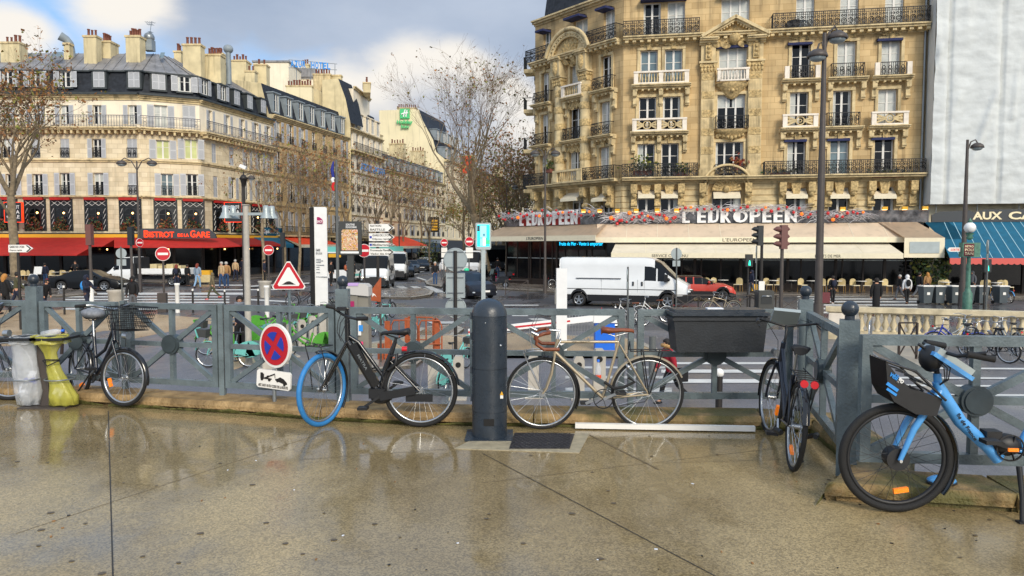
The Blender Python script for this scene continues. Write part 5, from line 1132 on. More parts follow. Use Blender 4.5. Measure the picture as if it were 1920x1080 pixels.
mb=MB('sheeting');mb.add(vs,[(j*(nx+1)+i,j*(nx+1)+i+1,(j+1)*(nx+1)+i+1,(j+1)*(nx+1)+i)for j in range(nz_)for i in range(nx)],True)
e=[(-.0,y,z)for y,z in((0,zw0),(1.3,zw0),(1.3,zw1),(0,zw1))];mb.add(e,[(0,1,2,3)]);fw.part(mb,'sheeting')
mb=MB('stone_far');mb.box(0,fw.L,1.2,9,0,zw1-.1);fw.part(mb,'wall')
mb=MB('white_paint')
for z in np.arange(zw0+.9,zw1,2.0):mb.box(0,fw.L,-.2,-.185,z,z+.16)
mb.m('steel_grey');fw.part(mb,'seam_strip')if 0 else None
mb=MB('steel_grey');[mb.cyl((x,.35,0),(x,.35,zw1),.025,6)for x in np.arange(.5,30,2.5)];fw.part(mb,'scaffold')
ftc=Facade(wr,B2-n3*OF+D3*.3,W1_-n3*1.7);Xc=lambda px,py=410,o=0:ftc.hit(px,py,o)[0]
za,zb=zq(ftc,1850,416),zq(ftc,1850,393);mb=MB('charcoal_sign');x0=Xc(1746)
mb.prism([(x0,za),(30,za),(30,zb),(x0+3.1,zb),(x0+2.5,zb-.2),(x0+2.2,zb-.05),(x0+.5,zb-.1),(x0,za+.45)],-.1,.05);mb.m('letter_cream');o_=ftc.part(mb,'fascia')
mb=MB('letter_cream');mb.text('AUX',Xc(1822),Xc(1877),za+.14,zb-.14,-.12,.04,.03);mb.text('CADRANS',Xc(1889),Xc(1889)+4.9,za+.14,zb-.14,-.12,.04,.03);ftc.part(mb,'lettering',o_)
oc=3.2;ztc=za;zlc=zq(ftc,1850,484,oc);xs0=ftc.hit(1781,484,oc)[0]
mb=MB('teal_canvas');xL=Xc(1752,417);mb.add([(xL,-.05,ztc),(30,-.05,ztc),(30,-oc,zlc),(xs0,-oc,zlc),(xL,-.05,ztc-.04),(30,-.05,ztc-.04),(30,-oc,zlc-.04),(xs0,-oc,zlc-.04)],[(3,2,1,0),(4,5,6,7),(3,0,4,7)])
mb.add([(xL-.6,-.05,ztc),(xL+.8,-.05,ztc),(xL+1.6,-1.6,ztc-1.1),(xL-.1,-1.6,ztc-1.1)],[(3,2,1,0),(0,1,2,3)]);mb.box(xL-.1,xL+1.4,-1.62,-1.58,ztc-1.7,ztc-1.1)
mb.m('teal_line');[mb.bar((xL+q*.55,-.05,ztc+.012),(xs0+q*.585,-oc,zlc+.012),.035,.008)for q in range(1,40)if xs0+q*.585<30]
mb.m('salmon_canvas');n=80
for i in range(n):a=xs0+i*.32;(mb.prism([(a,zlc),(a+.32,zlc)][::-1]+[(a+.32*(k_/6),zlc-.32-.07*math.sin(math.pi*k_/6))for k_ in range(7)],-oc-.02,-oc)if a<29 else None)
ftc.part(mb,'awning')
mb=MB('dark_int');mb.box(.2,30,.6,.7,0,za);mb.m('dark_wood');[mb.box(x-.08,x+.08,0,.15,0,za)for x in np.arange(.4,30,2.2)];mb.m('glass_dark');mb.box(.2,30,.1,.13,.6,za-.1);mb.m('warm_lamp');[mb.ball((x,.4,2.4+.3*(i%2)),.08,6)for i,x in enumerate(np.arange(1.5,20,2.3))];ftc.part(mb,'shopfront')
seatrow(ftc,[1765,1780,1845,1858,1876,1890],2.4,[1772,1868],'light rattan chair under the striped teal awning','café table under the striped teal awning','teal awning terrace')
# ================================================================ fence on the terrace edge
ZT,ZH,ZB=2.445,2.03,1.625
def fence_panel(a,b,label,hub=True,t=.062,zt=ZT,zb=ZB,group='fence panels on the terrace edge'):
 a=Vector((*a,0));b=Vector((*b,0));L_=(b-a).length;r=thing('railing_section',label,'fence',(a.x,a.y,TZ),math.atan2(b.y-a.y,b.x-a.x),group)
 zt-=TZ;zb-=TZ;zh=(zt+zb)/2;M=wmx(r);m=MB('fence_paint');m.box(0,L_,-t/2,t/2,zt-t/2,zt+t/2);m.box(0,t,-t/2,t/2,zb-t/2,zt-t/2);m.box(L_-t,L_,-t/2,t/2,zb-t/2,zt-t/2);m.box(t,L_-t,-t/2,t/2,zb-t/2,zb+t/2);m.build('frame',r,M)
 q=t*.8;c=L_/2
 for nm,p0,p1 in(('upright',(c,0,zt-t/2),(c,0,zh)),('upright',(c,0,zh),(c,0,zb+t/2)),('mid_rail',(t,0,zh),(c,0,zh)),('mid_rail',(c,0,zh),(L_-t,0,zh)),('diagonal_bar',(t,.004,zt-t/2),(c,.004,zh)),('diagonal_bar',(L_-t,.004,zt-t/2),(c,.004,zh)),('diagonal_bar',(t,.004,zb+t/2),(c,.004,zh)),('diagonal_bar',(L_-t,.004,zb+t/2),(c,.004,zh))):
  m=MB('fence_paint');m.bar(p0,p1,q*(.8 if nm[0]=='d' else .92),q);m.build(nm,r,M)
 m=MB('fence_dark');m.disc((c,0,zh),.105,.1,n=24);m.disc((c,-.055,zh),.085,.016,n=24);m.build('hub_disc',r,M);return r
def fp(px,Y):return Vector(((px-960)/FPX*Y,Y))
def small_post(p,lab,h=.985):
 r=MB('fence_paint');r.box(-.026,.026,-.035,.035,-.02,h);tag(r.build('fence_post',None,Matrix.Translation((p.x,p.y,TZ+KH-.01))),lab,'fence post','slim posts between the fence panels')
def big_post(p,lab,top=2.64,w=.125,rz=0,ball=.058):
 r=thing('ball_topped_post',lab,'fence post',(p.x,p.y,TZ+.02),rz,'ball-topped posts of the terrace fence');M=wmx(r);h=top-TZ-.02;m=MB('fence_paint');m.box(-w/2,w/2,-w/2,w/2,0,h);m.build('post',r,M)
 m=MB('bollard_paint');m.cyl((0,0,h),(0,0,h+.03),.035,10);m.ball((0,0,h+.02+ball),ball,14);m.build('ball_finial',r,M)
fence_panel(fp(-150,8.55),fp(50,8.36),'grey fence panel at the left picture edge, behind the bicycle cut off by the frame')
big_post(fp(62,8.33),'ball-topped square fence post behind the two waste bags')
fence_panel(fp(74,8.30),fp(217,8.15),'grey fence panel behind the city bicycle with the wire basket')
small_post(fp(229,8.12),'slim grey fence post just right of the bicycle with the wire basket')
fence_panel(fp(236,8.10),fp(407,7.80),'unobstructed grey fence panel between the basket bicycle and the no stopping sign')
small_post(fp(413,7.79),'slim grey fence post left of the no stopping sign')
fence_panel(fp(421,7.78),fp(627,7.48),'grey fence panel carrying the round no stopping sign')
big_post(fp(642,7.48),'ball-topped square fence post behind the front wheel of the black electric bicycle',top=2.66)
fence_panel(fp(657,7.46),fp(893,7.32),'grey fence panel behind the black electric bicycle')
small_post(fp(899,7.31),'slim grey fence post hidden behind the dark bollard')
fence_panel(fp(906,7.31),fp(1172,7.22),'grey fence panel behind the beige racing bicycle')
small_post(fp(1184,7.2),'slim grey fence post right of the brown saddle of the racing bicycle')
fence_panel(fp(1196,7.2),fp(1488,7.22),'grey fence panel with the dark planter box hung on it')
big_post(fp(1512,7.15),'ball-topped post at the far corner of the fence behind the dark bicycle',top=2.58,w=.125,rz=R(-14),ball=.056)
PC,PN=fp(1520,6.98),fp(1585,5.5)
fence_panel(PC,PN,'grey fence panel running towards us beside the parked dark bicycle')
big_post(fp(1596,5.35),'ball-topped flaking post nearest to us, left of the blue rental bicycle',top=2.56,w=.138,rz=R(-24),ball=.06)
fence_panel(fp(1618,5.12),fp(2058,4.98),'grey fence panel behind the light blue rental bicycle',t=.07)
def face_to(p,yaw=0):return Matrix.Translation(p)@rotZ(yaw)
p=P(517,648,7.45);r=thing('no_stopping_sign','round red and blue no stopping sign fixed low on the fence','traffic sign',p,R(-32));M=wmx(r)
m=MB('sign_white');m.disc((0,0,0),.225,.03,n=40);m.build('plate',r,M);m=MB('sign_red');m.disc((0,-.017,0),.198,.006,n=40);m.build('red_ring',r,M)
m=MB('sign_blue')
for q in range(4):
 a0=45+q*90;pts=[(.033*math.cos(R(a0-45+45)),.033*math.sin(R(a0-45+45)))]
 a0=q*90;pts=[(.045*math.cos(R(a0)),.045*math.sin(R(a0)))]+[(.142*math.cos(R(a)),.142*math.sin(R(a)))for a in np.linspace(a0-31,a0+31,9)]
 c,s=math.cos(R(12)),math.sin(R(12));m.prism([(x*c-z*s,x*s+z*c)for x,z in pts],-.026,-.020)
m.build('blue_field',r,M)
p=P(514,712,7.4);r=thing('tow_away_plate','white plate with a tow truck pictogram and small black text under the no stopping sign','traffic sign',p,R(-16));M=wmx(r)@rotY(R(4));w,h=.195,.092
m=MB('sign_white');m.prism([(-w,-h+.02),(-w+.02,-h),(w-.02,-h),(w,-h+.02),(w,h-.02),(w-.02,h),(-w+.02,h),(-w,h-.02)],-.012,.012);m.build('plate',r,M)
m=MB('letter_black');y=-.016
m.box(-.15,-.02,y,y+.004,.0,.012);m.box(-.15,-.11,y-.001,y+.003,.012,.05);m.box(-.15,-.12,y-.002,y,.045,.062);m.bar((-.1,y,.01),(.015,y,.062),.006,.012);m.bar((-.06,y,.012),(-.06,y,.04),.004,.05);m.bar((.015,y,.062),(.02,y,.02),.004,.004)
for x in(-.13,-.045):m.disc((x,y,-.004),.015,.006,n=14)
m.prism([(.02,.012),(.05,.02),(.075,.036),(.115,.022),(.155,-.012),(.16,-.03),(.14,-.034),(.025,-.002)],y,y+.004)
for x,z in((.05,-.004),(.13,-.034)):m.disc((x,y,z),.013,.006,n=14)
m.text('ART. R417-10 DU CODE DE LA ROUTE',-.17,.17,-.078,-.05,y,.003);m.build('pictogram',r,M)
m=MB('steel_grey');m.cyl((-.02,.03,-.27),(-.02,.03,.1),.02,8);m.build('bracket_post',r,wmx(r))
a,b=fp(1259,6.98),fp(1434,6.98);r=thing('planter_box','long dark grey plastic box with a lid hung on the fence, above the mossy kerb','planter',(a.x,a.y-.1,2.1),0);M=wmx(r);w=b.x-a.x
m=MB('planter');t_=.0
m.add([(.04,0,0),(w-.03,0,0),(w-.03,.3,0),(.04,.3,0),(0,-.02,.36),(w,-.02,.36),(w,.32,.36),(0,.32,.36)],[(0,3,2,1),(0,1,5,4),(1,2,6,5),(2,3,7,6),(3,0,4,7)]);m.box(-.01,w+.01,-.035,.33,.30,.325);m.build('box',r,M)
m=MB('bollard_paint');m.box(-.012,w+.012,-.045,.335,.345,.375);m.box(.02,w-.02,0,.3,.376,.40);m.build('lid',r,M);m=MB('litter_white');m.box(w-.55,w-.4,.04,.12,.401,.412);tag(m.build('sticker',r,M))
p=G(917,826,TZ);r=thing('dark_bollard','thick dark blue-grey steel column with a domed top in front of the fence','bollard',(p.x,p.y+.15,TZ));M=wmx(r)
m=MB('bollard_paint');[m.lathe(pf_,48)for pf_ in([(.155,0),(.155,.236)],[(.152,.236),(.152,.242)],[(.156,.242),(.156,.616)],[(.152,.616),(.152,.623)],[(.156,.623),(.156,1.076)],[(.153,1.076),(.153,1.084)],[(.157,1.084),(.152,1.12),(.135,1.165),(.10,1.205),(.05,1.227),(.0,1.234)])];m.build('column',r,M)
m=MB('dark_int');m.box(-.045,.045,-.159,-.12,.13,.19);m.build('slot',r,M);m=MB('bollard_paint');m.box(-.21,.21,-.19,.2,0,.012);m.build('base_plate',r,M)
m=MB('alu');m.ball((.1,-.12,.83),.012,6);m.ball((-.03,-.153,1.03),.006,6);m.build('bolt',r,M)
for z in(.35,.6,.9,1.08):m=MB('bollard_paint');m.box(-.168,-.15,-.03,.01,z-.03,z+.03);m.build('hinge',r,M)
m=MB('yellow_panel');m.prism([(.095,.395),(.125,.395),(.11,.43)],-.124,-.116);m.m('sign_white');m.box(.097,.123,-.126,-.12,.365,.392);m.build('warning_sticker',r,M)
hp=fp(76,7.75);r=thing('bag_holder','brown steel bag holder post between the clear and the yellow waste bag','waste bin holder',(hp.x,hp.y,TZ));M=wmx(r)
m=MB('dark_post');m.box(-.055,.055,-.03,.03,0,.72);m.box(-.2,.3,-.16,.16,0,.014);m.build('post',r,M);m=MB('black_matt');m.box(-.3,.05,-.2,.12,.72,.745);m.box(-.02,.32,-.2,.12,.72,.745);m.build('lid_frame',r,M)
for x in(-.16,.18):
 m=MB('steel_grey');m.ring((x,-.03,.3),.14,.008,M=rotX(R(90)),n=20,k=5);m.build('hoop',r,M)
def bag(x,y,mat_,prof,lab,lit,tilt=0,seed=0):
 b=thing('waste_bag',lab,'waste bag',(hp.x+x,hp.y+y,TZ+.02));M=wmx(b);m=MB(mat_);n=40;vs=[];rd=random.Random(seed)
 for i,(rx,ry,z,ox)in enumerate(prof):
  for j in range(n):
   a=2*math.pi*j/n;k_=1+.07*math.sin(a*5+i*.5+seed)+.05*math.sin(a*11+i*1.2)+.03*rd.uniform(-1,1);vs.append((ox+rx*k_*math.cos(a),ry*k_*math.sin(a),z+.006*math.sin(a*7)))
 m.add(vs,[(i*n+j,i*n+(j+1)%n,(i+1)*n+(j+1)%n,(i+1)*n+j)for i in range(len(prof)-1)for j in range(n)],True);m.build('film',b,M)
 for i in range(lit):
  q=MB(rd.choice(('litter_white','litter_blue','litter_white','alu')));s_=rd.uniform(.03,.06);q.M=rotZ(rd.random()*3)@rotY(rd.random()*3);q.box(-s_,s_,-s_*.6,s_*.6,-s_*.8,s_*.8);q.build('litter',b,M@Matrix.Translation((prof[1][3]+rd.uniform(-.06,.06),rd.uniform(-.04,.04),.06+rd.random()*.22)))
 return b
bag(-.16,-.03,'plastic_clear',[(.0,.0,0,.01),(.11,.08,.01,.01),(.14,.09,.15,.01),(.135,.09,.35,-.01),(.12,.1,.55,-.01),(.13,.12,.7,-.02),(.14,.13,.735,-.01),(.155,.14,.66,-.01)],'clear plastic waste bag with bottles in it hanging left of the brown post',9,seed=2)
bag(.14,-.05,'plastic_yellow',[(.0,.0,0,.06),(.15,.08,.01,.08),(.14,.09,.1,.08),(.1,.07,.22,.05),(.07,.06,.36,.0),(.055,.05,.47,-.02),(.06,.06,.56,-.04),(.12,.10,.66,-.04),(.17,.13,.735,-.03),(.18,.14,.74,-.03),(.19,.14,.66,-.03)],'translucent yellow waste bag tied in the middle beside the basket bicycle',3,seed=5)
q=MB('black_matt');q.ring((hp.x+.12,hp.y-.06,TZ+.50),.07,.008,M=rotX(R(80)),n=20,k=5);q.tube([(hp.x+.05,hp.y-.1,TZ+.50),(hp.x+.12,hp.y-.14,TZ+.45),(hp.x+.22,hp.y-.11,TZ+.5)],.006,5);tag(q.build('elastic_cord'),'black elastic cord tied round the yellow waste bag','cord')
q=MB('plastic_clear');q.lathe([(0,0),(.032,0),(.034,.12),(.03,.16),(.012,.2),(.012,.215)],12);q.m('blue_plastic');q.lathe([(.015,.205),(.015,.23),(0,.23)],10);tag(q.build('water_bottle',None,Matrix.Translation((hp.x+.07,hp.y-.12,TZ+.78))@rotY(R(80))),'crushed water bottle with a blue cap lying on the bag holder','bottle')
# ================================================================ bicycles
def wheel(root,c,r,M,tyre='black_rubber',rim='alu',spokes=28,tw=.018,hub='alu',n=48,rimw=.012,refl=None,name='wheel',spk='alu',hubr=.028,detail=True):
 w=MB(tyre);w.ring((0,0,0),r-tw,tw,n=n,k=8 if detail else 4);o=w.build(name,root,M@Matrix.Translation(c))if not isinstance(c,Matrix)else w.build(name,root,M@c)
 W=M@(Matrix.Translation(c)if not isinstance(c,Matrix)else c)
 q=MB(rim);q.ring((0,0,0),r-tw*2-.006,rimw,n=n,k=6 if detail else 4);q.build('rim',o,W)
 q=MB(spk);rr=r-tw*2-.01;sr=.0016 if detail else .004
 for i in range(spokes):
  a=2*math.pi*i/spokes;s_=1 if i%2 else-1;ha=a+(.9 if(i//2)%2 else-.9);q.tube([(hubr*.9*math.cos(ha),s_*.03,hubr*.9*math.sin(ha)),(rr*math.cos(a),0,rr*math.sin(a))],sr,3,False)
 q.build('spokes',o,W)
 q=MB(hub);q.cyl((0,-.038,0),(0,.038,0),hubr*.65,12);q.cyl((0,-.034,0),(0,-.028,0),hubr,14);q.cyl((0,.028,0),(0,.034,0),hubr,14);q.cyl((0,-.06,0),(0,.06,0),.007,6);q.build('hub',o,W)
 if refl is not None:
  q=MB('orange_refl');a=R(refl);q.M=rotY(-a);q.box(rr*.72-.012,rr*.72+.018,-.012,.012,-.045,.045);q.build('reflector',o,W)
 return o
def arc_guard(root,c,r,a0,a1,m,M,w=.05,name='mudguard',th=.006):
 q=MB(m);n=22;vs=[]
 for i in range(n+1):
  a=R(a0+(a1-a0)*i/n)
  for y,dr in((-w/2,-.012),(-w/4,.004),(w/4,.004),(w/2,-.012)):vs.append((c[0]+(r+dr)*math.cos(a),c[1]+y,c[2]+(r+dr)*math.sin(a)))
 q.add(vs,[(i*4+j,i*4+j+1,(i+1)*4+j+1,(i+1)*4+j)for i in range(n)for j in range(3)],True);return q.build(name,root,M)
def saddle(root,p,M,m='black_matt',L_=.27,W=.15,rails='black_matt',tilt=0):
 q=MB(m);st=[(-.13,.055,.0),(-.12,.075,.012),(-.07,.07,.006),(-.02,.05,.0),(.05,.028,.0),(.12,.02,-.004),(.14,.01,-.012)];vs=[];n=10;k_=L_/.27
 for x,hw,dz in st:
  for j in range(n):
   a=2*math.pi*j/n;th=1.25 if x<-.05 else(.8 if x<.03 else .45);vs.append((p[0]+x*k_,p[1]+hw*W/.15*math.cos(a),p[2]+dz*1.3+(.02 if math.sin(a)>0 else .034*th)*math.sin(a)+tilt*x))
 q.add(vs,[(i*n+j,i*n+(j+1)%n,(i+1)*n+(j+1)%n,(i+1)*n+j)for i in range(len(st)-1)for j in range(n)],True);q.add(vs[:n],[tuple(range(n))[::-1]]);q.add(vs[-n:],[tuple(range(n))])
 o=q.build('saddle',root,M);q=MB(rails);[q.tube([(p[0]-.09,p[1]+s_*.02,p[2]-.03),(p[0]-.02,p[1]+s_*.02,p[2]-.055),(p[0]+.1,p[1]+s_*.012,p[2]-.02)],.004,5)for s_ in(-1,1)];q.build('saddle_rails',o,M);return o
def cranks(root,bb,M,ang=20,m='alu',cr=.09,ring='black_matt',motor=None,L_=.17,side=-1,n=40):
 q=MB(ring);q.ring((bb[0],bb[1]+side*.045,bb[2]),cr,.006,n=n,k=4);[q.bar((bb[0],bb[1]+side*.045,bb[2]),(bb[0]+cr*math.cos(a),bb[1]+side*.045,bb[2]+cr*math.sin(a)),.004,.02,(0,1,0))for a in np.arange(0,6.28,6.28/5)];o=q.build('chainring',root,M)
 for s_,a in((side,R(ang)),(-side,R(ang+180))):
  e=(bb[0]+L_*math.cos(a),bb[1]+s_*.075,bb[2]+L_*math.sin(a));q=MB(m);q.bar((bb[0],bb[1]+s_*.06,bb[2]),e,.014,.024,(0,0,1));c_=q.build('crank',root,M)
  q=MB('black_matt');q.box(e[0]-.045,e[0]+.045,e[1],e[1]+s_*.09,e[2]-.012,e[2]+.012);q.build('pedal',c_,M)
def tubes(root,name,m,M,segs,n=8):
 q=MB(m);[q.tube(p,r,n)for p,r in segs];return q.build(name,root,M)
def lerp(a,b,t):return tuple(a[i]+(b[i]-a[i])*t for i in range(3))
def bike_plane(label,pa,pb,cat='bicycle',z=TZ,group=None,out=0):
 """plane through two wheel contact pixels; x runs to the right in the picture"""
 A=G(*pa,z);B=G(*pb,z);d=(B-A);rz=math.atan2(d.y,d.x);r=thing('bicycle',label,cat,A,rz,group);f=Facade(r,A.xy,B.xy)
 def h(px,py,y=0.0):
  s_,zz=f.hit(px,py,-y);return(s_,y,zz-z)
 return r,wmx(r),h
# ---- black electric bicycle with a blue front tyre
r,M,h=bike_plane('black electric bicycle with a blue front tyre leaning on the fence',(602,799),(789,801))
Rr=h(788,728);Fr=h(602,729);RW=.352
wheel(r,(Rr[0],0,RW),RW,M,tw=.021,refl=None);wc=Matrix.Translation((Fr[0]+.01,-.0,RW-.005))@rotZ(R(68));wheel(r,wc,RW-.005,M,tyre='blue_tyre',tw=.024)
rear=(Rr[0],0,RW);bb=h(712,741);st_=h(741,640);sd_=h(742,627);hb=h(652,640);ht=h(651,600);stem=h(650,583)
m=MB('black_gloss');dt0=h(652,622);
m.tube([hb,lerp(hb,bb,.5),bb],[.036,.036,.034],12);m.tube([h(655,631),h(672,642),h(716,702),h(722,712)],[.021,.02,.018,.018],10);m.tube([bb,h(722,690),st_],[.024,.022,.018],10);m.tube([hb,ht],.026,12);fr=m.build('frame',r,M)
for s_ in(-.055,.055):tubes(fr,'chainstay','black_gloss',M,[([(bb[0],s_*.6,bb[2]),(rear[0],s_,rear[2])],.013),([(h(728,672)[0],s_*.4,h(728,672)[2]),(rear[0],s_,rear[2])],.012)])
m=MB('black_gloss');q0=h(661,645,-.03);q1=h(707,723,-.03);m.bar(q0,q1,.035,.075,(1,0,1));m.build('battery',r,M)
lm=MB('steel_grey');lm.M=Matrix.Translation(lerp(q0,q1,.25))@rotY(math.atan2(q0[2]-q1[2],q1[0]-q0[0]));lm.text('MATRA',0,.16,-.012,.012,-.022,.004,.01);lm.build('lettering',fr,M)
m=MB('black_matt');m.ball((bb[0]+.015,0,bb[2]-.01),.1,12,(1.1,.62,.72));m.box(bb[0]-.09,bb[0]+.06,-.065,.065,bb[2]-.02,bb[2]+.07);m.build('motor',r,M)
cranks(r,(bb[0]+.01,0,bb[2]),M,215,m='black_matt',cr=.06)
m=MB('black_matt');m.bar(h(712,744,-.06),(rear[0]-.04,-.06,rear[2]+.01),.02,.075,(0,0,1));m.build('chain_guard',r,M)
tubes(r,'seat_post','black_matt',M,[([st_,h(742,636),h(743,632)],.014),([bb,st_],.019)]);saddle(r,(sd_[0]+.0,0,sd_[2]+.02),M@Matrix.Translation((sd_[0],0,0))@Matrix.Scale(-1,4,(1,0,0))@Matrix.Translation((-sd_[0],0,0)),tilt=-.05)
W2=Matrix.Translation((ht[0],0,0))@rotZ(R(68))@Matrix.Translation((-ht[0],0,0))
for s_ in(-.055,.055):tubes(r,'fork_blade','black_gloss',M,[([(hb[0]-.0,s_*.7,hb[2]),(wc.translation.x+s_*.0,s_*1.2,RW)],.014)])
tubes(r,'head_tube','black_gloss',M,[([hb,stem],.02),([stem,h(651,578)],.017)])
e1=h(617,573);e2=h(706,598);tubes(r,'handlebar','black_matt',M,[([(e1[0],-.06,e1[2]),(h(628,577)[0],-.04,h(628,577)[2]),(h(641,589)[0],0,h(641,589)[2]),(h(660,592)[0],-.12,h(660,592)[2]),(h(680,592)[0],-.28,h(680,592)[2]+.0),(e2[0]-.03,-.3,e2[2]+.03)],.0125)])
for a_,b_ in(((e1[0]-.01,-.06,e1[2]+.003),(e1[0]+.07,-.05,e1[2]-.015)),((h(684,592)[0],-.29,h(684,592)[2]+.0),(e2[0]-.01,-.31,e2[2]+.035))):
 tubes(r,'grip','black_rubber',M,[([a_,b_],.019)])
m=MB('black_matt');m.box(h(640,582)[0]-.03,h(640,582)[0]+.05,-.05,0,h(640,582)[2],h(640,582)[2]+.035);m.build('display',r,M)
for i,pts in enumerate((((640,586),(634,603),(632,622),(640,640)),((648,592),(638,606),(636,628),(650,650)),((655,600),(646,612),(640,630)))):tubes(r,'brake_cable','black_matt',M,[([h(x,y,-.05-.02*i)for x,y in pts],.004)],4)
arc_guard(r,(Rr[0],0,RW),RW+.02,8,168,'black_gloss',M,.06);g=arc_guard(r,(0,0,0),RW+.02,-38,100,'black_gloss',M@wc,.06)
m=MB('black_matt');c0=wc.translation
for s_ in(-.09,.09):m.tube([(-.03,s_,0),(-.05-.02,s_,.28),(-.12,s_,.42),(.05,s_,.42)],.006,6)
for x in(-.11,-.03,.05):m.tube([(x,-.09,.42),(x,.09,.42)],.005,6)
m.tube([(-.12,-.09,.42),(-.16,-.05,.46),(-.16,.05,.46),(-.12,.09,.42)],.005,6);m.build('front_rack',r,M@wc)
m=MB('red_refl');m.cyl(h(754,654),(h(763,654)[0],0,h(754,654)[2]),.024,10);m.build('rear_lamp',r,M);tubes(r,'lock','black_matt',M,[([h(724,690,-.04),h(732,668,-.06),h(744,664,-.05),h(742,682,-.05),h(728,694,-.04)],.018)])
tubes(r,'mudguard_stay','alu',M,[([(rear[0],-.05,rear[2]),h(797,664,-.03)],.003),([(rear[0],-.05,rear[2]),h(846,704,-.03)],.003)],5)
m=MB('black_matt');m.box(h(762,738)[0],h(812,748)[0],-.04,-.02,h(800,752)[2],h(800,738)[2]);m.build('kickstand',r,M)
# ---- beige racing bicycle
r,M,h=bike_plane('champagne racing bicycle with brown bar tape and saddle leaning on the fence',(1016,805),(1214,805))
RW=.338;Fr=h(1016,738);Rr=h(1214,736);F_=(Fr[0],0,RW);B_=(Rr[0],0,RW)
wheel(r,F_,RW,M,tw=.014,rimw=.010);wheel(r,B_,RW,M,tw=.014,rimw=.010,spokes=32)
bb=h(1130,746);st_=h(1160,641);ht=h(1045,641);hb=h(1040,664);cr_=h(1038,672)
m=MB('champagne');m.tube([ht,st_],.013,10);m.tube([h(1041,660),bb],.0155,10);m.tube([bb,st_],.0145,10);m.tube([h(1046,636),hb],.018,10)
for s_ in(-1,1):m.tube([(bb[0],s_*.03,bb[2]),(B_[0],s_*.058,B_[2])],.009,8);m.tube([(h(1162,646)[0],s_*.02,h(1162,646)[2]),(B_[0],s_*.058,B_[2])],.007,8)
m.build('frame',r,M);m=MB('champagne')
for s_ in(-1,1):m.tube([(hb[0],s_*.03,hb[2]),(h(1034,700)[0],s_*.042,h(1034,700)[2]),(h(1024,728)[0],s_*.048,h(1024,728)[2]),(F_[0],s_*.048,F_[2])],[.012,.011,.009,.008],8)
m.build('fork',r,M)
lm=MB('letter_black');lm.M=Matrix.Translation(ht);lm.text('PEUGEOT',.14,.3,-.004,.006,-.0145,.002);lm.build('lettering',r,M)
tubes(r,'seat_post','alu',M,[([st_,h(1163,628)],.0125)]);saddle(r,h(1157,619),M,'tan_leather',.30,.15,'alu',tilt=.0)
[setattr(o,'scale',(1,1,1))for o in[]]
tubes(r,'stem','alu',M,[([h(1045,638),h(1050,620),h(1030,619)],.012)])
m=MB('tan_leather');hx=h(1028,620)
for s_,o_ in((-1,-.20),(1,.20)):
 m.tube([(hx[0],o_*.3,hx[2]),(hx[0],o_*.9,hx[2]),(hx[0]-.05,o_,hx[2]-.005),(hx[0]-.11,o_,hx[2]-.03),(hx[0]-.115,o_,hx[2]-.10),(hx[0]-.05,o_,hx[2]-.145),(hx[0]+.09,o_,hx[2]-.145)],.0165,8)
m.build('handlebar',r,M);m=MB('alu')
for o_ in(-.20,.20):m.tube([(hx[0]-.10,o_,hx[2]-.02),(hx[0]-.16,o_,hx[2]+.01)],[.018,.014],8);m.tube([(hx[0]-.16,o_,hx[2]+.01),(hx[0]-.175,o_,hx[2]-.05),(hx[0]-.15,o_,hx[2]-.13)],.005,5)
m.build('brake_lever',r,M)
for o_ in(-.2,.2):tubes(r,'brake_cable','black_matt',M,[([(hx[0]-.15,o_,hx[2]+.02),(hx[0]-.1,o_*.8,hx[2]+.14),(hx[0]+.02,o_*.3,hx[2]+.12),(hx[0]+.06,0,hx[2])],.0028)],4)
m=MB('alu');za=h(984,660)[2];zb=h(1040,656)[2]
for s_ in(-.07,.07):m.tube([(F_[0]+.0,s_*.75,F_[2]+.01),(h(988,675)[0],s_,h(988,675)[2]),(h(981,664)[0],s_,za),(h(1000,661)[0],s_,za+.02),(h(1040,655)[0],s_,zb),(h(1052,636)[0],s_*.5,h(1052,636)[2])],.006,6)
for x in(985,1000,1015,1030):m.tube([(h(x,660)[0],-.07,za+.015),(h(x,660)[0],.07,za+.015)],.005,5)
m.build('front_rack',r,M)
m=MB('black_matt');zr_=h(1210,657)[2]+.0
for s_ in(-.06,.06):m.tube([(h(1180,657)[0],s_,zr_),(h(1258,657)[0],s_,zr_)],.006,6);m.tube([(h(1204,657)[0],s_,zr_),(B_[0],s_,B_[2])],.006,6);m.tube([(h(1240,657)[0],s_,zr_),(B_[0]+.01,s_,B_[2])],.006,6)
for x in(1182,1205,1230,1257):m.tube([(h(x,657)[0],-.06,zr_),(h(x,657)[0],.06,zr_)],.005,5)
m.tube([(h(1180,657)[0],-.06,zr_),h(1181,640),(h(1180,657)[0],.06,zr_)],.005,5);m.build('rear_rack',r,M)
cranks(r,bb,M,25,cr=.088,L_=.165);tubes(r,'lock','black_rubber',M,[([h(1133,716,-.05),h(1150,728,-.07),h(1170,726,-.06),h(1190,716,-.04),h(1178,708,-.03)],.014)])
arc_guard(r,F_,RW+.012,-25,88,'black_gloss',M,.04);arc_guard(r,B_,RW+.014,25,168,'champagne',M,.042)
tubes(r,'mudguard_stay','alu',M,[([F_,h(1072,710,-.02)],.003),([F_,h(1077,748,-.02)],.003),([B_,h(1271,700,-.02)],.003)],5)
tubes(r,'chain','black_matt',M,[([(bb[0],-.045,bb[2]+.085),(B_[0],-.045,B_[2]+.03)],.004),([(bb[0],-.045,bb[2]-.085),(B_[0]-.03,-.045,B_[2]-.07),(B_[0],-.045,B_[2]-.03)],.004)],5)
m=MB('alu');m.ball(h(1178,688,-.03),.022,8);m.tube([h(1174,684,-.02),h(1184,694,-.05)],.012,8);m.build('dynamo',r,M)
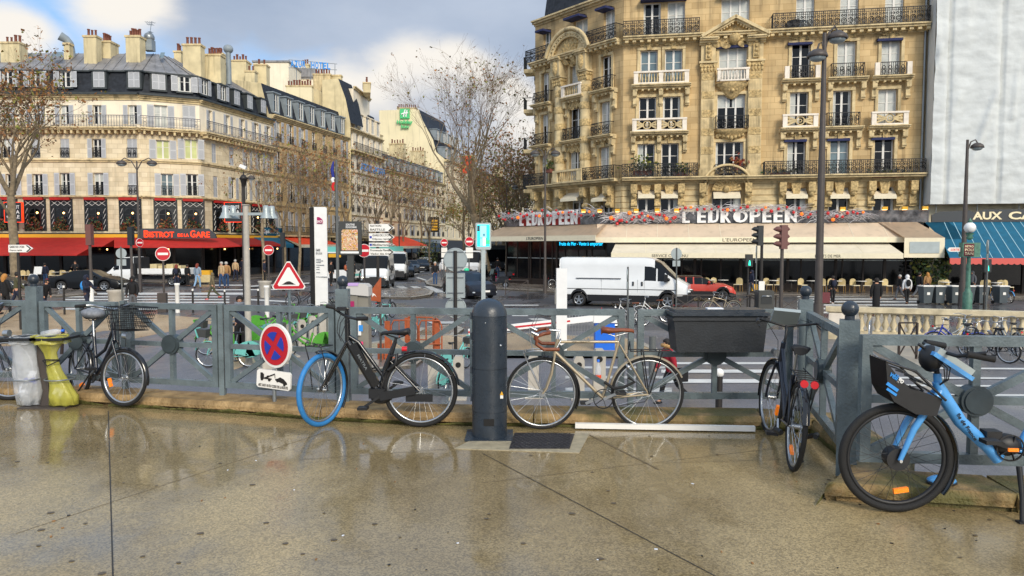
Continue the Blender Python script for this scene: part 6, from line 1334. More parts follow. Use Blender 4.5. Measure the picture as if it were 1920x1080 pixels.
# ---- generic city bicycle (heading +X), real proportions
def city_bike(label,loc,rz,frame='dark_navy',r_=.33,basket=None,rack=True,steer=0,tyre='black_rubber',detail=True,lean=0,cat='bicycle',group=None,sad='black_matt',bars='alu',guard=None,lamps=True,wrack=None,velib=None,spk='alu',cls='step',wb=1.06):
 r=thing('bicycle',label,cat,loc,rz,group,lean);M=wmx(r);n=48 if detail else 18;sp=28 if detail else 12;K=8 if detail else 5;gm_=guard or frame
 Rc,Fc=(0,0,r_),(wb,0,r_);BB=(.44,0,.28);SC=(.33,0,.68);HT=(wb-.19,0,.86);HB=(wb-.14,0,.68)
 if detail:wheel(r,Rc,r_,M,spokes=sp,n=n,tyre=tyre,refl=-70,tw=.019,spk=spk);
 else:wheel(r,Rc,r_,M,spokes=sp,n=n,tyre=tyre,tw=.022,rimw=.014,detail=False,spk=spk)
 S0=Matrix.Translation((HB[0],0,0))@rotZ(R(steer))@Matrix.Translation((-HB[0],0,0));MS=M@S0
 wheel(r,Fc,r_,MS,spokes=sp,n=n,tyre=tyre,tw=.019 if detail else .022,rimw=.012 if detail else .014,detail=detail,refl=200 if detail else None,spk=spk)
 f=MB(frame);R1=.019 if not velib else .032
 if cls=='step':f.tube([HB,(.6,0,.42),BB],R1*1.1,K);f.tube([(HT[0]+.01,0,HT[2]-.06),(.62,0,.56),lerp(BB,SC,.45)],R1*.9,K)
 else:f.tube([HB,BB],R1*1.1,K);f.tube([(HT[0],0,HT[2]-.04),SC],R1*.9,K)
 f.tube([BB,SC],R1,K);f.tube([HT,HB],.021,K)
 for s_ in(-1,1):f.tube([(BB[0],s_*.03,BB[2]),(0,s_*.055,r_)],.010,6);f.tube([(SC[0]-.01,s_*.02,SC[2]-.05),(0,s_*.055,r_)],.008,6)
 f.build('frame',r,M);f=MB(frame);[f.tube([(HB[0],s_*.035,HB[2]),(wb-.03,s_*.05,.45),(wb,s_*.05,r_)],.012,6)for s_ in(-1,1)];f.build('fork',r,MS)
 tubes(r,'seat_post','alu',M,[([SC,(.29,0,.86)],.013)],6);saddle(r,(.28,0,.90),M,sad)
 f=MB(bars);f.tube([HT,(HT[0]-.02,0,HT[2]+.12),(HT[0]+.02,0,HT[2]+.14)],.012,6);f.tube([(HT[0]-.16,-.29,HT[2]+.17),(HT[0]-.02,-.25,HT[2]+.19),(HT[0]+.02,0,HT[2]+.14),(HT[0]-.02,.25,HT[2]+.19),(HT[0]-.16,.29,HT[2]+.17)],.011,6);f.build('handlebar',r,MS)
 if detail:
  for s_ in(-1,1):tubes(r,'grip','black_rubber',MS,[([(HT[0]-.17,s_*.292,HT[2]+.169),(HT[0]-.06,s_*.268,HT[2]+.183)],.017)]);tubes(r,'brake_lever','black_matt',MS,[([(HT[0]-.03,s_*.25,HT[2]+.17),(HT[0]-.14,s_*.27,HT[2]+.13)],.006)],5);tubes(r,'brake_cable','black_matt',MS,[([(HT[0]-.03,s_*.24,HT[2]+.18),(HT[0]+.14,s_*.16,HT[2]+.2),(HT[0]+.12,s_*.02,HT[2]),(HB[0]+.05,0,HB[2]-.05)],.003)],4)
  if bars!='none':pass
 cranks(r,BB,M,30,L_=.165,n=24 if detail else 12,cr=.085)
 if velib:
  q=MB(frame);q.prism([(r_*1.08*math.cos(R(a)),r_+r_*1.08*math.sin(R(a)))for a in range(5,178,12)]+[(-r_*.55,r_*.9),(r_*.3,r_*.8)][::-1],-.05,-.035);q.prism([(r_*1.08*math.cos(R(a)),r_+r_*1.08*math.sin(R(a)))for a in range(5,178,12)]+[(-r_*.55,r_*.9),(r_*.3,r_*.8)][::-1],.035,.05);q.build('wheel_cover',r,M)
  q=MB('dark_frame');q.prism([(wb+.0,.78),(wb+.17,.80),(wb+.24,1.0),(wb-.02,.98)],-.13,.13);q.m(frame);q.prism([(wb+.175,.78),(wb+.205,.78),(wb+.275,1.02),(wb+.245,1.02)],-.15,.15);q.build('basket',r,MS);arc_guard(r,Fc,r_+.02,20,130,frame,MS,.07)
 else:
  if guard!='none':arc_guard(r,Rc,r_+.015,0,165,gm_,M,.05);arc_guard(r,Fc,r_+.015,-10,110,gm_,MS,.05)
 if rack and not velib:
  q=MB('black_matt');zr=r_*2+.06;[q.tube([(.24,s_*.05,zr+.02),(-.26,s_*.06,zr),(0,s_*.06,r_)],.006,5)for s_ in(-1,1)];[q.tube([(x,-.06,zr+.01),(x,.06,zr+.01)],.005,5)for x in(-.25,-.15,-.05,.05,.15)];[q.tube([(-.12,s_*.06,zr),(0,s_*.06,r_)],.005,5)for s_ in(-1,1)];q.build('rear_rack',r,M)
  if lamps:[(lambda q:(q.cyl((-.285,y,zr-.02),(-.262,y,zr-.02),.028,12),q.build('rear_lamp',r,M)))(MB('red_refl'))for y in((-.035,.035)if detail else(0,))]
 if basket:
  q=MB(basket);x0,x1,w0,w1,z0,z1=wb-.10,wb+.22,.14,.19,.80,1.04
  for t in np.linspace(0,1,7):a,b,w,z=x0+.03*(1-t),x1-.06*(1-t),w0+(w1-w0)*t,z0+(z1-z0)*t;q.tube([(a,-w,z),(b,-w,z),(b,w,z),(a,w,z)],.0035 if t<1 else .006,4,closed=True)
  for t in np.linspace(0,1,14):
   q.tube([(x0+.03+(x1-.09-x0)*t,-w0,z0),(x0+(x1-x0)*t,-w1,z1)],.003,3,False);q.tube([(x0+.03+(x1-.09-x0)*t,w0,z0),(x0+(x1-x0)*t,w1,z1)],.003,3,False);q.tube([(x1-.06,-w0+2*w0*t,z0),(x1,-w1+2*w1*t,z1)],.003,3,False);q.tube([(x0+.03,-w0+2*w0*t,z0),(x0,-w1+2*w1*t,z1)],.003,3,False);q.tube([(x0+.03+(x1-.09-x0)*t,-w0,z0),(x0+.03+(x1-.09-x0)*t,w0,z0)],.003,3,False)
  q.build('basket',r,MS)
 if lamps:q=MB('alu');q.cyl((wb-.02,0,.74),(wb+.04,0,.74),.035,12,.04);q.build('headlamp',r,MS)
 q=MB('black_matt');q.tube([(.34,-.03,.28),(.20,-.12,.02)],.009,5);q.build('kickstand',r,M)
 return r
pr,pf=G(146,727,TZ+KH),G(211,773,TZ);a=math.atan2(pf.y-pr.y,pf.x-pr.x)
a=math.atan2(-.62,.76);b=city_bike('dark city bicycle with a black wire basket and a cloth over its saddle',(pf.x-.98*math.cos(a),pf.y+.1-.98*math.sin(a),TZ+.03),a,'dark_navy',.30,'black_matt',steer=22,wb=.98,guard='black_gloss',lean=R(-4))
q=MB('scarf');q.ball((.28,0,.93),.15,12,(1.1,.75,.42));q.build('saddle_cover',b,wmx(b))
pr=G(1508,897,TZ);b=city_bike('dark city bicycle parked away from us along the side fence with two red rear lamps',(pr.x-.02,pr.y+.2,TZ),R(79),'dark_navy',.335,None,steer=8,wb=1.1,guard='black_gloss',lean=R(5),bars='black_matt')
q=MB('lilac' if 0 else 'sign_back');q.M=Matrix.Translation((.98,0,1.08))@rotY(R(40));q.box(-.1,.1,-.11,.11,-.015,.015);q.build('map_holder',b,wmx(b))
q=MB('black_matt');[q.tube([(.05+i*.02,s_*.1,.26),(-.02,s_*.15,.3),(-.1,s_*.12,.3)],.02,6)for i in(0,)for s_ in(-1,1)];q.build('chain_lock',b,wmx(b))
pr=G(-6,752,TZ);city_bike('dark bicycle mostly cut off by the left picture edge beside the clear waste bag',(pr.x-.98,pr.y+.10,TZ),R(-3),'dark_navy',.34,None,wb=1.08,guard='black_gloss')
# ---- light blue rental bicycle
r,M,h=bike_plane('light blue electric rental bicycle with a black front basket at the right edge',(1676,960),(2060,972),cat='rental bicycle')
RW=.352;F_=(0,0,RW);wb_=1.14;B_=(wb_,0,RW)
wheel(r,F_,RW,M,tw=.026,rim='black_matt',rimw=.014,spk='black_matt',spokes=32,hub='black_matt',hubr=.058,refl=-80);wheel(r,B_,RW,M,tw=.026,rim='black_matt',spk='black_matt',spokes=32)
q=MB('black_matt');q.cyl((0,-.045,RW),(0,.045,RW),.07,24);q.m('alu');q.cyl((0,-.085,RW),(0,.085,RW),.01,8);q.build('hub_motor',r,M)
hb=h(1762,735);ht=h(1756,665);bbp=h(1868,833)
q=MB('veligo_blue');[q.tube([(0,s_*.065,RW),(h(1705,800)[0],s_*.065,h(1705,800)[2]),(h(1734,757)[0],s_*.06,h(1734,757)[2]),(h(1760,733)[0],s_*.02,h(1760,733)[2])],[.014,.02,.024,.022],10)for s_ in(-1,1)];q.build('fork',r,M)
q=MB('veligo_blue');q.tube([h(1756,715),h(1766,738),h(1800,790),h(1852,838),h(1872,862)],[.028,.042,.040,.038,.036],12);q.tube([h(1868,850),h(1895,842),h(1925,838)],[.034,.03,.03],12);q.tube([(bbp[0]+.14,0,bbp[2]-.03),(bbp[0]+.25,0,bbp[2]+.22),(bbp[0]+.31,0,bbp[2]+.36)],[.034,.026,.022],12)
q.tube([h(1757,700),h(1760,735)],.024,12);[q.tube([(bbp[0]+.12,s_*.03,bbp[2]-.03),(wb_,s_*.06,RW)],.012,8)for s_ in(-1,1)];fr=q.build('frame',r,M)
p0,p1=h(1782,762),h(1812,805);q=MB('letter_black');q.M=Matrix.Translation(lerp(p0,p1,.25))@rotY(math.atan2(p0[2]-p1[2],p1[0]-p0[0]));q.text('île de France',0,.20,-.012,.012,-.043,.003,.01);q.build('lettering',fr,M)
tubes(r,'head_tube','black_matt',M,[([h(1757,705),h(1753,655)],.017)])
q=MB('black_matt');nose=h(1647,672);bot=h(1655,735);pts=[h(1645,671),h(1649,725),h(1660,745),h(1700,768),h(1738,772),h(1748,740),h(1715,728),h(1690,722),h(1668,700)]
q.prism([(p[0],p[2])for p in pts],-.13,-.118);q.prism([(p[0],p[2])for p in pts],.118,.13);P3=[(p[0],p[2])for p in pts]
for i in range(0,4):(xa,za),(xb,zb)=P3[i],P3[i+1];q.add([(xa,-.13,za),(xb,-.13,zb),(xb,.13,zb),(xa,.13,za)],[(0,1,2,3),(3,2,1,0)])
bk_=q.build('basket',r,M);q=MB('black_gloss');q.tube([(h(1646,672)[0],-.125,h(1646,672)[2]),(h(1662,678)[0],-.125,h(1662,678)[2]),(h(1700,690)[0],-.125,h(1700,690)[2]),(h(1752,742)[0],-.15,h(1752,742)[2])],.008,6);q.tube([(h(1646,672)[0],.125,h(1646,672)[2]),(h(1700,690)[0],.125,h(1700,690)[2]),(h(1752,742)[0],.15,h(1752,742)[2])],.008,6)
for t in(.2,.4,.6,.8):x=h(1662+t*85,680)[0];z=h(1700,682+t*45)[2];q.tube([(x,-.125,z),(x+.01,0,z+.0),(x,.125,z)],.006,5)
for t in(.35,.65):q.tube([(h(1690,690)[0],-.12,h(1690,690+t*40)[2]),(h(1748,740)[0],-.12,h(1748,735+t*20)[2])],.005,5)
q.build('basket_wire',bk_,M);q=MB('hotel_blue');q.M=Matrix.Translation(h(1650,697))@rotY(R(35));q.text('véli',.0,.055,-.0,.035,-.134,.003,.02);q.m('letter_white');q.text('go',.06,.095,-.008,.028,-.134,.003,.02);q.m('hotel_blue');q.box(.02,.10,-.136,-.131,-.055,-.035);q.box(.04,.11,-.136,-.131,-.08,-.065);q.build('lettering',bk_,M)
q=MB('black_matt');c_=h(1745,672);q.ball((c_[0],0,c_[2]),.075,12,(.9,1.1,1.15));q.tube([h(1736,655),h(1722,645)],.01,6);q.build('headlamp',r,M)
q=MB('sign_back');a_,b_=h(1744,655),h(1800,692);q.M=Matrix.Translation(a_)@rotY(math.atan2(a_[2]-b_[2],b_[0]-a_[0]));q.box(0,.25,-.10,.10,-.008,.03);q.m('veligo_blue');q.box(-.01,.27,-.105,.105,-.035,-.009);q.build('display_cover',r,M)
q=MB('black_matt');bx=h(1762,658);q.tube([(bx[0],.22,bx[2]+.02),(bx[0],0,bx[2]),(bx[0],-.22,bx[2]+.0),(h(1800,655)[0],-.3,h(1800,655)[2]+.02)],.012,8);q.build('handlebar',r,M)
for s_ in(-1,1):tubes(r,'grip','black_rubber',M,[([(bx[0]+.03,s_*.27,bx[2]+.02),(bx[0]+.17,s_*.3,bx[2]-.005)],.02)])
for i in range(3):tubes(r,'brake_cable','black_matt',M,[([h(1750+i*4,668,-.06),h(1770+i*6,690,-.09),h(1772+i*3,712,-.07),h(1762,722,-.03)],.004)],4)
q=MB('black_matt');q.ball((bbp[0]+.05,0,bbp[2]-.0),.09,12,(1.1,.7,.8));q.box(bbp[0]-.08,bbp[0]+.01,-.045,.045,bbp[2]+.03,bbp[2]+.09);q.build('motor',r,M);cranks(r,(bbp[0]+.06,0,bbp[2]-.01),M,160,m='black_matt',cr=.08)
q=MB('orange_refl');q.box(bbp[0]-.02,bbp[0]+.04,-.17,-.16,bbp[2]+.0,bbp[2]+.02);q.build('pedal_reflector',r,M)
arc_guard(r,F_,RW+.022,-38,62,'black_gloss',M,.07);arc_guard(r,B_,RW+.022,5,175,'black_gloss',M,.07);q=MB('veligo_blue');q.ball(h(1782,914),.055,10,(1.1,.7,.4));q.build('mud_flap',r,M)if 0 else None
q=MB('black_matt');a_=h(1902,870);q.tube([(a_[0],-.05,a_[2]),(a_[0]-.0,-.09,.16),(a_[0]-.01,-.12,.01)],[.018,.014,.014],8);q.box(a_[0]-.04,a_[0]+.02,-.15,-.1,0,.012);q.build('kickstand',r,M)
tubes(r,'seat_post','alu',M,[([(bbp[0]+.31,0,bbp[2]+.36),(bbp[0]+.37,0,bbp[2]+.52)],.014)]);saddle(r,(bbp[0]+.38,0,bbp[2]+.56),M@Matrix.Translation((bbp[0]+.38,0,0))@Matrix.Scale(-1,4,(1,0,0))@Matrix.Translation((-bbp[0]-.38,0,0)))
q=MB('veligo_blue');q.ball((0,0,.03),.08,12,(1.2,.8,.42));q.m('black_matt');q.ball((0,0,.015),.085,12,(1.2,.8,.2));p=G(1782,918,TZ+KH);tag(q.build('blue_shoe',None,Matrix.Translation((p.x,p.y+.1,TZ+KH))),'blue object with a black sole lying on the kerb behind the rental bicycle wheel','shoe')
random.seed(31);q=MB('litter_white')
for i in range(46):
 p=G(random.uniform(40,1880),random.uniform(830,1070),TZ);s_=random.uniform(.002,.006);q.M=Matrix.Translation((p.x,p.y,TZ+.002))@rotZ(random.random()*3);q.m(random.choice(('litter_white','leaf_brown','black_matt','black_matt','leaf_brown','black_matt')));q.box(-s_*1.6,s_*1.6,-s_,s_,0,.003)
tag(q.build('litter_specks'),kind='stuff')
# ================================================================ street furniture
def pole(q,x,y,z0,z1,r,r1=None,n=10):q.cyl((x,y,z0),(x,y,z1),r,n,r1)
def at(px,Y):return(px-960)/FPX*Y
def Zp(py,Y):return P(960,py,Y).z
def sign_thing(lab,px,Y,cat='traffic sign',rz=0,group=None,name='traffic_sign'):
 r=thing(name,lab,cat,(at(px,Y),Y,0),rz,group);return r,wmx(r)
for px,py,rpx,Y,yaw,lab,pb in((306,476,13,34.7,20,'red and white no entry sign on a dark pole before the white flatbed truck','dark_post'),(504,469,9.5,44,25,'small no entry sign standing left of the white station totem, near the blue awning','dark_post'),(683,470,12.5,36,0,'no entry sign between the picture billboard and the white direction arrows','dark_post'),(880,453,9,55,25,'no entry sign with white plates under it beside the glowing advertising panel','pole_grey'),(833,455,7.5,60,30,'smaller no entry sign above the round blank sign back','pole_grey'),(263,455,8,48,68,'no entry sign seen almost edge on at the lettered brasserie sign','dark_post')):
 r,M=sign_thing(lab,px,Y,rz=R(yaw),group='no entry signs');z=Zp(py,Y);rr=S(rpx,Y);q=MB(pb);q.cyl((0,.05,0),(0,.05,z+rr),.05,10);q.build('pole',r,M)
 q=MB('sign_white');q.disc((0,0,z),rr,.03);q.build('plate',r,M);q=MB('sign_red');q.disc((0,-.018,z),rr*.93,.006);q.build('red_disc',r,M);q=MB('sign_white');q.box(-rr*.68,rr*.68,-.028,-.022,z-rr*.17,z+rr*.17);q.build('white_bar',r,M)
 if px in(880,833):q=MB('sign_white');[q.box(-rr*.8,rr*.8,-.02,.01,z-rr-.45-i*.42,z-rr-.08-i*.42)for i in range(2)];q.build('under_plate',r,M)
Y=16.7;r,M=sign_thing('triangular red-bordered road bump sign on a blue-grey pole behind the fence',541,Y,rz=R(8));zc=Zp(521,Y);s_=.36
q=MB('fence_paint');q.cyl((0,.05,0),(0,.05,zc+.2),.032,12);q.build('pole',r,M)
tri=lambda k_:[(k_*s_*math.cos(R(a+d))*1.0+(0),k_*s_*math.sin(R(a+d)))for a in(90,210,330)for d in(-5,5)]
for k_,y,m_ in((1.12,0,'sign_white'),(1.04,-.016,'sign_red'),(.74,-.020,'sign_white')):q=MB(m_);q.prism([(x,zc-.03+z)for x,z in tri(k_)],y-.012 if y==0 else y-.003,y+.012 if y==0 else y+.002);q.build(('plate','red_border','white_field')[(1.12,1.04,.74).index(k_)],r,M)
q=MB('letter_black');q.prism([(-.16,zc-.15)]+[(-.15+.3*i/12,zc-.15+.075*math.sin(math.pi*i/12)**1.3)for i in range(13)]+[(.16,zc-.15)][::1],-.030,-.024);q.build('pictogram',r,M)
Y=30;r,M=sign_thing('tall white and black station totem with a purple logo beside the bike docks',597,Y,'totem',name='station_totem');zt=Zp(388,Y);w0,w1,w2=S(-17,Y),S(-7.5,Y),S(16.5,Y)
q=MB('white_paint');q.add([(w1,0,0),(w2,.05,0),(w2,.05,zt-.06),(w2-.06,.05,zt),(w1,0,zt),(w0,.12,0),(w2-.1,.5,0),(w2-.1,.5,zt),(w0,.12,zt)],[(0,1,2,3,4),(1,6,7,3,2),(5,8,7,6),(4,3,7,8)]);q.build('body',r,M)
q=MB('letter_black');q.add([(w1,0,0),(w1,0,zt-.03),(w0,.12,zt-.03),(w0,.12,0)],[(0,1,2,3)]);q.box(w1+.0,w1+.015,-.02,.02,0,zt-.02);q.build('dark_side',r,M)
sx_=lambda px:S(px-597,Y)
q=MB('sncf_purple');z0,z1=Zp(419,Y),Zp(407,Y);q.prism([(sx_(595.5),z0),(sx_(606),z0),(sx_(606.5),z0+.1),(sx_(605),z1-.08),(sx_(600),z1),(sx_(596),z1-.0)],-.025,.0);lg=q.build('logo',r,M);q=MB('letter_white');q.text('SNCF',sx_(596),sx_(605.5),z0+.03,z0+.13,-.03,.004,.02);q.build('lettering',lg,M)
q=MB('letter_black');q.text('GARE',sx_(593),sx_(601),Zp(471,Y),Zp(466.5,Y),-.012,.004,.01);q.text('DE LYON',sx_(593),sx_(604),Zp(477,Y),Zp(473,Y),-.012,.004);q.m('scarf')
for y,w in((486,9),(489,13),(492,9),(497,15),(501,6),(505,6),(511,7)):q.box(sx_(593),sx_(593+w),-.01,.0,Zp(y,Y)-.012,Zp(y,Y)+.012)
q.box(sx_(592),sx_(613),-.01,.04,Zp(519,Y)-.01,Zp(519,Y)+.008);q.build('lettering',r,M)
Y=29;r,M=sign_thing('dark framed poster billboard with a colourful abstract picture beside the flagpole',657.5,Y,'billboard',name='poster_billboard');w=S(20.5,Y);z0,z1=Zp(478,Y),Zp(415,Y)
q=MB('dark_frame');q.box(-w,w,-.08,.12,z0,z1);q.box(-.12,.12,-.05,.1,0,z0);q.build('frame',r,M)
mat('poster','#d6a04a',.4)
t=MATS['poster'].node_tree;b_=t.nodes['Principled BSDF'];g_=t.nodes.new('ShaderNodeNewGeometry');n_=t.nodes.new('ShaderNodeTexNoise');n_.inputs['Scale'].default_value=5;n_.inputs['Distortion'].default_value=1.8;n_.inputs['Detail'].default_value=1;t.links.new(g_.outputs['Position'],n_.inputs['Vector'])
rp=t.nodes.new('ShaderNodeValToRGB');rp.color_ramp.interpolation='CONSTANT';cols=('#e9ddc0','#c9a23c','#d88a78','#efe4cf','#a03828','#e8b04a','#9aa83e','#e9c8b8','#e07a30','#d8d4b8')
for i,c_ in enumerate(cols):e=rp.color_ramp.elements.new(.33+i*.036);e.color=(*lin(c_),1)
t.links.new(n_.outputs[0],rp.inputs[0]);t.links.new(rp.outputs[0],b_.inputs['Base Color'])
q=MB('poster');q.box(-w*.75,w*.72,-.095,-.082,z0+.18,z1-.32);q.build('poster',r,M);q=MB('letter_white');q.text('SOUTINE',-w*.35,w*.45,z1-.17,z1-.09,-.09,.004,.02);q.text('DE KOONING',-w*.35,w*.62,z1-.27,z1-.19,-.09,.004,.02);q.box(-w*.85,w*.8,-.092,-.082,z0+.06,z0+.14);q.build('lettering',r,M)
Y=33;r,M=sign_thing('cluster of four white direction arrows on a black pole',707,Y,'direction signs',name='direction_signs')
q=MB('pole_black');q.cyl((S(1,Y),.06,0),(S(1,Y),.06,Zp(414,Y)),.07,10);q.build('pole',r,M)
for y0,y1,txt in((434,420,('NATION','BASTILLE')),(452,437.5,('GARE DE LYON','Dépose rapide')),(463,455,('Méditerranée',)),(479,466,('Promenade Plantée','Viaduc des Arts'))):
 z0,z1=Zp(y0,Y),Zp(y1,Y);x0,x1=S(-14.5,Y),S(33.5,Y);zm=(z0+z1)/2;q=MB('sign_white');q.prism([(x0,z0),(x1-.25,z0),(x1,zm),(x1-.25,z1),(x0,z1)],-.03,.03);a_=q.build('arrow_plate',r,M)
 q=MB('letter_black');hh=(z1-z0)/len(txt);d0=.14 if len(txt[0])>8 and txt[0][0]!='P' else .04
 for i,t_ in enumerate(txt):q.text(t_,x0+d0+.02,x0+d0+min(.95-d0,.085*len(t_)),z1-(i+1)*hh+hh*.22,z1-i*hh-hh*.22,-.035,.004,.012)
 q.prism([(x1-.29,z0+.02),(x1-.22,z0+.02),(x1-.05,zm),(x1-.22,z1-.02),(x1-.29,z1-.02),(x1-.13,zm)],-.036,-.031)
 if d0>.1:q.m('sign_blue');q.box(x0+.03,x0+.13,-.036,-.031,zm-.05,zm+.05)
 q.build('lettering',a_,M)
Y=27;r,M=sign_thing('single white station direction arrow on a pole at the left edge',33,Y,'direction sign',name='direction_sign');q=MB('pole_black');q.cyl((0,.06,0),(0,.06,Zp(455,Y)),.05,10);q.build('pole',r,M)
z0,z1,x0,x1=Zp(473,Y),Zp(459,Y),S(-15,Y),S(30,Y);zm=(z0+z1)/2;q=MB('sign_white');q.prism([(x0,z0),(x1-.2,z0),(x1,zm),(x1-.2,z1),(x0,z1)],-.03,.03);a_=q.build('arrow_plate',r,M);q=MB('letter_black');q.text('GARE DE LYON',x0+.05,x0+.58,zm+.02,zm+.1,-.035,.004,.012);q.text('Dépose rapide',x0+.05,x0+.5,zm-.1,zm-.03,-.035,.004,.006);q.prism([(x1-.24,z0+.02),(x1-.18,z0+.02),(x1-.04,zm),(x1-.18,z1-.02),(x1-.24,z1-.02),(x1-.1,zm)],-.036,-.031);q.build('lettering',a_,M)
Y=20.2;r,M=sign_thing('three blank grey sign backs, round, square and round, on one black pole',854,Y,'traffic signs',name='traffic_sign')
q=MB('pole_black');q.cyl((0,-.06,0),(0,-.06,Zp(470,Y)),.048,10);q.build('pole',r,M)
for c_,k_ in((487,'r'),(535,'s'),(577,'r')):
 z=Zp(c_,Y);q=MB('sign_back')
 if k_=='r':q.disc((0,0,z),.325 if c_<500 else .29,.03,n=36);q.ring((0,-.018,z),.31 if c_<500 else .275,.012,n=32,k=5)
 else:q.box(-.26,.26,-.015,.015,z-.34,z+.34);[q.box(a,b,-.03,-.015,z-.34,z+.34)for a,b in((-.26,-.24),(.24,.26))];q.box(-.24,.24,-.03,-.015,z+.32,z+.34);q.box(-.24,.24,-.03,-.015,z-.34,z-.32)
 pl_=q.build('plate',r,M);q=MB('steel_grey');[q.box(-.22,.22,-.05,-.018,z+d-.012,z+d+.012)for d in(-.2,.22)];q.build('clamp',pl_,M)
for px,cy,rp_,Y,lab,yaw in((228,475,9.5,33,'small round grey sign back on a thin pole left of the truck cab',8),(1268,476,11,36,'round grey sign back on a pole in front of the red car',15),(1176,515,11,28,'sign seen edge on, on a bare grey pole in front of the white van',84),(1850,462,12,33,'round sign seen sideways above the pedestrian light by the teal awning',65),(1417,472,9,38,'small round sign seen sideways under the dark traffic light',70)):
 r,M=sign_thing(lab,px,Y,rz=R(yaw));z=Zp(cy,Y);q=MB('pole_grey');q.cyl((0,-.03,0),(0,-.03,z+.3),.035,8);q.build('pole',r,M);q=MB('sign_back');q.disc((0,0,z),S(rp_,Y),.025);q.box(-.2,.2,-.012,.012,z-S(rp_,Y)-.32,z-S(rp_,Y)-.04);q.build('plate',r,M)
def tlight(lab,px,ytop,Y,m_,pm,side,hoods=3,base=None,hh=1.0,gap=0):
 r=thing('traffic_light',lab,'traffic light',(at(px,Y),Y,0),0,'traffic lights');M=wmx(r);z1=Zp(ytop,Y);z0=z1-hh;q=MB(pm);q.cyl((gap,0,0),(gap,0,z0+.1),.085,12,.07);q.build('pole',r,M)
 q=MB(m_);q.box(-.13,.13,-.14,.14,z0,z1);q.build('housing',r,M)
 for i in range(hoods):
  z=z1-.18-i*(hh-.08)/3;q=MB(m_)
  for s_ in side:q.tube([(s_*.13,0,z),(s_*.3,0,z+.02),(s_*.42,0,z+.0)],[.13,.10,.03],8)
  q.build('hood',r,M)
 if base:q=MB('sign_white');q.cyl((gap,0,0),(gap,0,base),.11,12,.095);q.build('base_sleeve',r,M)
tlight('dark traffic light with three hoods pointing left in front of the brasserie awning',1424,423,37,'charcoal','pole_black',(-1,),gap=.1);tlight('reddish brown traffic light with hoods on both sides on a thick pole',1468,422,31,'tl_brown','dark_post',(-1,.6),gap=-.05)
tlight('brown traffic light seen from behind on a pole with a white sleeve',170,421,36,'tl_brown','dark_post',(-.3,),base=1.4);tlight('dark traffic light seen from behind left of the lettered brasserie sign',247,425,40,'charcoal','dark_post',(-.3,));tlight('dark traffic light beside the orange café awning',531,436,50,'charcoal','pole_black',(-.3,))
for px,y,Y,lab in((1404,493,36,'pedestrian signal with a lit green figure near the bistro chairs'),(1850,503,34,'pedestrian signal lit green under the teal awning')):
 r=thing('pedestrian_light',lab,'pedestrian light',(at(px,Y),Y,0));M=wmx(r);z=Zp(y,Y);q=MB('pole_black');q.cyl((0,.1,0),(0,.1,z),.045,8);q.build('pole',r,M);q=MB('charcoal');q.box(-.16,.16,-.1,.1,z-.18,z+.42);q.build('housing',r,M)
 q=MB('tl_green_on');q.ball((0,-.11,z+.1),.028,6);q.prism([(-.04,z-.12),(-.015,z-.12),(0,z-.03),(.02,z-.12),(.045,z-.12),(.03,z+.07),(-.03,z+.07)],-.115,-.1);q.build('green_figure',r,M)
def lamp_head(q,p,d,r_=.3,sc=1.0):
 q.tube([p,p+Vector((d*.05,0,.05)),p+Vector((d*.25,0,.1))],[.05,.05,.04],6);c_=p+Vector((d*.45,0,.0));q.lathe([(.05,.26),(.16,.24),(.28,.12),(.33,0),(.30,-.02)],14,c_);return c_
def lamp_post(lab,px,ytop,Y,arms,rb=.1,name='street_lamp',h=None,m_='dark_post'):
 r=thing(name,lab,'street lamp',(at(px,Y),Y,0),0,'street lamps');M=wmx(r);zt=Zp(ytop,Y);q=MB(m_);q.cyl((0,0,0),(0,0,1.2),rb*1.5,12,rb*1.3);q.cyl((0,0,1.2),(0,0,zt*.6),rb,12,rb*.85);q.cyl((0,0,zt*.6),(0,0,zt),rb*.8,12,rb*.5);q.build('pole',r,M)
 for dx_,dz in arms:
  q=MB(m_);q.tube([(0,0,zt-.6),(dx_*.35,0,zt-.05+dz*.5),(dx_*.8,0,zt+.1+dz),(dx_,0,zt+dz-.05)],.035,6);q.lathe([(.04,.2),(.14,.18),(.28,.08),(.33,-.05),(.30,-.07)],14,(dx_,0,zt+dz-.25));q.build('lamp_arm',r,M);q=MB('sign_back');q.ball((dx_,0,zt+dz-.32),.26,12,(1,1,.5));q.build('lamp_glass',r,M)
lamp_post('double street lamp with curved arms in front of the brasserie corner',262,302,49,((-1.0,.1),(1.0,.1)),.09);lamp_post('double street lamp at the left corner of the golden stone house',1022,282,48,((-.65,.05),(.65,.05)),.085)
lamp_post('tall thick street lamp in front of the golden stone house, two hooded lamps',1536,62,24,((.40,.12),(-.22,-.45)),.125);lamp_post('street lamp with one hooded head in front of the white sheeting',1806,262,38,((.5,-.1),),.13)
for Y,X in((62,-22.5),(92,-14),(120,-7),(72,-.5),(98,5)):lamp_post('slender dark street lamp standing among the avenue trees',960+X/Y*FPX,460-(9-3.1)*FPX/Y,Y,((.8,0),),.08)
r=thing('spotlight_mast','pale grey mast with a crossarm of four bell-shaped floodlights behind the fence','street lamp',(at(463,19),19,0));M=wmx(r);zt=Zp(385,19);q=MB('beige_post');q.cyl((0,0,0),(0,0,zt),.085,14,.07);q.cyl((0,0,zt),(0,0,zt+.02),.1,14);q.build('mast',r,M)
q=MB('sign_back');q.bar((-.62,0,zt-.22),(.62,0,zt-.22),.07);q.build('crossarm',r,M)
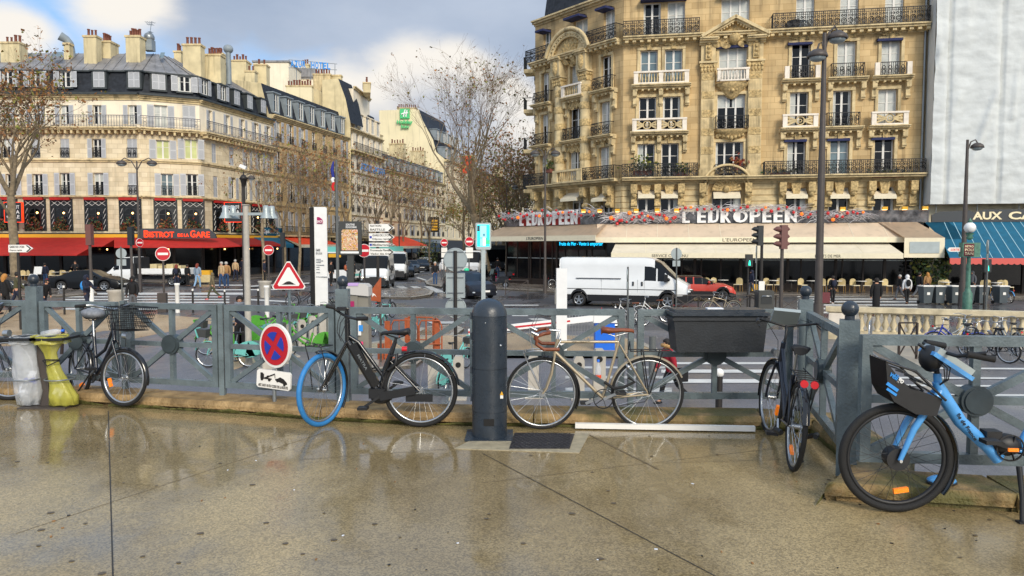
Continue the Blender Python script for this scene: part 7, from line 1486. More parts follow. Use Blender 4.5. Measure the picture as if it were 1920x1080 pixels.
for x,y in((-.52,0),(-.42,.25),(.52,0),(.6,.2)):q=MB('sign_back');q.lathe([(.04,.2),(.075,.18),(.08,.05),(.09,0),(.145,-.1),(.155,-.13)],14,(x,y,zt-.2));q.m('steel_grey');q.lathe([(.05,-.10),(.14,-.12)],12,(x,y,zt-.2));q.build('floodlight',r,M)
r=thing('lantern_post','black old-style lantern post with a white surveillance camera on top','street lamp',(at(460,42),42,0));M=wmx(r);zt=Zp(348,42);q=MB('pole_black');q.cyl((0,0,0),(0,0,1.1),.16,12);q.cyl((0,0,1.1),(0,0,zt),.1,12,.07);q.build('pole',r,M);q=MB('pole_black');q.lathe([(.08,-.1),(.2,.35),(.26,.38),(.14,.55),(.05,.62),(.02,.8)],8,(0,0,zt));q.build('lantern',r,M);q=MB('white_paint');q.M=rotY(.4);q.box(-.24+0,.14,-.1,.1,.0,.18);q.v=[(x-zt*math.sin(0),y,z+zt+.95)for x,y,z in q.v];q.build('camera',r,M)
r=thing('flagpole','tall pole with a furled blue white red flag','flagpole',(at(633,38),38,0));M=wmx(r);q=MB('pole_grey');q.cyl((0,0,0),(0,0,Zp(300,38)),.09,10,.06);q.build('pole',r,M)
for m_,y0,y1,w_ in(('flag_blue',303,333,5),('letter_white',333,342,5),('flag_red',342,358,4)):
 q=MB(m_);z0,z1=Zp(y1,38),Zp(y0,38);w=S(w_,38);q.tube([(-.1-w*.1,-.1,z1),(-.12-w*.5,-.12,(z0+z1)/2),(-.1-w*.3,-.1,z0)],[w*(.25 if y0==303 else .6),w*.65,w*.55],7);q.build('flag',r,M)
r=thing('digital_panel','grey advertising panel with a bright turquoise screen on a column','advertising panel',(at(906,40),40,0),R(8));M=wmx(r);z0,z1=Zp(468,40),Zp(418,40);w=S(14.5,40);q=MB('sign_back');q.prism([(-w+.05,z0),(w-.05,z0),(w,z0+.1),(w,z1-.05),(w-.05,z1),(-w+.05,z1),(-w,z1-.05),(-w,z0+.1)],-.12,.12);q.box(-.11,.11,-.1,.1,0,z0);q.build('casing',r,M)
for nm,c_,x0,x1,a,b in(('screen','#1fd8e0',-.8,.8,.12,.93),('screen_block','#20b8a0',.45,.79,.35,.9),('screen_block','#7fe8ff',-.42,.4,.45,.9),('screen_block','#2fa070',.3,.79,.2,.5),('screen_block','#123038',-.78,-.45,.68,.9),('screen_block','#bcdcf4',-.1,.3,.14,.45),('screen_block','#7aa8f0',-.42,-.16,.14,.42),('screen_block','#385060',-.05,.2,.5,.6)):
 k_='scr'+c_;(mat(k_,c_,.3,emit=.95,emitc=c_)if k_ not in MATS else None);q=MB(k_);y=-.125 if nm=='screen' else-.129-.001*(a*10);q.box(x0*w,x1*w,y,-.12,z0+(z1-z0)*a,z0+(z1-z0)*b);q.build(nm,r,M)
r=thing('metro_lamp','green metro lamp post with a white globe and a red name board behind the bins','metro lamp',(at(1816,34),34,0));M=wmx(r);zz=lambda y:Zp(y,34);q=MB('pole_green');q.lathe([(.2,0),(.2,.9),(.13,1.0),(.1,1.2),(.085,zz(482))],14);q.lathe([(.05,zz(450)),(.16,zz(446)),(.1,zz(442)),(.2,zz(437))],12);q.lathe([(.06,zz(417)),(.1,zz(415)),(.03,zz(411)),(0,zz(408))],10);q.build('post',r,M)
q=MB('white_paint');q.ball((0,0,zz(427)),.25,14);q.build('globe',r,M);q=MB('pole_green');q.box(-.38,.42,-.16,.16,zz(482),zz(455));q.build('sign_casing',r,M);q=MB('maroon');q.box(-.34,.12,-.18,-.165,zz(480),zz(457));bo=q.build('name_board',r,M);q=MB('letter_cream')
for i,t_ in enumerate(('MÉTRO','POLI','TAIN')):q.text(t_,-.3,.08,zz(457)-.17-i*.17,zz(457)-.05-i*.17,-.185,.004,.01)
q.build('lettering',bo,M);q=MB('sign_white');q.prism([(-.9,zz(472)),(-.42,zz(472)),(-.42,zz(464)),(-.9,zz(464)),(-1.0,zz(468))],-.02,.02);q.m('orange_canvas');q.text('SORTIE',-.86,-.46,zz(470.5),zz(466),-.025,.004,.01);q.build('exit_arrow',r,M)
a,b=Vector((at(1556,24.5),24.5)),Vector((at(2150,21.5),21.5));r=thing('stone_balustrade','long pale stone balustrade behind the rental bicycle, with bulging balusters','balustrade',(a.x,a.y,0));f=Facade(r,a,b);q=MB('balustrade_stone');q.box(-.1,f.L,-.2,.2,.92,1.08);q.box(-.05,f.L,-.14,.14,.88,.918);q.build('coping',r,f.F)
q=MB('balustrade_stone');q.box(0,f.L,-.17,.17,0,.3);q.build('plinth',r,f.F)
for x in(.0,3.1,5.9,8.7):q=MB('stone_white' if x==0 else 'balustrade_stone');q.box(x,x+(.8 if x==0 else .38),-.155,.155,.302,.878);q.build('pier',r,f.F)
q=MB('balustrade_stone');baluster_row(q,0,.22,.302,.878,0,.2,.115);o=q.build('baluster',r,f.F);bme_=o.data;o.matrix_basis=wmx(r).inverted()@f.F@Matrix.Translation((.88,0,0));n=0
for x in np.arange(1.12,f.L,.235):
 if not any(p-.2<x<p+.38 for p in(3.1,5.9,8.7)):place('baluster',bme_,r,f.F@Matrix.Translation((x,0,0)))
def bin_proto():
 r=thing('wheelie_bin','','wheelie bin');q=MB('bin_grey');q.add([(x*w,y*d,z)for z,w,d in((.06,.2,.22),(.92,.27,.3))for x,y in((-1,-1),(1,-1),(1,1),(-1,1))],[(0,3,2,1),(0,1,5,4),(1,2,6,5),(2,3,7,6),(3,0,4,7),(4,5,6,7)]);q.box(-.28,.28,-.31,.31,.88,.93);q.build('body',r)
 q=MB('grey_plastic');q.m('sign_white');q.slab([(-.29,-.32),(.29,-.32),(.29,.32),(-.29,.32)],.935,.97);q.slab([(-.26,-.28),(.26,-.28),(.26,.28),(-.26,.28)],.971,.99);q.build('lid',r);q=MB('sign_white');q.add([(-.08,-.285,.5),(.08,-.285,.5),(.08,-.292,.64),(-.08,-.292,.64)],[(0,1,2,3)]);q.build('label',r)
 for s_ in(-1,1):q=MB('black_rubber');q.cyl((s_*.2,.25,.09),(s_*.27,.25,.09),.09,12);q.build('wheel',r)
 return r
bp_=bin_proto()
for i,(px,lab)in enumerate(((1737,'leftmost grey wheelie bin with a white lid in the row by the crossing'),(1760,'second grey wheelie bin from the left in the row by the crossing'),(1789,'grey wheelie bin left of the green metro lamp post'),(1815,'grey wheelie bin partly hidden by the green metro lamp post'),(1841,'grey wheelie bin right of the green metro lamp post'),(1878,'rightmost grey wheelie bin of the row, beside the blue rental bicycle far behind'))):
 loc=(at(px,39),39,0);o=bp_ if i==0 else copy_tree(bp_,loc=loc,rz=.06*(i%3-1));o['label']=lab;o['group']='row of grey wheelie bins'
 if i==0:o.location=loc
def bollard(px,Y,h,lab,tilt=0,m_='pole_black',rr=.045,cap=True,ball=False):
 r=thing('bollard',lab,'bollard',(at(px,Y),Y,0),0,'street bollards');M=wmx(r)@rotY(R(tilt));q=MB(m_);q.cyl((0,0,0),(0,0,h-.09),rr,12);q.build('post',r,M);q=MB('sign_white')
 (q.ball((0,0,h-.06),rr*1.35,12)if ball else q.cyl((0,0,h-.09),(0,0,h),rr*1.02,12));q.build('white_cap',r,M)
bollard(118,33,1.3,'black bollard with a white cap left of the man in the blue backpack');bollard(110,21,.95,'slanting brown bollard with a white top behind the yellow bag',5,'dark_wood');bollard(172,20,.9,'short brown bollard behind the saddle of the basket bicycle',0,'dark_wood')
bollard(1352,12.9,.92,'black bollard with a white ball top below the planter box',ball=True,rr=.06);bollard(1612,11.5,1.5,'black bollard with a white ball top between the two right fence posts',ball=True,rr=.06);bollard(242,36,1.1,'dark bollard beside the man in the black hooded jacket');bollard(360,34,1.1,'dark bollard on the crossing right of the broad white post');bollard(420,35,1.0,'dark bollard left of the seated man with a scarf');bollard(483,34,1.1,'dark bollard right of the pale floodlight mast')
for px,Y in((331,34),(499,32)):q=MB('sign_white');q.lathe([(.1,0),(.1,1.25),(.12,1.27),(.12,1.36),(0,1.36)],14);tag(q.build('bollard',None,Matrix.Translation((at(px,Y),Y,0))),'broad white flexible post '+('in front of the crossing stripes' if px<400 else 'left of the warning triangle'),'bollard','white posts')
q=MB('dark_post');q.box(-.2,.2,-.1,.1,0,.9);tag(q.build('street_box',None,Matrix.Translation((at(303,34.2),34.2,0))),'dark metal box at the foot of the no entry sign by the truck','box')
for px,Y in((1211,16),(1208,16)):pass
q=MB('pole_grey');q.cyl((0,0,0),(0,0,1.0),.08,14);tag(q.build('bollard',None,Matrix.Translation((at(1225,17),17,0))),'thick plain grey bollard left of the planter box','bollard')
r,M=sign_thing('solar waste compactor with a bright handle behind the planter box',1434,33,'litter bin',name='litter_bin');q=MB('dark_frame');q.box(-.34,.34,-.3,.3,0,1.0);q.prism([(-.34,1.0),(.34,1.0),(.3,1.1),(-.3,1.1)],-.3,.3);q.build('body',r,M);q=MB('alu');q.tube([(-.22,-.32,.8),(-.2,-.36,.86),(.2,-.36,.86),(.22,-.32,.8)],.02,6);q.build('handle',r,M);q=MB('charcoal');q.box(-.24,.24,-.312,-.3,.5,.82);q.build('flap',r,M);q=MB('sign_white');q.box(-.25,-.0,-.03,.03,1.1,1.5);q.build('notice',r,M)
for px,Y in((216,35),(468+28,44)):q=MB('beige_post');q.lathe([(.3,0),(.36,.85),(.42,.95),(.38,1.0)],18);q.m('plastic_clear');q.lathe([(.25,.1),(.31,.8)],14);tag(q.build('waste_basket',None,Matrix.Translation((at(px,Y),Y,0))),'slatted waste basket with a clear bag '+('behind the slim fence post' if px<300 else 'near the far no entry sign'),'waste basket','slatted waste baskets')
Y=17.8;r,M=sign_thing('grey rental bike terminal with a pale rounded top and a lilac leaflet',673,Y,'bike terminal',name='bike_terminal');w=S(21,Y);zt=Zp(531,Y);q=MB('kiosk');q.box(-w,w*.0,-.2,.2,0,zt-.25);q.box(.0,w*.92,-.16,.2,0,zt-.25);q.build('body',r,M)
q=MB('kiosk_top');q.prism([(-w,zt-.25),(w,zt-.3),(w,zt-.08),(w-.08,zt-.01),(-w+.1,zt),(-w,zt-.1)],-.24,.24);q.build('top',r,M);q=MB('lilac');q.box(-w*.8,w*.1,-.26,-.1,zt-.05,zt+.015);q.build('leaflet',r,M);q=MB('sign_white');q.box(-w*.2+.0,w*.35-.02,-.215,-.162,.95,1.35);q.m('hotel_blue');q.box(.02,.12,-.218,-.214,1.05,1.2);q.m('pink');q.box(.0,.12,-.218,-.2,.72,.8);q.build('sticker',r,M);q=MB('sncf_purple');q.box(-w*.75,-w*.3,-.212,-.2,zt-.55,zt-.42);q.build('logo',r,M)
r,M=sign_thing('rust orange canvas sheet hung on a work barrier right of the bike terminal',703,19,'canvas sheet',name='canvas_sheet');q=MB('rust_orange');q.prism([(-.15,Zp(563,19)),(.14,Zp(566,19)),(.16,Zp(519,19)),(-.15,Zp(549,19))],-.02,.02);q.build('sheet',r,M);q=MB('sign_white');q.prism([(-.08,Zp(557,19)),(-.02,Zp(553,19)),(.04,Zp(557,19)),(.0,Zp(552,19)),(-.06,Zp(549,19))],-.026,-.021);q.build('emblem',r,M);q=MB('dark_post');q.cyl((.12,.04,0),(.12,.04,Zp(520,19)),.03,8);q.build('pole',r,M)
r,M=sign_thing('rust orange tubular work barrier standing as a cage behind the electric bicycle',775,19.5,'work barrier',name='work_barrier');h_=1.12
for x,y in((-.7,0),(.62,0),(.5,.7),(-.3,.9)):q=MB('rust_orange');q.box(x-.07,x+.07,y-.03,y+.03,0,h_-.02);q.build('post',r,M)
for p0,p1 in(((-.6,0),(.1,.0)),((.15,-.1),(.75,-.1)),((.65,0),(.5,.7)),((.5,.7),(-.35,.9))):
 q=MB('rust_orange');a=Vector((*p0,0));b=Vector((*p1,0));U=Vector((0,0,1));q.tube([a+U*.1,a+U*(h_-.15),a.lerp(b,.1)+U*h_,a.lerp(b,.9)+U*h_,b+U*(h_-.15),b+U*.1],.022,6);q.tube([a+U*.5,b+U*.5],.018,6);q.tube([a+U*.12,b+U*.12],.018,6);[q.tube([a.lerp(b,t)+U*.5,a.lerp(b,t)+U*h_],.012,5)for t in(.3,.6)];q.build('rail_panel',r,M)
q=MB('rust_orange');q.box(-1.3,-.75,-.3,.1,0,.08);q.box(-.95,-.8,-.1,.1,.08,.5);q.build('foot',r,M)
Y=21.3;r,M=sign_thing('white barrier arm with a red stripe on a bright blue cabinet behind the racing bicycle',1134,Y,'barrier',name='car_park_barrier');w=.28;q=MB('blue_plastic');q.box(-w,w,-.2,.2,0,.88);q.build('cabinet',r,M);q=MB('white_paint');q.prism([(-w-.06,.885),(w+.06,.885),(w,1.14),(w-.1,1.18),(-w+.1,1.18),(-w-.05,1.1)],-.25,.25);q.build('head',r,M)
p1=Vector((-.3,-.18,1.02));p0=Vector((at(878,20.6)-at(1134,Y),-.75,Zp(622,20.6)));q=MB('white_paint');q.bar(p0,p1,.06,.17);am=q.build('arm',r,M);q=MB('sign_red');q.bar(p0+Vector((0,-.033,-.005)),p0.lerp(p1,.8)+Vector((0,-.033,-.005)),.008,.05);q.build('red_stripe',am,M)
q=MB('white_paint');q.box(-.15,.15,-.12,.12,0,Zp(503,21));q.m('grey_plastic');q.box(-.19,-.15,-.08,.1,Zp(570,21),Zp(540,21));tag(q.build('access_post',None,Matrix.Translation((at(1053,21),21,0))),'tall plain white post left of the white delivery van rear wheel','access post')
def crowd(lab,px,Y,W,rz,h=1.1):
 r=thing('crowd_barrier',lab,'crowd barrier',(at(px,Y),Y,0),rz);M=wmx(r);q=MB('alu');q.tube([(0,0,.15),(0,0,h-.1),(.1,0,h),(W-.1,0,h),(W,0,h-.1),(W,0,.15)],.02,6,closed=True);q.build('frame',r,M);q=MB('alu');[q.cyl((x,0,.15),(x,0,h),.008,4)for x in np.arange(.1,W-.05,.095)];q.build('bars',r,M);q=MB('alu');[q.tube([(x,-.25,0),(x,0,.2),(x,.25,0)],.018,5)for x in(.3,W-.3)];q.build('feet',r,M)
crowd('galvanised crowd barrier behind the red striped arm',1062,23,1.0,R(-8));crowd('galvanised crowd barrier at the end of the stone balustrade',1633,19,1.6,R(62))
def xbar(lab,px,Y,W,rz,h,m_='dark_wood',n=1):
 r=thing('low_railing',lab,'railing',(at(px,Y),Y,0),rz,'low cross railings');M=wmx(r)
 for i in range(n):q=MB(m_);x=i*W;q.bar((x,0,0),(x,0,h),.05);q.bar((x+W,0,0),(x+W,0,h),.05);q.bar((x,0,h),(x+W,0,h),.04);q.bar((x,.01,.08),(x+W,.01,h-.04),.03);q.bar((x,-.01,h-.04),(x+W,-.01,.08),.03);q.build('railing_panel',r,M)
xbar('rusty brown cross railing in front of the stone balustrade',1690,20,.48,0,1.0);xbar('long low dark railing between the white van and the waste compactor',1262,33.5,1.15,R(-3),.85,'dark_post',5);xbar('dark railing on the right pavement corner before the avenue',948,46,1.4,R(-8),.95,'dark_post',1)
q=MB('plastic_clear');q.lathe([(0,0),(.035,0),(.037,.14),(.03,.19),(.013,.24),(.013,.26)],12);q.m('blue_plastic');q.lathe([(.016,.25),(.016,.28),(0,.28)],8);q.m('orange_canvas');q.lathe([(.0385,.05),(.0385,.09)],10);tag(q.build('bottle',None,Matrix.Translation((at(1123,11.4),11.4,.98))@Matrix.Scale(1.25,4)),'plastic bottle standing on a grey rental bike dock behind the racing bicycle','bottle')
dk=thing('bike_dock','','bike dock');q=MB('beige_post');q.prism([(-.1,0),(.1,0),(.1,.7),(.06,.78),(-.06,.78),(-.1,.7)],-.08,.1);q.build('dock_post',dk);q=MB('dark_int');q.disc((0,-.085,.62),.05,.012,n=12);q.build('lock_slot',dk);q=MB('beige_post');q.box(-.16,.16,-.3,.25,0,.04);q.build('foot_plate',dk)
first=[True]
def dock(px,py,lab,rz=0,sc=1.0,z=0):
 p=G(px,py);o=dk if first[0]else copy_tree(dk,loc=p,rz=rz,scale=sc);first[0]=False;o.matrix_basis=Matrix.Translation(p)@rotZ(rz)@Matrix.Scale(sc,4);o['label']=lab;o['group']='rental bike docks'
for px,py,lab,sc in((813,735,'grey dock seen through the rear wheel of the electric bicycle',1.1),(860,745,'grey dock left of the dark bollard',1.1),(1123,742,'grey dock with the plastic bottle on top',1.25),(1000,742,'grey dock seen through the front wheel of the racing bicycle',1.1),(1085,745,'grey dock between the wheels of the racing bicycle',1.1)):dock(px,py,lab,0,sc)
for i,(px,py)in enumerate(((500,694),(522,680),(545,668),(566,656),(586,646),(604,637),(620,629))):dock(px,py,'grey dock in the receding row of rental bikes behind the no stopping sign',R(30),1.15)
def small_bike(lab,px,py,rz,frame,velib=False,sc=1.0,proto={},**k):
 key=(frame,velib,k.get('cls','step'),k.get('basket'));p=G(px,py)
 if key not in proto:proto[key]=city_bike(lab,(0,0,0),0,frame,.33,detail=False,velib=velib,**k);o=proto[key];o.matrix_basis=Matrix.Translation(p)@rotZ(rz)@Matrix.Scale(sc,4)
 else:o=copy_tree(proto[key],loc=p,rz=rz,scale=sc)
 o['label']=lab;o['group']='rental bikes at the docks' if velib else 'parked bicycles beyond the fence';return o
vb=[(468,690,'velib_mint','mint rental bike nearest in the dock row, left of the no stopping sign'),(452,668,'velib_green','green rental bike behind the nearest mint one'),(480,655,'velib_green','green rental bike left of the no stopping sign, third in the row'),(505,648,'velib_mint','mint rental bike in the middle of the dock row'),(530,640,'velib_green','green rental bike directly above the no stopping sign'),(552,632,'velib_green','green rental bike right of the warning sign pole'),(575,625,'velib_green','green rental bike left of the station totem foot'),(595,618,'velib_mint','mint rental bike in front of the station totem'),(614,612,'velib_green','green rental bike at the far end of the dock row'),(610,668,'velib_green','green rental bike beside the blue front tyre'),(480,628,'velib_green','green rental bike in the second row near the seated man'),(700,632,'velib_mint','mint rental bike behind the grip of the electric bicycle'),(838,700,'velib_mint','mint rental bike behind the rear wheel of the electric bicycle'),(830,742,'velib_mint','mint rental bike low behind the rear wheel hub of the electric bicycle')]
for i,(px,py,c_,lab)in enumerate(vb):small_bike(lab,px,py,R((178,172,40,48,42,50,44,40,46,200,35,80,60,75)[i]),c_,True,1.0 if i<12 else .8,guard='none',bars='steel_grey')
for px,py,rz,c_,lab,k in((1140,612,15,'black_gloss','dark bicycle locked in front of the white van',{}),(1205,612,185,'white_paint','white bicycle with a brown saddle below the van front',dict(sad='tan_leather')),(1250,605,170,'white_paint','second white bicycle beside the one with the brown saddle',dict(sad='tan_leather')),(1375,592,178,'champagne','pale bicycle leaning on the low railing left of the waste compactor',dict(cls='race')),(1035,540,5,'black_gloss','black bicycle parked by the brasserie windows',{}),(548,578,4,'black_gloss','black bicycle standing behind the dock row, below the warning triangle',{}),(610,585,20,'black_gloss','dark bicycle hidden between the totem and the far docks',{}),(1762,655,12,'steel_grey','grey bicycle with upright bars near the rusty cross railing',{}),(1832,668,160,'sign_blue','blue bicycle parked before the balustrade',{}),(1812,672,60,'dark_navy','dark bicycle behind the blue one at the balustrade',{}),(1890,682,115,'black_gloss','dark bicycle with pale handlebars near the right edge',{}),(1925,682,110,'dark_navy','bicycle cut off by the right edge before the balustrade',{}),(1905,668,80,'steel_grey','grey bicycle behind the two dark ones at the right edge',{}),(1893,569,95,'veligo_blue','blue rental bicycle right of the wheelie bins',{}),(712,600,70,'black_gloss','bicycles behind the canvas sheet, dark one on the near side',{})):
 small_bike(lab,px,py,R(rz),c_,**k)
# ================================================================ vehicles
_cw={}
def car_wheel(root,x,y,r_,M,rim='alloy',w=.2,big=False):
 k_=(round(r_,3),rim,w)
 if k_ not in _cw:
  t=MB('black_rubber');t.lathe([(r_*.66,-w/2),(r_*.93,-w/2),(r_,-w/2+.03),(r_,w/2-.03),(r_*.93,w/2),(r_*.66,w/2)],24,M=rotX(R(90)));o=t.build('wheel');a=o.data;bpy.data.objects.remove(o)
  t=MB(rim);t.lathe([(r_*.66,-w/2+.005),(r_*.6,-w/2+.01),(r_*.6,w/2-.01),(r_*.66,w/2-.005)],24,M=rotX(R(90)))
  for s_ in(-1,1):
   t.disc((0,s_*(w/2-.045),0),r_*.16,.05,n=12)
   for i in range(5 if rim!='steel' else 8):an=R(72*i+18);t.bar((r_*.1*math.cos(an),s_*(w/2-.04),r_*.1*math.sin(an)),(r_*.62*math.cos(an),s_*(w/2-.03),r_*.62*math.sin(an)),r_*.19,.03,(0,1,0))
  t.m('dark_int');t.disc((0,0,0),r_*.6,.06,n=20);o=t.build('rim');b=o.data;bpy.data.objects.remove(o);_cw[k_]=(a,b)
 a,b=_cw[k_];o=place('wheel',a,root,M@Matrix.Translation((x,y,r_)));place('rim',b,o,M@Matrix.Translation((x,y,r_)))
def lsp(v,n):return np.linspace(v[0],v[1],n)
def car(label,loc,rz,L_,W,K,paint,cat='car',glass_x=(),pillars=(),wx=(.85,3.7),wr=.33,group=None,topw=.76,roofm=None,name='car',z0=.2,side_glass=(),ws=(),rs=(),lights=True,plate=True,on=False,clad=None,taper=.12,rim='alloy',gt=.985):
 """K: list of (x, belt z, top z, half width factor) from tail to nose"""
 r=thing(name,label,cat,loc,rz,group);M=wmx(r);K=np.array(K);hw=W/2
 xs=set(np.round(K[:,0],3))|set(np.round(lsp((0,L_),30),3))
 ra=wr+.07
 for c_ in wx:xs|=set(np.round(c_+ra*np.cos(np.linspace(0,math.pi,13)),3))
 for a in list(side_glass)+[ws,rs]:
  if a:xs|={round(a[0],3),round(a[1],3)}
 for p in pillars:xs|={round(p-.035,3),round(p+.035,3)}
 xs=sorted(x for x in xs if 0<=x<=L_);rings=[]
 for x in xs:
  bt,tp,wf=(np.interp(x,K[:,0],K[:,i])for i in(1,2,3));w=hw*wf;zb=z0+.04*(x<.15 or x>L_-.15)
  for c_ in wx:
   if abs(x-c_)<ra:zb=max(zb,wr+math.sqrt(max(0,ra*ra-(x-c_)**2)))
  up=min(1,max(0,(tp-bt-.06)/.35));wt=w*(.93*(1-up)+topw*up);zm=max(zb+.14,(z0+bt)/2 if not clad or bt<1.1 else .62);bt2=max(bt,zb+.2)
  rings.append([(0,zb+.02),(w-.16,zb),(w-.02,zb+.02),(w,zm),(w*.985,bt2-.05),(w*.955,bt2),(w*.955+(wt-w*.955)*gt,bt2+(max(bt2+.005,tp-.06)-bt2)*gt),(wt,max(bt2+.005,tp-.06)),(wt*.82,max(bt2+.01,tp-.012)),(0,max(bt2+.015,tp))])
 parts={}
 def pm(n_,m_,k=0):
  if(n_,k)not in parts:parts[(n_,k)]=MB(m_)
  return parts[(n_,k)]
 for i in range(len(xs)-1):
  xm=(xs[i]+xs[i+1])/2
  for j in range(9):
   n_,m_='body',paint
   pil=any(abs(xm-p)<.034 for p in pillars)
   if j==5 and not pil and any(a<xm<b for a,b in side_glass):n_,m_='side_window','car_glass'
   if j>=6 and ws and ws[0]<xm<ws[1]:n_,m_='windscreen','car_glass'
   if j>=6 and rs and rs[0]<xm<rs[1]:n_,m_='rear_window','car_glass'
   if j>=7 and n_=='body' and roofm and j>=7 and(ws[1]>xm):n_,m_='roof',roofm
   if j<2:n_,m_='underbody','dark_int'
   if clad and j==2:n_,m_='lower_cladding',clad
   A,B=rings[i],rings[i+1]
   for s_ in(-1,1):
    q=[(xs[i],s_*A[j][0],A[j][1]),(xs[i+1],s_*B[j][0],B[j][1]),(xs[i+1],s_*B[j+1][0],B[j+1][1]),(xs[i],s_*A[j+1][0],A[j+1][1])]
    pm(n_,m_,(s_,sum(xm>p for p in pillars))if n_=='side_window' else(s_ if n_=='lower_cladding' else 0)).add(q,[(0,1,2,3)if s_<0 else(3,2,1,0)],n_=='body' or j==5)
 for i,rev in((0,False),(-1,True)):
  A=rings[i];vs=[(xs[i],-a,z)for a,z in A]+[(xs[i],a,z)for a,z in A[::-1]];pm('body',paint).add(vs,[tuple(range(len(vs)))[::-1]if not rev else tuple(range(len(vs)))])
 for(n_,_),q in parts.items():
  o=q.build(n_,r,M)
  if n_=='body':
   bm=bmesh.new();bm.from_mesh(o.data);bmesh.ops.remove_doubles(bm,verts=bm.verts,dist=.002);bm.to_mesh(o.data);bm.free()
 for x in wx:
  for s_ in(-1,1):car_wheel(r,x,s_*(hw-.12),wr,M,rim)
 zn=np.interp(L_-.1,K[:,0],K[:,1]);zt_=np.interp(.1,K[:,0],K[:,1])
 if lights:
  for s_ in(-1,1):
   q=MB('headlight_on' if on else 'headlight');q.ball((L_-.17,s_*hw*.72,zn-.16),.14,10,(1.2,1.0,.52));q.build('headlight',r,M);q=MB('red_refl');q.box(-.012,.16,s_*hw*.62,s_*hw*.9,zt_-.24,zt_-.06);q.build('tail_lamp',r,M)
   q=MB(paint if paint!='car_white' else 'black_matt');xm_=(ws[0]if ws else L_*.6)+.12 if ws else L_*.65;q.ball((ws[1]-.35 if ws else L_*.6,s_*(hw+.1),np.interp(ws[1]-.3,K[:,0],K[:,1])+.12),.11,8,(.7,1,.8));q.build('wing_mirror',r,M)
  q=MB('black_matt');q.box(L_-.05,L_+.012,-hw*.55,hw*.55,z0+.12,zn-.26);q.box(L_-.04,L_+.008,-hw*.3,hw*.3,zn-.24,zn-.12);q.build('grille',r,M)
 if plate:
  for x,s_ in((L_+.02,1),(-.02,-1)):q=MB('sign_white');q.box(x-.006,x+.006,-.26,.26,.42,.53);q.build('number_plate',r,M)
 return r,M
sed=lambda L_:[(0,.72,.74,.80),(.06,.90,.94,.88),(.35,.97,1.02,.95),(.95,.98,1.10,1),(1.7,.97,1.40,1),(2.4,.96,1.46,1),(2.9,.94,1.42,1),(3.75,.90,.99,1),(4.4,.82,.88,.97),(L_-.12,.70,.74,.88),(L_,.50,.52,.76)]
SG=((1.05,3.5),)
car('black saloon car with a chromed window line driving right in front of the red awning',(-31.4,50.6,0),0,4.95,1.86,sed(4.95),'car_black',side_glass=SG,pillars=(2.25,1.35),ws=(2.95,3.72),rs=(1.0,1.68),wx=(1.05,3.95),wr=.35)
car('dark car at the left picture edge behind the pedestrians',(-37.6,49.5,0),0,4.7,1.82,[(x*.95,b,t,w)for x,b,t,w in sed(4.95)],'car_grey',side_glass=((1.0,3.3),),pillars=(2.1,),ws=(2.8,3.53),rs=(.95,1.6),wx=(.95,3.75),wr=.34)
mini=[(0,.8,.85,.85),(.1,.92,1.2,.95),(.3,.95,1.36,1),(.8,.96,1.41,1),(2.0,.95,1.40,1),(2.75,.94,1.0,1),(3.3,.90,.96,.98),(3.7,.74,.8,.9),(3.85,.5,.55,.8)]
car('orange-red small car with a black roof partly hidden by the white van',(at(1246,42),42,0),R(-9),3.85,1.73,mini,'car_red',side_glass=((.35,2.6),),pillars=(1.15,1.55),ws=(2.05,2.72),rs=(.1,.3),wx=(.65,3.12),wr=.31,roofm='car_black',clad='black_matt',topw=.8)
prius=[(0,.85,.9,.86),(.08,1.0,1.15,.95),(.5,1.0,1.42,1),(1.4,.98,1.54,1),(2.2,.96,1.55,1),(2.8,.94,1.40,1),(3.65,.92,1.02,1),(4.2,.80,.86,.97),(4.5,.62,.68,.86),(4.64,.45,.48,.74)]
q_=G(880,557);rz_=R(-63);r,M=car('dark blue taxi with a green roof light turning towards the camera',(q_.x-math.cos(rz_)*2.3,q_.y-math.sin(rz_)*2.3,0),rz_,4.64,1.78,prius,'car_navy',cat='taxi',side_glass=((.55,3.4),),pillars=(1.3,2.2),ws=(2.5,3.62),rs=(.1,.48),wx=(.85,3.6),wr=.32,topw=.78,name='taxi')
q=MB('taxi_green');q.ball((1.9,0,1.62),.13,10,(.8,1.3,.9));q.m('black_matt');q.box(1.75,2.05,-.25,.25,1.54,1.57);q.build('roof_light',r,M)
VAN=[(0,1.3,2.44,.96),(.08,1.35,2.5,1),(3.9,1.35,2.5,1),(4.25,1.35,2.46,1),(4.65,1.33,2.25,.99),(5.4,1.28,1.42,.95),(5.85,1.05,1.15,.86),(5.98,.85,.88,.72)]
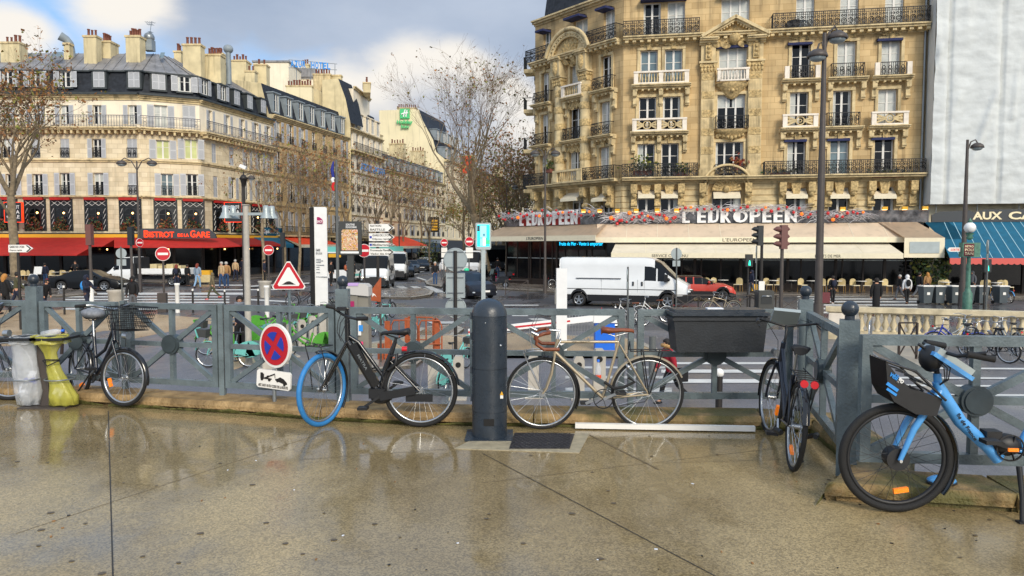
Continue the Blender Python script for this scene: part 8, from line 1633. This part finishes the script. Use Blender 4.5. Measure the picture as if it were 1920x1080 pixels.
def van(lab,loc,rz,L_=6.0,sc=1.0,on=False,group=None):
 K=[(x*L_/6.0,b*sc,t*sc,w)for x,b,t,w in VAN];u=L_/6.0
 r,M=car(lab,loc,rz,5.98*u,2.05,K,'car_white',cat='van',name='delivery_van',side_glass=((3.95*u,4.85*u),),pillars=(4.5*u,),ws=(4.4*u,5.35*u),wx=(.95*u,4.98*u),wr=.35,topw=.86,gt=.66,clad='black_matt',z0=.28,on=on,group=group,rim='alu');q=MB('black_matt')
 q.box(5.5*u,5.99*u+.02,-.8,.8,.3,.66);q.box(5.75*u,6.0*u,-.75,.75,.66,.84);q.build('front_bumper',r,M)
 for s_ in(-1,1):
  q=MB('black_matt');q.box(.9,2.9*u,s_*1.018,s_*1.032,1.42,1.46);[q.box(x-.04,x+.04,s_*1.01,s_*1.05,1.1,1.3)for x in(3.45*u,3.85*u)];[q.box(x-.003,x+.003,s_*1.0,s_*1.022,.7,1.4)for x in(2.0*u,3.65*u,3.95*u)];[q.ring((x,s_*1.0,.35),.46,.05,n=16,k=5,a0=0,a1=180)for x in(.95*u,4.98*u)];q.box(0,5.4*u,s_*1.0,s_*1.03,.9,.93);q.build('side_trim',r,M);q=MB('black_matt');q.box(4.85*u,5.0*u,s_*1.08,s_*1.28,1.3,1.68);q.build('wing_mirror',r,M)
 return r
van('long white panel van with black lower trim crossing in front of the brasserie',(at(1058,38.4),38.8,0),R(-18),6.6)
van('white van with its headlights on coming towards us right of the direction arrows',(at(716,57),57,0),R(-86),5.4,on=True);van('second white van half hidden behind the oncoming one',(at(737,66)-.2,70,0),R(-84),5.0);van('small white van parked far up the avenue on the left',(at(790,118),120,0),R(-78),5,.85);van('white lorry standing in the middle distance behind the round sign',(at(890,66),72,0),R(-96),5.5,1.05)
for px,Y,lab,pnt in((757,76,'first dark car of the parked row, right behind the oncoming van','car_black'),(769,86,'second dark car in the parked row up the avenue','car_grey'),(788,93,'dark car with a red roof sign in the parked row','car_black'),(838,128,'black people carrier crossing far up the avenue','car_black')):
 car(lab,(at(px,Y),Y,0),R(-80)if px!=838 else R(175),4.9,1.85,sed(4.95)if px!=838 else[(x,b*1.1,t*1.25,w)for x,b,t,w in prius],pnt,side_glass=SG,pillars=(2.2,),ws=(2.95,3.72)if px!=838 else(2.5,3.62),rs=(1.0,1.68)if px!=838 else(.1,.48),wx=(1.05,3.95)if px!=838 else(.85,3.6),group='cars parked up the avenue')
cab=[(0,1.25,2.2,.98),(.06,1.3,2.25,1),(.9,1.28,2.2,1),(1.75,1.2,1.3,1),(2.2,.95,1.02,.95),(2.3,.8,.83,.88)]
x0=at(262,57);r,M=car('white flatbed truck with a white drop-side body in front of the lettered brasserie sign',(x0,57,0),R(180),2.3,2.0,cab,'car_white',cat='truck',name='flatbed_truck',side_glass=((.25,1.5),),pillars=(1.05,),ws=(.95,1.72),wx=(1.5,),wr=.36,topw=.9,plate=False,z0=.35)
q=MB('white_paint');q.box(-4.1,-.35,-1.02,-.97,.95,1.35);q.box(-4.1,-.35,.97,1.02,.95,1.35);q.box(-4.1,-4.05,-.97,.97,.95,1.35);q.box(-4.1,-.35,-.97,.97,.9,.95);[q.box(x,x+.04,-1.035,1.035,.9,1.36)for x in(-2.8,-1.5)];q.build('drop_side_body',r,M);q=MB('black_matt');q.box(-4.0,.1,-.4,.4,.5,.75);q.box(-.33,.0,-.9,.9,.6,2.2);q.box(-.2,.0,.95,1.05,.9,1.75);q.build('chassis',r,M)
for s_ in(-.88,.88):car_wheel(r,-2.9,s_,.36,M,'alu',.26)
q=MB('white_paint');[q.box(x,x+.4,-.98,-.6,.5,.75)for x in(-1.6,-.8)];q.build('tool_box',r,M);q=MB('camel' if 0 else 'rattan');[q.box(-3.4+i*.62,-2.9+i*.62,-.5,.5,.96,1.55+.12*(i%2))for i in range(4)];tag(q.build('cargo_box',None,M),'brown cardboard boxes stacked on the flatbed truck','boxes')
bx=thing('city_bus','dark and turquoise city bus behind the station totem and the poster billboard','bus',(at(628,62),62,0),R(72));M=wmx(bx);q=MB('white_paint');q.slab([(0,-1.25),(10.5,-1.25),(10.5,1.25),(0,1.25)],.35,1.05);q.slab([(0,-1.25),(10.5,-1.25),(10.5,1.25),(0,1.25)],2.45,2.55);q.m('velib_mint');q.slab([(.1,-1.2),(10.4,-1.2),(10.4,1.2),(.1,1.2)],2.555,3.0);q.m('velib_mint');q.box(-.01,10.51,-1.262,-1.252,.5,.7);q.build('body',bx,M)
q=MB('car_glass');q.slab([(.02,-1.23),(10.48,-1.23),(10.48,1.23),(.02,1.23)],1.055,2.445);q.build('window_band',bx,M);q=MB('yellow_panel');q.box(-.02,.0,-.6,.6,2.1,2.4);q.build('destination_sign',bx,M)
for x in(2.2,8):
 for s_ in(-1.15,1.15):car_wheel(bx,x,s_,.48,M,'alu',.25)
bw=thing('city_bus','dark bus front standing behind the glowing advertising panel','bus',(at(934,90),90,0),R(14));M=wmx(bw);q=MB('charcoal');q.slab([(-1.25,0),(1.25,0),(1.25,10),(-1.25,10)],.35,1.1);q.slab([(-1.25,0),(1.25,0),(1.25,10),(-1.25,10)],2.6,3.1);q.build('body',bw,M);q=MB('car_glass');q.slab([(-1.22,.02),(1.22,.02),(1.22,9.98),(-1.22,9.98)],1.105,2.595);q.build('window_band',bw,M);q=MB('headlight');[q.box(s_*.8,s_*1.1,-.02,.0,.7,.85)for s_ in(-1,1)];q.build('headlight',bw,M)
for y in(2,8):
 for s_ in(-1.1,1.1):car_wheel(bw,s_,y,.48,M@Matrix.Translation((0,0,0)),'alu',.25)
def scooter(lab,px,py,rz,box=True):
 r=thing('scooter',lab,'scooter',G(px,py),rz,'parked scooters');M=wmx(r)
 for x in(0,1.35):q=MB('black_rubber');q.ring((x,0,.27),.21,.06,n=18,k=6);o=q.build('wheel',r,M);q=MB('alu');q.disc((x,0,.27),.15,.05,n=14);q.build('rim',o,M)
 q=MB('black_gloss');q.prism([(-.3,.45),(.55,.35),(.8,.3),(1.05,.35),(1.2,.9),(1.1,.95),(.95,.5),(.6,.5),(.5,.75),(-.35,.75)],-.16,.16);q.build('body',r,M);q=MB('black_matt');q.prism([(-.35,.76),(.5,.76),(.42,.86),(-.3,.88)],-.15,.15);q.build('seat',r,M);q=MB('black_matt');q.tube([(1.3,0,.3),(1.15,0,1.0)],.03,6);q.tube([(1.05,-.33,1.02),(1.13,0,1.0),(1.05,.33,1.02)],.02,6);q.build('handlebar',r,M)
 q=MB('glass_sky');q.prism([(1.18,.95),(1.22,.95),(1.1,1.4),(1.06,1.4)],-.2,.2);q.build('windshield',r,M);q=MB('red_refl');q.box(-.38,-.34,-.1,.1,.62,.7);q.build('tail_lamp',r,M)
 if box:q=MB('black_matt');q.box(-.65,-.25,-.2,.2,.9,1.2);q.m('red_refl');q.box(-.66,-.64,-.1,.1,1.0,1.08);q.build('top_box',r,M)
scooter('dark scooter with a top box and red reflector right of the taxi',948,541,R(150));scooter('second scooter behind the taxi bonnet',925,527,R(130),False)
# ================================================================ people
PEND=[]
def skin_obj(name,parent,M,V,E,rad,m_,sub=1):
 me=bpy.data.meshes.new(name);me.from_pydata([tuple(v)for v in V],E,[]);me.materials.append(MATS[m_]);o=place(name,me,parent,M);md=o.modifiers.new('s','SKIN');md.use_smooth_shade=True
 sv=me.skin_vertices[0].data
 for i,r_ in enumerate(rad):sv[i].radius=(r_,r_)if not isinstance(r_,tuple)else r_
 sv[0].use_root=True;o.modifiers.new('u','SUBSURF').levels=sub;PEND.append(o);return o
def person(label,px,py,hpx=None,yaw=0,coat='cloth_black',legs='cloth_navy',hair='hair_dark',stride=.0,long=0,hood=False,bag=None,arm=(0,0),bend=(.2,.2),skin='skin',shoes='cloth_black',sit=False,Y=None,h=1.74,bagm='cloth_navy',lean=0,z=0.0,group='pedestrians',hat=None,sub=1,beard=False):
 p=G(px,py,z)if Y is None else Vector((at(px,Y),Y,z))
 if hpx:h=min(1.95,max(1.2,hpx*p.y/FPX))
 r=thing('person',label,'person',p,R(yaw),group);k_=h/1.75;M=wmx(r)@Matrix.Scale(k_,4)
 stride*=.72;S1,S2=stride,-stride;hipz=.93-.03*abs(stride)
 def leg(s_,a):
  hip=Vector((s_*.09,0,hipz))
  if sit:kn=hip+Vector((0,-.42,.02));an=kn+Vector((0,.02,-.43))
  else:
   kn=hip+Vector((0,-math.sin(a)*.43-.02,-math.cos(a)*.43));b2=a-abs(stride)*.5-(.25 if a<0 else 0);an=kn+Vector((0,-math.sin(b2)*.42,-math.cos(b2)*.42))
  return hip,kn,an,an+Vector((s_*.015,-.14,-.045))
 lo=min(leg(-1,S1)[3].z,leg(1,S2)[3].z)-.03;dz=Vector((0,0,-lo if not sit else 0));ln=Vector((0,-lean,0))
 L1,L2=[v+dz for v in leg(-1,S1)],[v+dz for v in leg(1,S2)];pe=Vector((0,0,hipz+.04))+dz;ch=Vector((0,.0,1.28))+dz+ln*.6;nb=Vector((0,0,1.46))+dz+ln;hd=Vector((0,-.02,1.60))+dz+ln*1.2;ht=Vector((0,0,1.68))+dz+ln*1.25
 def armp(s_,a,b):
  sh=Vector((s_*.18,0,1.41))+dz+ln*.95;el=sh+Vector((s_*.05,-math.sin(a)*.28,-math.cos(a)*.28));wr_=el+Vector((-s_*.02,-math.sin(a+b)*.25,-math.cos(a+b)*.25));return sh,el,wr_,wr_+(wr_-el)*.35
 A1,A2=armp(-1,arm[0],bend[0]),armp(1,arm[1],bend[1])
 V=[pe,ch,nb,nb+Vector((0,0,.05)),hd,ht,*L1,*L2,*A1,*A2]
 E=[(0,1),(1,2),(2,3),(3,4),(4,5),(0,6),(6,7),(7,8),(8,9),(0,10),(10,11),(11,12),(12,13),(2,14),(14,15),(15,16),(16,17),(2,18),(18,19),(19,20),(20,21)]
 rad=[.10,.11,.06,.052,.088,.062,.07,.05,.035,.03,.07,.05,.035,.03,.05,.04,.03,.028,.05,.04,.03,.028]
 skin_obj('body',r,M,V,E,rad,skin,sub)
 q=MB(skin);q.ball(hd+Vector((0,-.095,-.005)),.016,6,(.7,1,1.3));[q.ball(hd+Vector((s_*.085,0,0)),.022,6,(.5,.8,1.2))for s_ in(-1,1)];q.m('hair_dark');[q.ball(hd+Vector((s_*.032,-.085,.022)),.009,5)for s_ in(-1,1)];q.m('cloth_red');q.box(-.022,.022,hd.y-.094,hd.y-.084,hd.z-.045,hd.z-.038);q.build('face',r,M)
 V=[pe+Vector((0,0,.06)),pe,L1[0],L1[1],L1[2]+Vector((0,0,.0)),L2[0],L2[1],L2[2]];skin_obj('trousers',r,M,V,[(0,1),(1,2),(2,3),(3,4),(1,5),(5,6),(6,7)],[.13,.135,.095,.072,.055,.095,.072,.055],legs,sub)
 for i,Lg in enumerate((L1,L2)):q=MB(shoes);q.ball(Lg[2]+Vector((0,-.06,-.045)),.06,8,(.75,2.2,.75));q.build('shoe',r,M)
 if long:V=[Vector((0,0,pe.z-long)),pe+Vector((0,0,-.02)),ch,nb+Vector((0,0,-.02)),*A1[:3],*A2[:3]];rad=[(.19,.16),(.175,.145),(.185,.14),.09,.085,.068,.055,.085,.068,.055]
 else:V=[pe+Vector((0,0,-.06)),pe+Vector((0,0,.12)),ch,nb+Vector((0,0,-.02)),*A1[:3],*A2[:3]];rad=[(.165,.14),(.155,.13),(.18,.135),.085,.085,.066,.052,.085,.066,.052]
 skin_obj('jacket',r,M,V,[(0,1),(1,2),(2,3),(3,4),(4,5),(5,6),(3,7),(7,8),(8,9)],rad,coat,sub)
 hc=hd+Vector((0,.015,.035))
 if hood:q=MB(coat);q.ball(hc,.125,12,(.95,1.05,1.12));q.v=[v for v in q.v];q.ball(nb+Vector((0,.04,.02)),.12,10,(1.1,1,.7));q.v=[(x,max(y,hd.y-.045)if z>nb.z+.05 else y,z)for x,y,z in q.v];q.build('hood',r,M)
 elif hat:q=MB(hat);q.ball(hc+Vector((0,0,.03)),.115,12,(.95,1.1,.85));q.build('hat',r,M)
 if not hood:
  q=MB(hair);q.ball(hc+Vector((0,.012,.0 if not hat else-.02)),.112,12,(.93,1.0,1.0));q.v=[(x,max(y,hd.y-.04)if z<hd.z+.06 else max(y,hd.y-.085),z)for x,y,z in q.v];q.build('hair',r,M)
 if hair=='hair_blond' or(hair=='hair_red'):q=MB(hair);q.tube([hc+Vector((0,.03,.02)),hc+Vector((0,.07,-.1)),hc+Vector((0,.08,-.24))],[.1,.11,.07],10);q.build('long_hair',r,M)
 if bag=='backpack':
  q=MB(bagm);q.ball(ch+Vector((0,.17,.0)),.17,10,(.85,.6,1.25));tag(q.build('backpack',None,M),'backpack worn by the '+label[:60].split(' with')[0],'backpack')
 if bag=='case':
  q=MB(bagm);q.box(-.62,-.24,.05,.3,.06,.62);q.m('steel_grey');[q.cyl((x,.28,.62),(x,.28,1.0),.012,5)for x in(-.5,-.36)];q.cyl((-.5,.28,1.0),(-.36,.28,1.0),.014,5);q.m('black_rubber');[q.cyl((x,.25,.035),(x+.03,.25,.035),.035,8)for x in(-.6,-.29)];tag(q.build('suitcase',None,wmx(r)),'upright '+{'maroon':'dark red','purple_case':'purple'}.get(bagm,'dark')+' trolley suitcase pulled by a pedestrian','suitcase')
 return r
W_=math.pi
P_=person
P_('woman with long ginger hair and a black coat at the left edge',12,590,78,150,long=.25,hair='hair_blond',legs='cloth_black',stride=.2,arm=(.2,-.2));P_('person in an olive parka walking right beside the ginger-haired woman',32,580,72,120,coat='cloth_olive',stride=.45,arm=(.5,-.4),hair='hair_dark',lean=.05)
P_('person in a black quilted coat bending forward right of the ball-topped post',84,588,66,80,stride=.35,lean=.14,long=.12,hair='hair_dark');P_('man in a dark hoodie with a blue backpack holding a phone',164,590,76,75,coat='cloth_navy',legs='cloth_navy',stride=.5,arm=(.6,.5),bend=(1.3,1.2),hood=True,skin='skin_dark',bag='backpack',bagm='hotel_blue')
P_('man in a black hooded jacket walking towards us with hands in his pockets',250,592,74,10,stride=.2,hood=True,skin='skin_dark',arm=(.15,.15),bend=(.4,.4),legs='cloth_grey');P_('person with a dark backpack and blue jeans walking away beside the truck',332,545,50,185,coat='cloth_black',legs='cloth_navy',stride=.15,bag='backpack',hair='hair_red')
P_('person in a pale blue jacket and light jeans walking away',371,541,48,170,coat='cloth_greyblue',legs='cloth_denim_light',stride=.3,hair='hair_red');P_('child in an olive coat and red shoes running across',399,562,52,-70,coat='cloth_khaki',legs='cloth_olive',stride=.6,shoes='sign_red',hood=True,arm=(.4,-.3))
P_('white-haired man in an open beige jacket and jeans',416,541,54,-30,coat='cloth_beige',legs='cloth_denim',hair='hair_grey',stride=.15);P_('person in a tan coat beside the white-haired man',425,540,50,200,coat='cloth_camel',legs='cloth_denim',hair='hair_grey',stride=.1);P_('person in a beige jacket walking away near the kerb right of the dark pole',442,528,42,175,coat='cloth_beige',legs='cloth_navy',hair='hair_grey',stride=.2)
P_('person in a dark jacket farther back near the blue café',455,522,40,170,coat='cloth_navy',legs='cloth_navy',stride=.2);P_('man in a dark jacket waiting by the small no entry sign',496,530,46,100,coat='cloth_navy',legs='cloth_black');P_('waiter in dark clothes standing behind the black saloon car',141,0,None,20,coat='cloth_black',legs='cloth_black',arm=(.5,.5),bend=(1.2,1.2),Y=60.5,z=.12);P_('person in a dark blue coat reading the menu board under the red awning',84,0,None,190,coat='cloth_navy',legs='cloth_denim',long=.1,Y=58,z=0);P_('person behind the flatbed truck beside the white boxes',352,537,42,160,coat='cloth_black',legs='cloth_black')
P_('man with dark curly hair and a grey scarf near the green rental bikes',448,640,None,15,coat='cloth_navy',legs='cloth_black',h=1.72,arm=(.5,.4),bend=(.9,.9),Y=20.5)
for o in list(C.objects):
 if o.name=='person.015':o.location.z=-.0
q=MB('scarf');q.ring((0,0,0),.09,.05,M=rotX(R(90)),n=14,k=6);tag(q.build('scarf',None,Matrix.Translation((at(448,20.5),20.45,1.49))),'grey knitted scarf of the curly-haired man','scarf')
P_('man in black pulling a purple suitcase left of the flagpole',621,536,52,60,coat='cloth_black',legs='cloth_black',bag='case',bagm='purple_case',stride=.1);P_('hooded person in grey with an orange backpack below the billboard',653,538,54,110,coat='cloth_grey',legs='cloth_grey',hood=True,bag='backpack',bagm='rust_orange',stride=.2);P_('person in black facing the hooded one below the billboard',664,538,52,-80,coat='cloth_black',legs='cloth_black',arm=(.6,.6),bend=(1,1))
P_('man in a dark jacket standing on the small traffic island with a stick',816,536,46,10,coat='cloth_black',legs='cloth_denim',hair='hair_grey',arm=(.2,.5),bend=(.2,.5));P_('person in a white hooded coat behind the man on the traffic island',830,528,42,170,coat='cloth_white',legs='cloth_grey',hood=True);P_('person in a black jacket with a pink bag right of the leaning tree',933,521,42,160,coat='cloth_black',legs='cloth_denim');q=MB('pink');q.box(-.25,.25,-.15,.15,.05,.75);tag(q.build('suitcase',None,Matrix.Translation(G(926,524))),'bright pink suitcase behind the taxi','suitcase')
P_('person in black farther back under the avenue trees',948,505,36,170,coat='cloth_black',legs='cloth_black');P_('person in a brown coat by the red kiosk left of the brasserie',962,514,38,180,coat='cloth_camel',legs='cloth_black');P_('woman in a dark top, blue mask and jeans walking towards us by the brasserie windows',980,533,45,0,coat='cloth_black',legs='cloth_denim',stride=.15,shoes='sign_white')
P_('rider in a grey jacket on the scooter behind the taxi',906,520,30,60,coat='cloth_greyblue',legs='cloth_grey');q=MB('wheel' if 0 else 'cloth_black')
P_('man in a dark jacket walking with a white-haired man past the bistro chairs',1364,543,44,-80,coat='cloth_black',legs='cloth_denim',stride=.2,hair='hair_dark');P_('bald man in black among the bistro chairs',1373,541,46,-100,coat='cloth_black',legs='cloth_denim',hair='skin',stride=.15);P_('person in a navy hooded coat with a yellow bag left of the brown traffic light',1409,556,50,-80,coat='cloth_navy',legs='cloth_grey',hood=True,stride=.3)
q=MB('yellow_panel');q.box(-.16,.16,-.08,.08,.35,.75);tag(q.build('carrier_bag',None,Matrix.Translation(G(1414,556))),'yellow carrier bag held by the person in the navy coat','bag');P_('person in an olive jacket and jeans striding between the two tall poles',1491,542,46,80,coat='cloth_olive',legs='cloth_denim',stride=.5,arm=(.9,.3),bend=(1.7,.4));P_('person in black with a backpack pulling a dark red suitcase, seen from behind',1561,570,54,180,coat='cloth_black',legs='cloth_black',bag='backpack',shoes='sign_white',hair='hair_dark',stride=.1)
q=MB('maroon');q.box(-.23,.23,-.13,.13,.06,.62);q.m('steel_grey');[q.cyl((x,.08,.62),(x,.08,.95),.012,5)for x in(-.1,.1)];q.m('black_rubber');[q.cyl((x,0,.035),(x+.03,0,.035),.035,8)for x in(-.2,.17)];tag(q.build('suitcase',None,Matrix.Translation(G(1546,570))),'dark red suitcase in front of the ball-topped corner post','suitcase')
P_('person in a long black coat seen from behind, at the end of the stone balustrade',1642,594,74,180,coat='cloth_black',legs='cloth_black',long=.62,hair='hair_dark');P_('person in a white hooded jacket with a black backpack walking away',1700,571,56,175,coat='cloth_white',legs='cloth_black',stride=.2,bag='backpack',bagm='cloth_black',hood=True);P_('grey-haired person in dark clothes striding left of the white jacket',1686,562,48,-90,coat='cloth_black',legs='cloth_grey',hair='hair_grey',stride=.4)
P_('man in a black jacket and grey trousers striding right of the white jacket',1723,561,52,100,coat='cloth_black',legs='cloth_grey',stride=.5,hair='hair_dark');P_('woman with fair hair in a tan coat behind the leftmost bin',1738,556,46,180,coat='cloth_camel',legs='cloth_black',hair='hair_blond');P_('hooded person in grey behind the bins under the teal awning',1822,556,48,-60,coat='cloth_grey',legs='cloth_black',hood=True);P_('person in red seated under the teal awning',1845,548,40,0,coat='cloth_red',legs='cloth_black')
r=P_('stooping person in a red coat with a fur-trimmed hood below the planter box',1258,757,128,-75,coat='cloth_red',legs='cloth_black',stride=.55,long=.12,lean=.12,hair='hair_dark',arm=(.3,-.3));M=wmx(r)@Matrix.Scale(r.get('_',.76),4);p=M@Vector((0,0,0))
q=MB('fur');q.ring((0,-.02,1.50),.115,.05,M=Matrix.Identity(4)@rotX(R(75)),n=18,k=7);q.build('fur_trim',r,M@Matrix.Translation((0,-.12,.0)))
q=MB('cloth_black');q.box(.12,.34,.1,.3,.62,.95);q.build('shoulder_bag',r,M)
bpy.context.view_layer.update();dg=bpy.context.evaluated_depsgraph_get();NEW=[(o,bpy.data.meshes.new_from_object(o.evaluated_get(dg)))for o in PEND]
for o,me in NEW:o.modifiers.clear();o.data=me
q=MB('sign_white');q.M=rotX(R(-15));q.box(-.3,.3,-.02,.02,.9,1.5);q.box(-.42,.2,-.3,-.26,.5,.85);q.m('black_matt');q.cyl((-.3,.04,0),(-.3,.04,1.6),.02,5);q.cyl((.3,.04,0),(.3,.04,1.6),.02,5);tag(q.build('menu_board',None,Matrix.Translation((at(66,57),57,.0))),'white menu boards on a stand among the yellow chairs','menu board')
q=MB('ball_red');q.cyl((0,0,1.2),(0,0,3.2),.45,14);q.m('warm_lamp');q.ball((0,-.2,3.5),.25,8);q.m('letter_white');q.text('Motel',-.4,.4,2.3,2.6,-.46,.02)if 0 else None;tag(q.build('menu_column',None,Matrix.Translation((at(963,60),60,0))),'red column with a warm lamp left of the brasserie windows','column')
q=MB('yellow_panel');q.box(-.5,.5,-.3,.3,.6,.95);q.m('rattan');q.box(-.5,.5,-.3,.3,0,.6);tag(q.build('market_table',None,Matrix.Translation((at(384,60),60,.12))),'small display table with yellow goods before the brasserie','display table')
def potted(px,Y,h,w,lab,seed,mats=('leaf_green','leaf_green','leaf_olive'),n=700):
 r=thing('potted_shrub',lab,'shrub',(at(px,Y),Y,.1));M=wmx(r);q=MB('dark_wood');q.lathe([(w*.3,0),(w*.38,.5),(w*.34,.5)],12);q.build('pot',r,M);q=MB(mats[0]);rd=random.Random(seed)
 for i in range(n):
  a=rd.random()*6.28;t=rd.random();rr=w*.5*math.sqrt(rd.random())*(1-.4*abs(t-.45));c_=Vector((rr*math.cos(a),rr*math.sin(a),.5+t*(h-.5)));q.m(rd.choice(mats));d1=Vector([rd.uniform(-.12,.12)for _ in range(3)]);d2=Vector([rd.uniform(-.12,.12)for _ in range(3)]);q.add([c_-d1,c_+d2,c_+d1,c_-d2],[(0,1,2,3)])
 q.build('foliage',r,M)
potted(1745,46.5,3.2,2.3,'dark green shrub between the cream and the teal awning',3);potted(803,112,3.6,3.6,'round dark bush by the far shops of the avenue',4,n=500)
# ================================================================ trees
def make_tree(seed,H,trunk_h,r0,spread,nleaf,leafm,lean=0,twig_lv=6,leafsz=.13,kids=(2,2,3),bark='bark',low=.5,upness=.25,ldens=(1,1)):
 rd=random.Random(seed);TR=MB(bark);BR=MB('twig');BR.m(bark);tips=[]
 def grow(p,d,L_,r_,lv):
  n=3 if lv<4 else 2;pts=[p];rs=[r_];q=p.copy();dd=d.copy()
  for i in range(n):
   dd=(dd+Vector((rd.gauss(0,.14),rd.gauss(0,.14),rd.gauss(0,.1)+(.06 if lv<5 else-.02)))).normalized();q=q+dd*(L_/n);pts.append(q.copy());rs.append(max(.006,r_*(1-.42*(i+1)/n)))
  B=TR if lv<=1 else BR;(B.m(bark)if lv<=3 else B.m('twig'));B.tube(pts,rs,8 if lv<2 else(5 if lv<4 else 3),False)
  if lv>=twig_lv:tips.append((pts[-1],dd));return
  if lv>=twig_lv-2:tips.append((pts[1],dd))
  k_=rd.choice(kids)+(1 if lv in(1,2)else 0)
  for i in range(k_):
   t=1 if i==0 else rd.uniform(.45,.98);bi=min(n,max(1,int(round(t*n))));a=rd.random()*6.28;sp=rd.uniform(.35,.85)*spread if i else rd.uniform(.1,.35)
   o_=dd.orthogonal().normalized();o_=Matrix.Rotation(a,3,dd)@o_;nd=(dd*math.cos(sp)+o_*math.sin(sp)+Vector((0,0,upness*(.5 if lv>3 else 1)))).normalized();grow(pts[bi],nd,L_*rd.uniform(.62,.86),rs[bi]*rd.uniform(.6,.8),lv+1)
 d0=Vector((lean,rd.uniform(-.03,.03),1)).normalized();pts=[Vector((0,0,-.1)),Vector((0,0,.25))];q=pts[-1].copy()
 for i in range(4):q=q+d0*(trunk_h/4)+Vector((rd.gauss(0,.05),rd.gauss(0,.05),0));pts.append(q.copy())
 TR.tube(pts,[r0*1.35,r0*1.08,r0,r0*.95,r0*.9,r0*.85],12,False);Lb=(H-trunk_h)*.36
 for i in range(3+(rd.random()<.5)):
  a=i*2.1+rd.random();sp=rd.uniform(.3,.75)*spread;nd=(d0*math.cos(sp)+Vector((math.cos(a),math.sin(a),0))*math.sin(sp)).normalized();grow(pts[-1],nd,Lb*rd.uniform(.85,1.15),r0*.6,1)
 grow(pts[-2],(Vector((math.cos(seed),math.sin(seed),.9))).normalized(),Lb*.8,r0*.4,2)
 LF=MB(leafm[0])
 for i in range(nleaf):
  p,dd=rd.choice(tips);
  if ldens[0]!=1 and p.z>H*ldens[0]and rd.random()>ldens[1]:continue
  c_=p+Vector((rd.gauss(0,.15),rd.gauss(0,.15),rd.gauss(0,.15)));s_=leafsz*rd.uniform(.5,1.3);LF.m(rd.choice(leafm));a=Vector([rd.gauss(0,1)for _ in range(3)]).normalized()*s_;b=Vector([rd.gauss(0,1)for _ in range(3)]).normalized()*s_*.8;LF.add([c_-a,c_+b,c_+a,c_-b],[(0,1,2,3)])
 return TR,BR,LF
def tree(lab,X,Y,T,group='bare avenue trees',rz=0,sc=1.0):
 r=thing('plane_tree',lab,'tree',(X,Y,.05),rz,group);r.scale=(sc,)*3;TR,BR,LF=T
 TR.build('trunk',r).matrix_basis=Matrix();BR.build('branches',r).matrix_basis=Matrix();LF.build('leaves',r).matrix_basis=Matrix();return r
t1=tree('tall plane tree with brown and olive leaves at the left edge before the brasserie',at(29,52),52,make_tree(17,15.5,6.2,.30,.95,2600,('leaf_brown','leaf_brown','leaf_olive','twig'),lean=-.01,twig_lv=6,leafsz=.12),group='plane trees')
t2=tree('big bare plane tree leaning left behind the glowing advertising panel',at(915,72),72,make_tree(5,19.5,6.0,.42,.9,1100,('leaf_brown','twig','leaf_olive'),lean=-.24,twig_lv=8,leafsz=.12),group='plane trees')
A_=tree('slim plane tree with thin twigs beside the blue café awning',at(495,66),66,make_tree(9,13.5,5,.15,.85,420,('leaf_brown','leaf_olive','leaf_brown'),leafsz=.11));B_t=tree('slim plane tree with olive leaves left of the station totem',at(560,72),72,make_tree(23,13.5,4.6,.14,.9,560,('leaf_olive','leaf_brown','leaf_brown'),leafsz=.12))
C_t=tree('brown-leaved tree of the dense group left of the golden stone house',3.0,86,make_tree(31,15,4,.2,.95,1800,('leaf_brown','twig','leaf_brown','leaf_olive'),leafsz=.15));D_t=tree('green-brown tree standing right behind the glowing advertising panel',-1.0,96,make_tree(12,12,3,.2,1.0,2600,('leaf_olive','leaf_olive','leaf_brown'),leafsz=.15))
lst=[(A_,535,78,1.0,'slim plane tree in the avenue row above the warning triangle'),(B_t,607,84,1.05,'bare tree directly behind the top of the station totem'),(A_,648,80,1.05,'bare tree behind the poster billboard'),(B_t,700,96,1.05,'bare tree behind the white direction arrows'),(A_,735,92,1.1,'bare tree right of the white direction arrows'),(B_t,757,112,1.1,'bare tree above the red-orange awning'),(A_,790,120,1.15,'bare tree above the far parked white van'),(B_t,806,105,.95,'low greenish tree left of the round sign back'),(A_,832,140,1.1,'far bare tree over the black people carrier'),(B_t,862,150,1.1,'far bare tree left of the glowing panel'),(C_t,950,82,.85,'tree of the dense brown group just right of the glowing panel'),(C_t,968,105,1.05,'rear tree of the dense brown group by the golden house'),(D_t,880,120,.9,'green bushy tree low behind the no entry signs'),(C_t,930,125,1.0,'brown-leaved tree deeper in the right row'),(C_t,905,160,1.1,'farthest brown tree in the right row'),(D_t,850,175,1.1,'farthest green-brown tree closing the avenue'),(A_,985,78,.95,'slim tree touching the corner of the golden house'),(A_,668,108,1.3,'tall bare tree above the poster billboard, in the rear row'),(B_t,718,118,1.35,'tall bare tree above the white direction arrows, in the rear row'),(A_,772,135,1.45,'tall bare tree in the rear row left of the round sign back'),(B_t,578,92,1.2,'bare tree between the warning triangle and the station totem'),(C_t,945,100,1.1,'tall brown tree behind the right end of the glowing panel'),(A_,870,100,1.2,'bare tree directly left of the glowing panel')]
for i,(src,px,Y,s_,lab)in enumerate(lst):copy_tree(src,label=lab,loc=(at(px,Y),Y,.05),rz=i*1.37+.6,scale=s_)
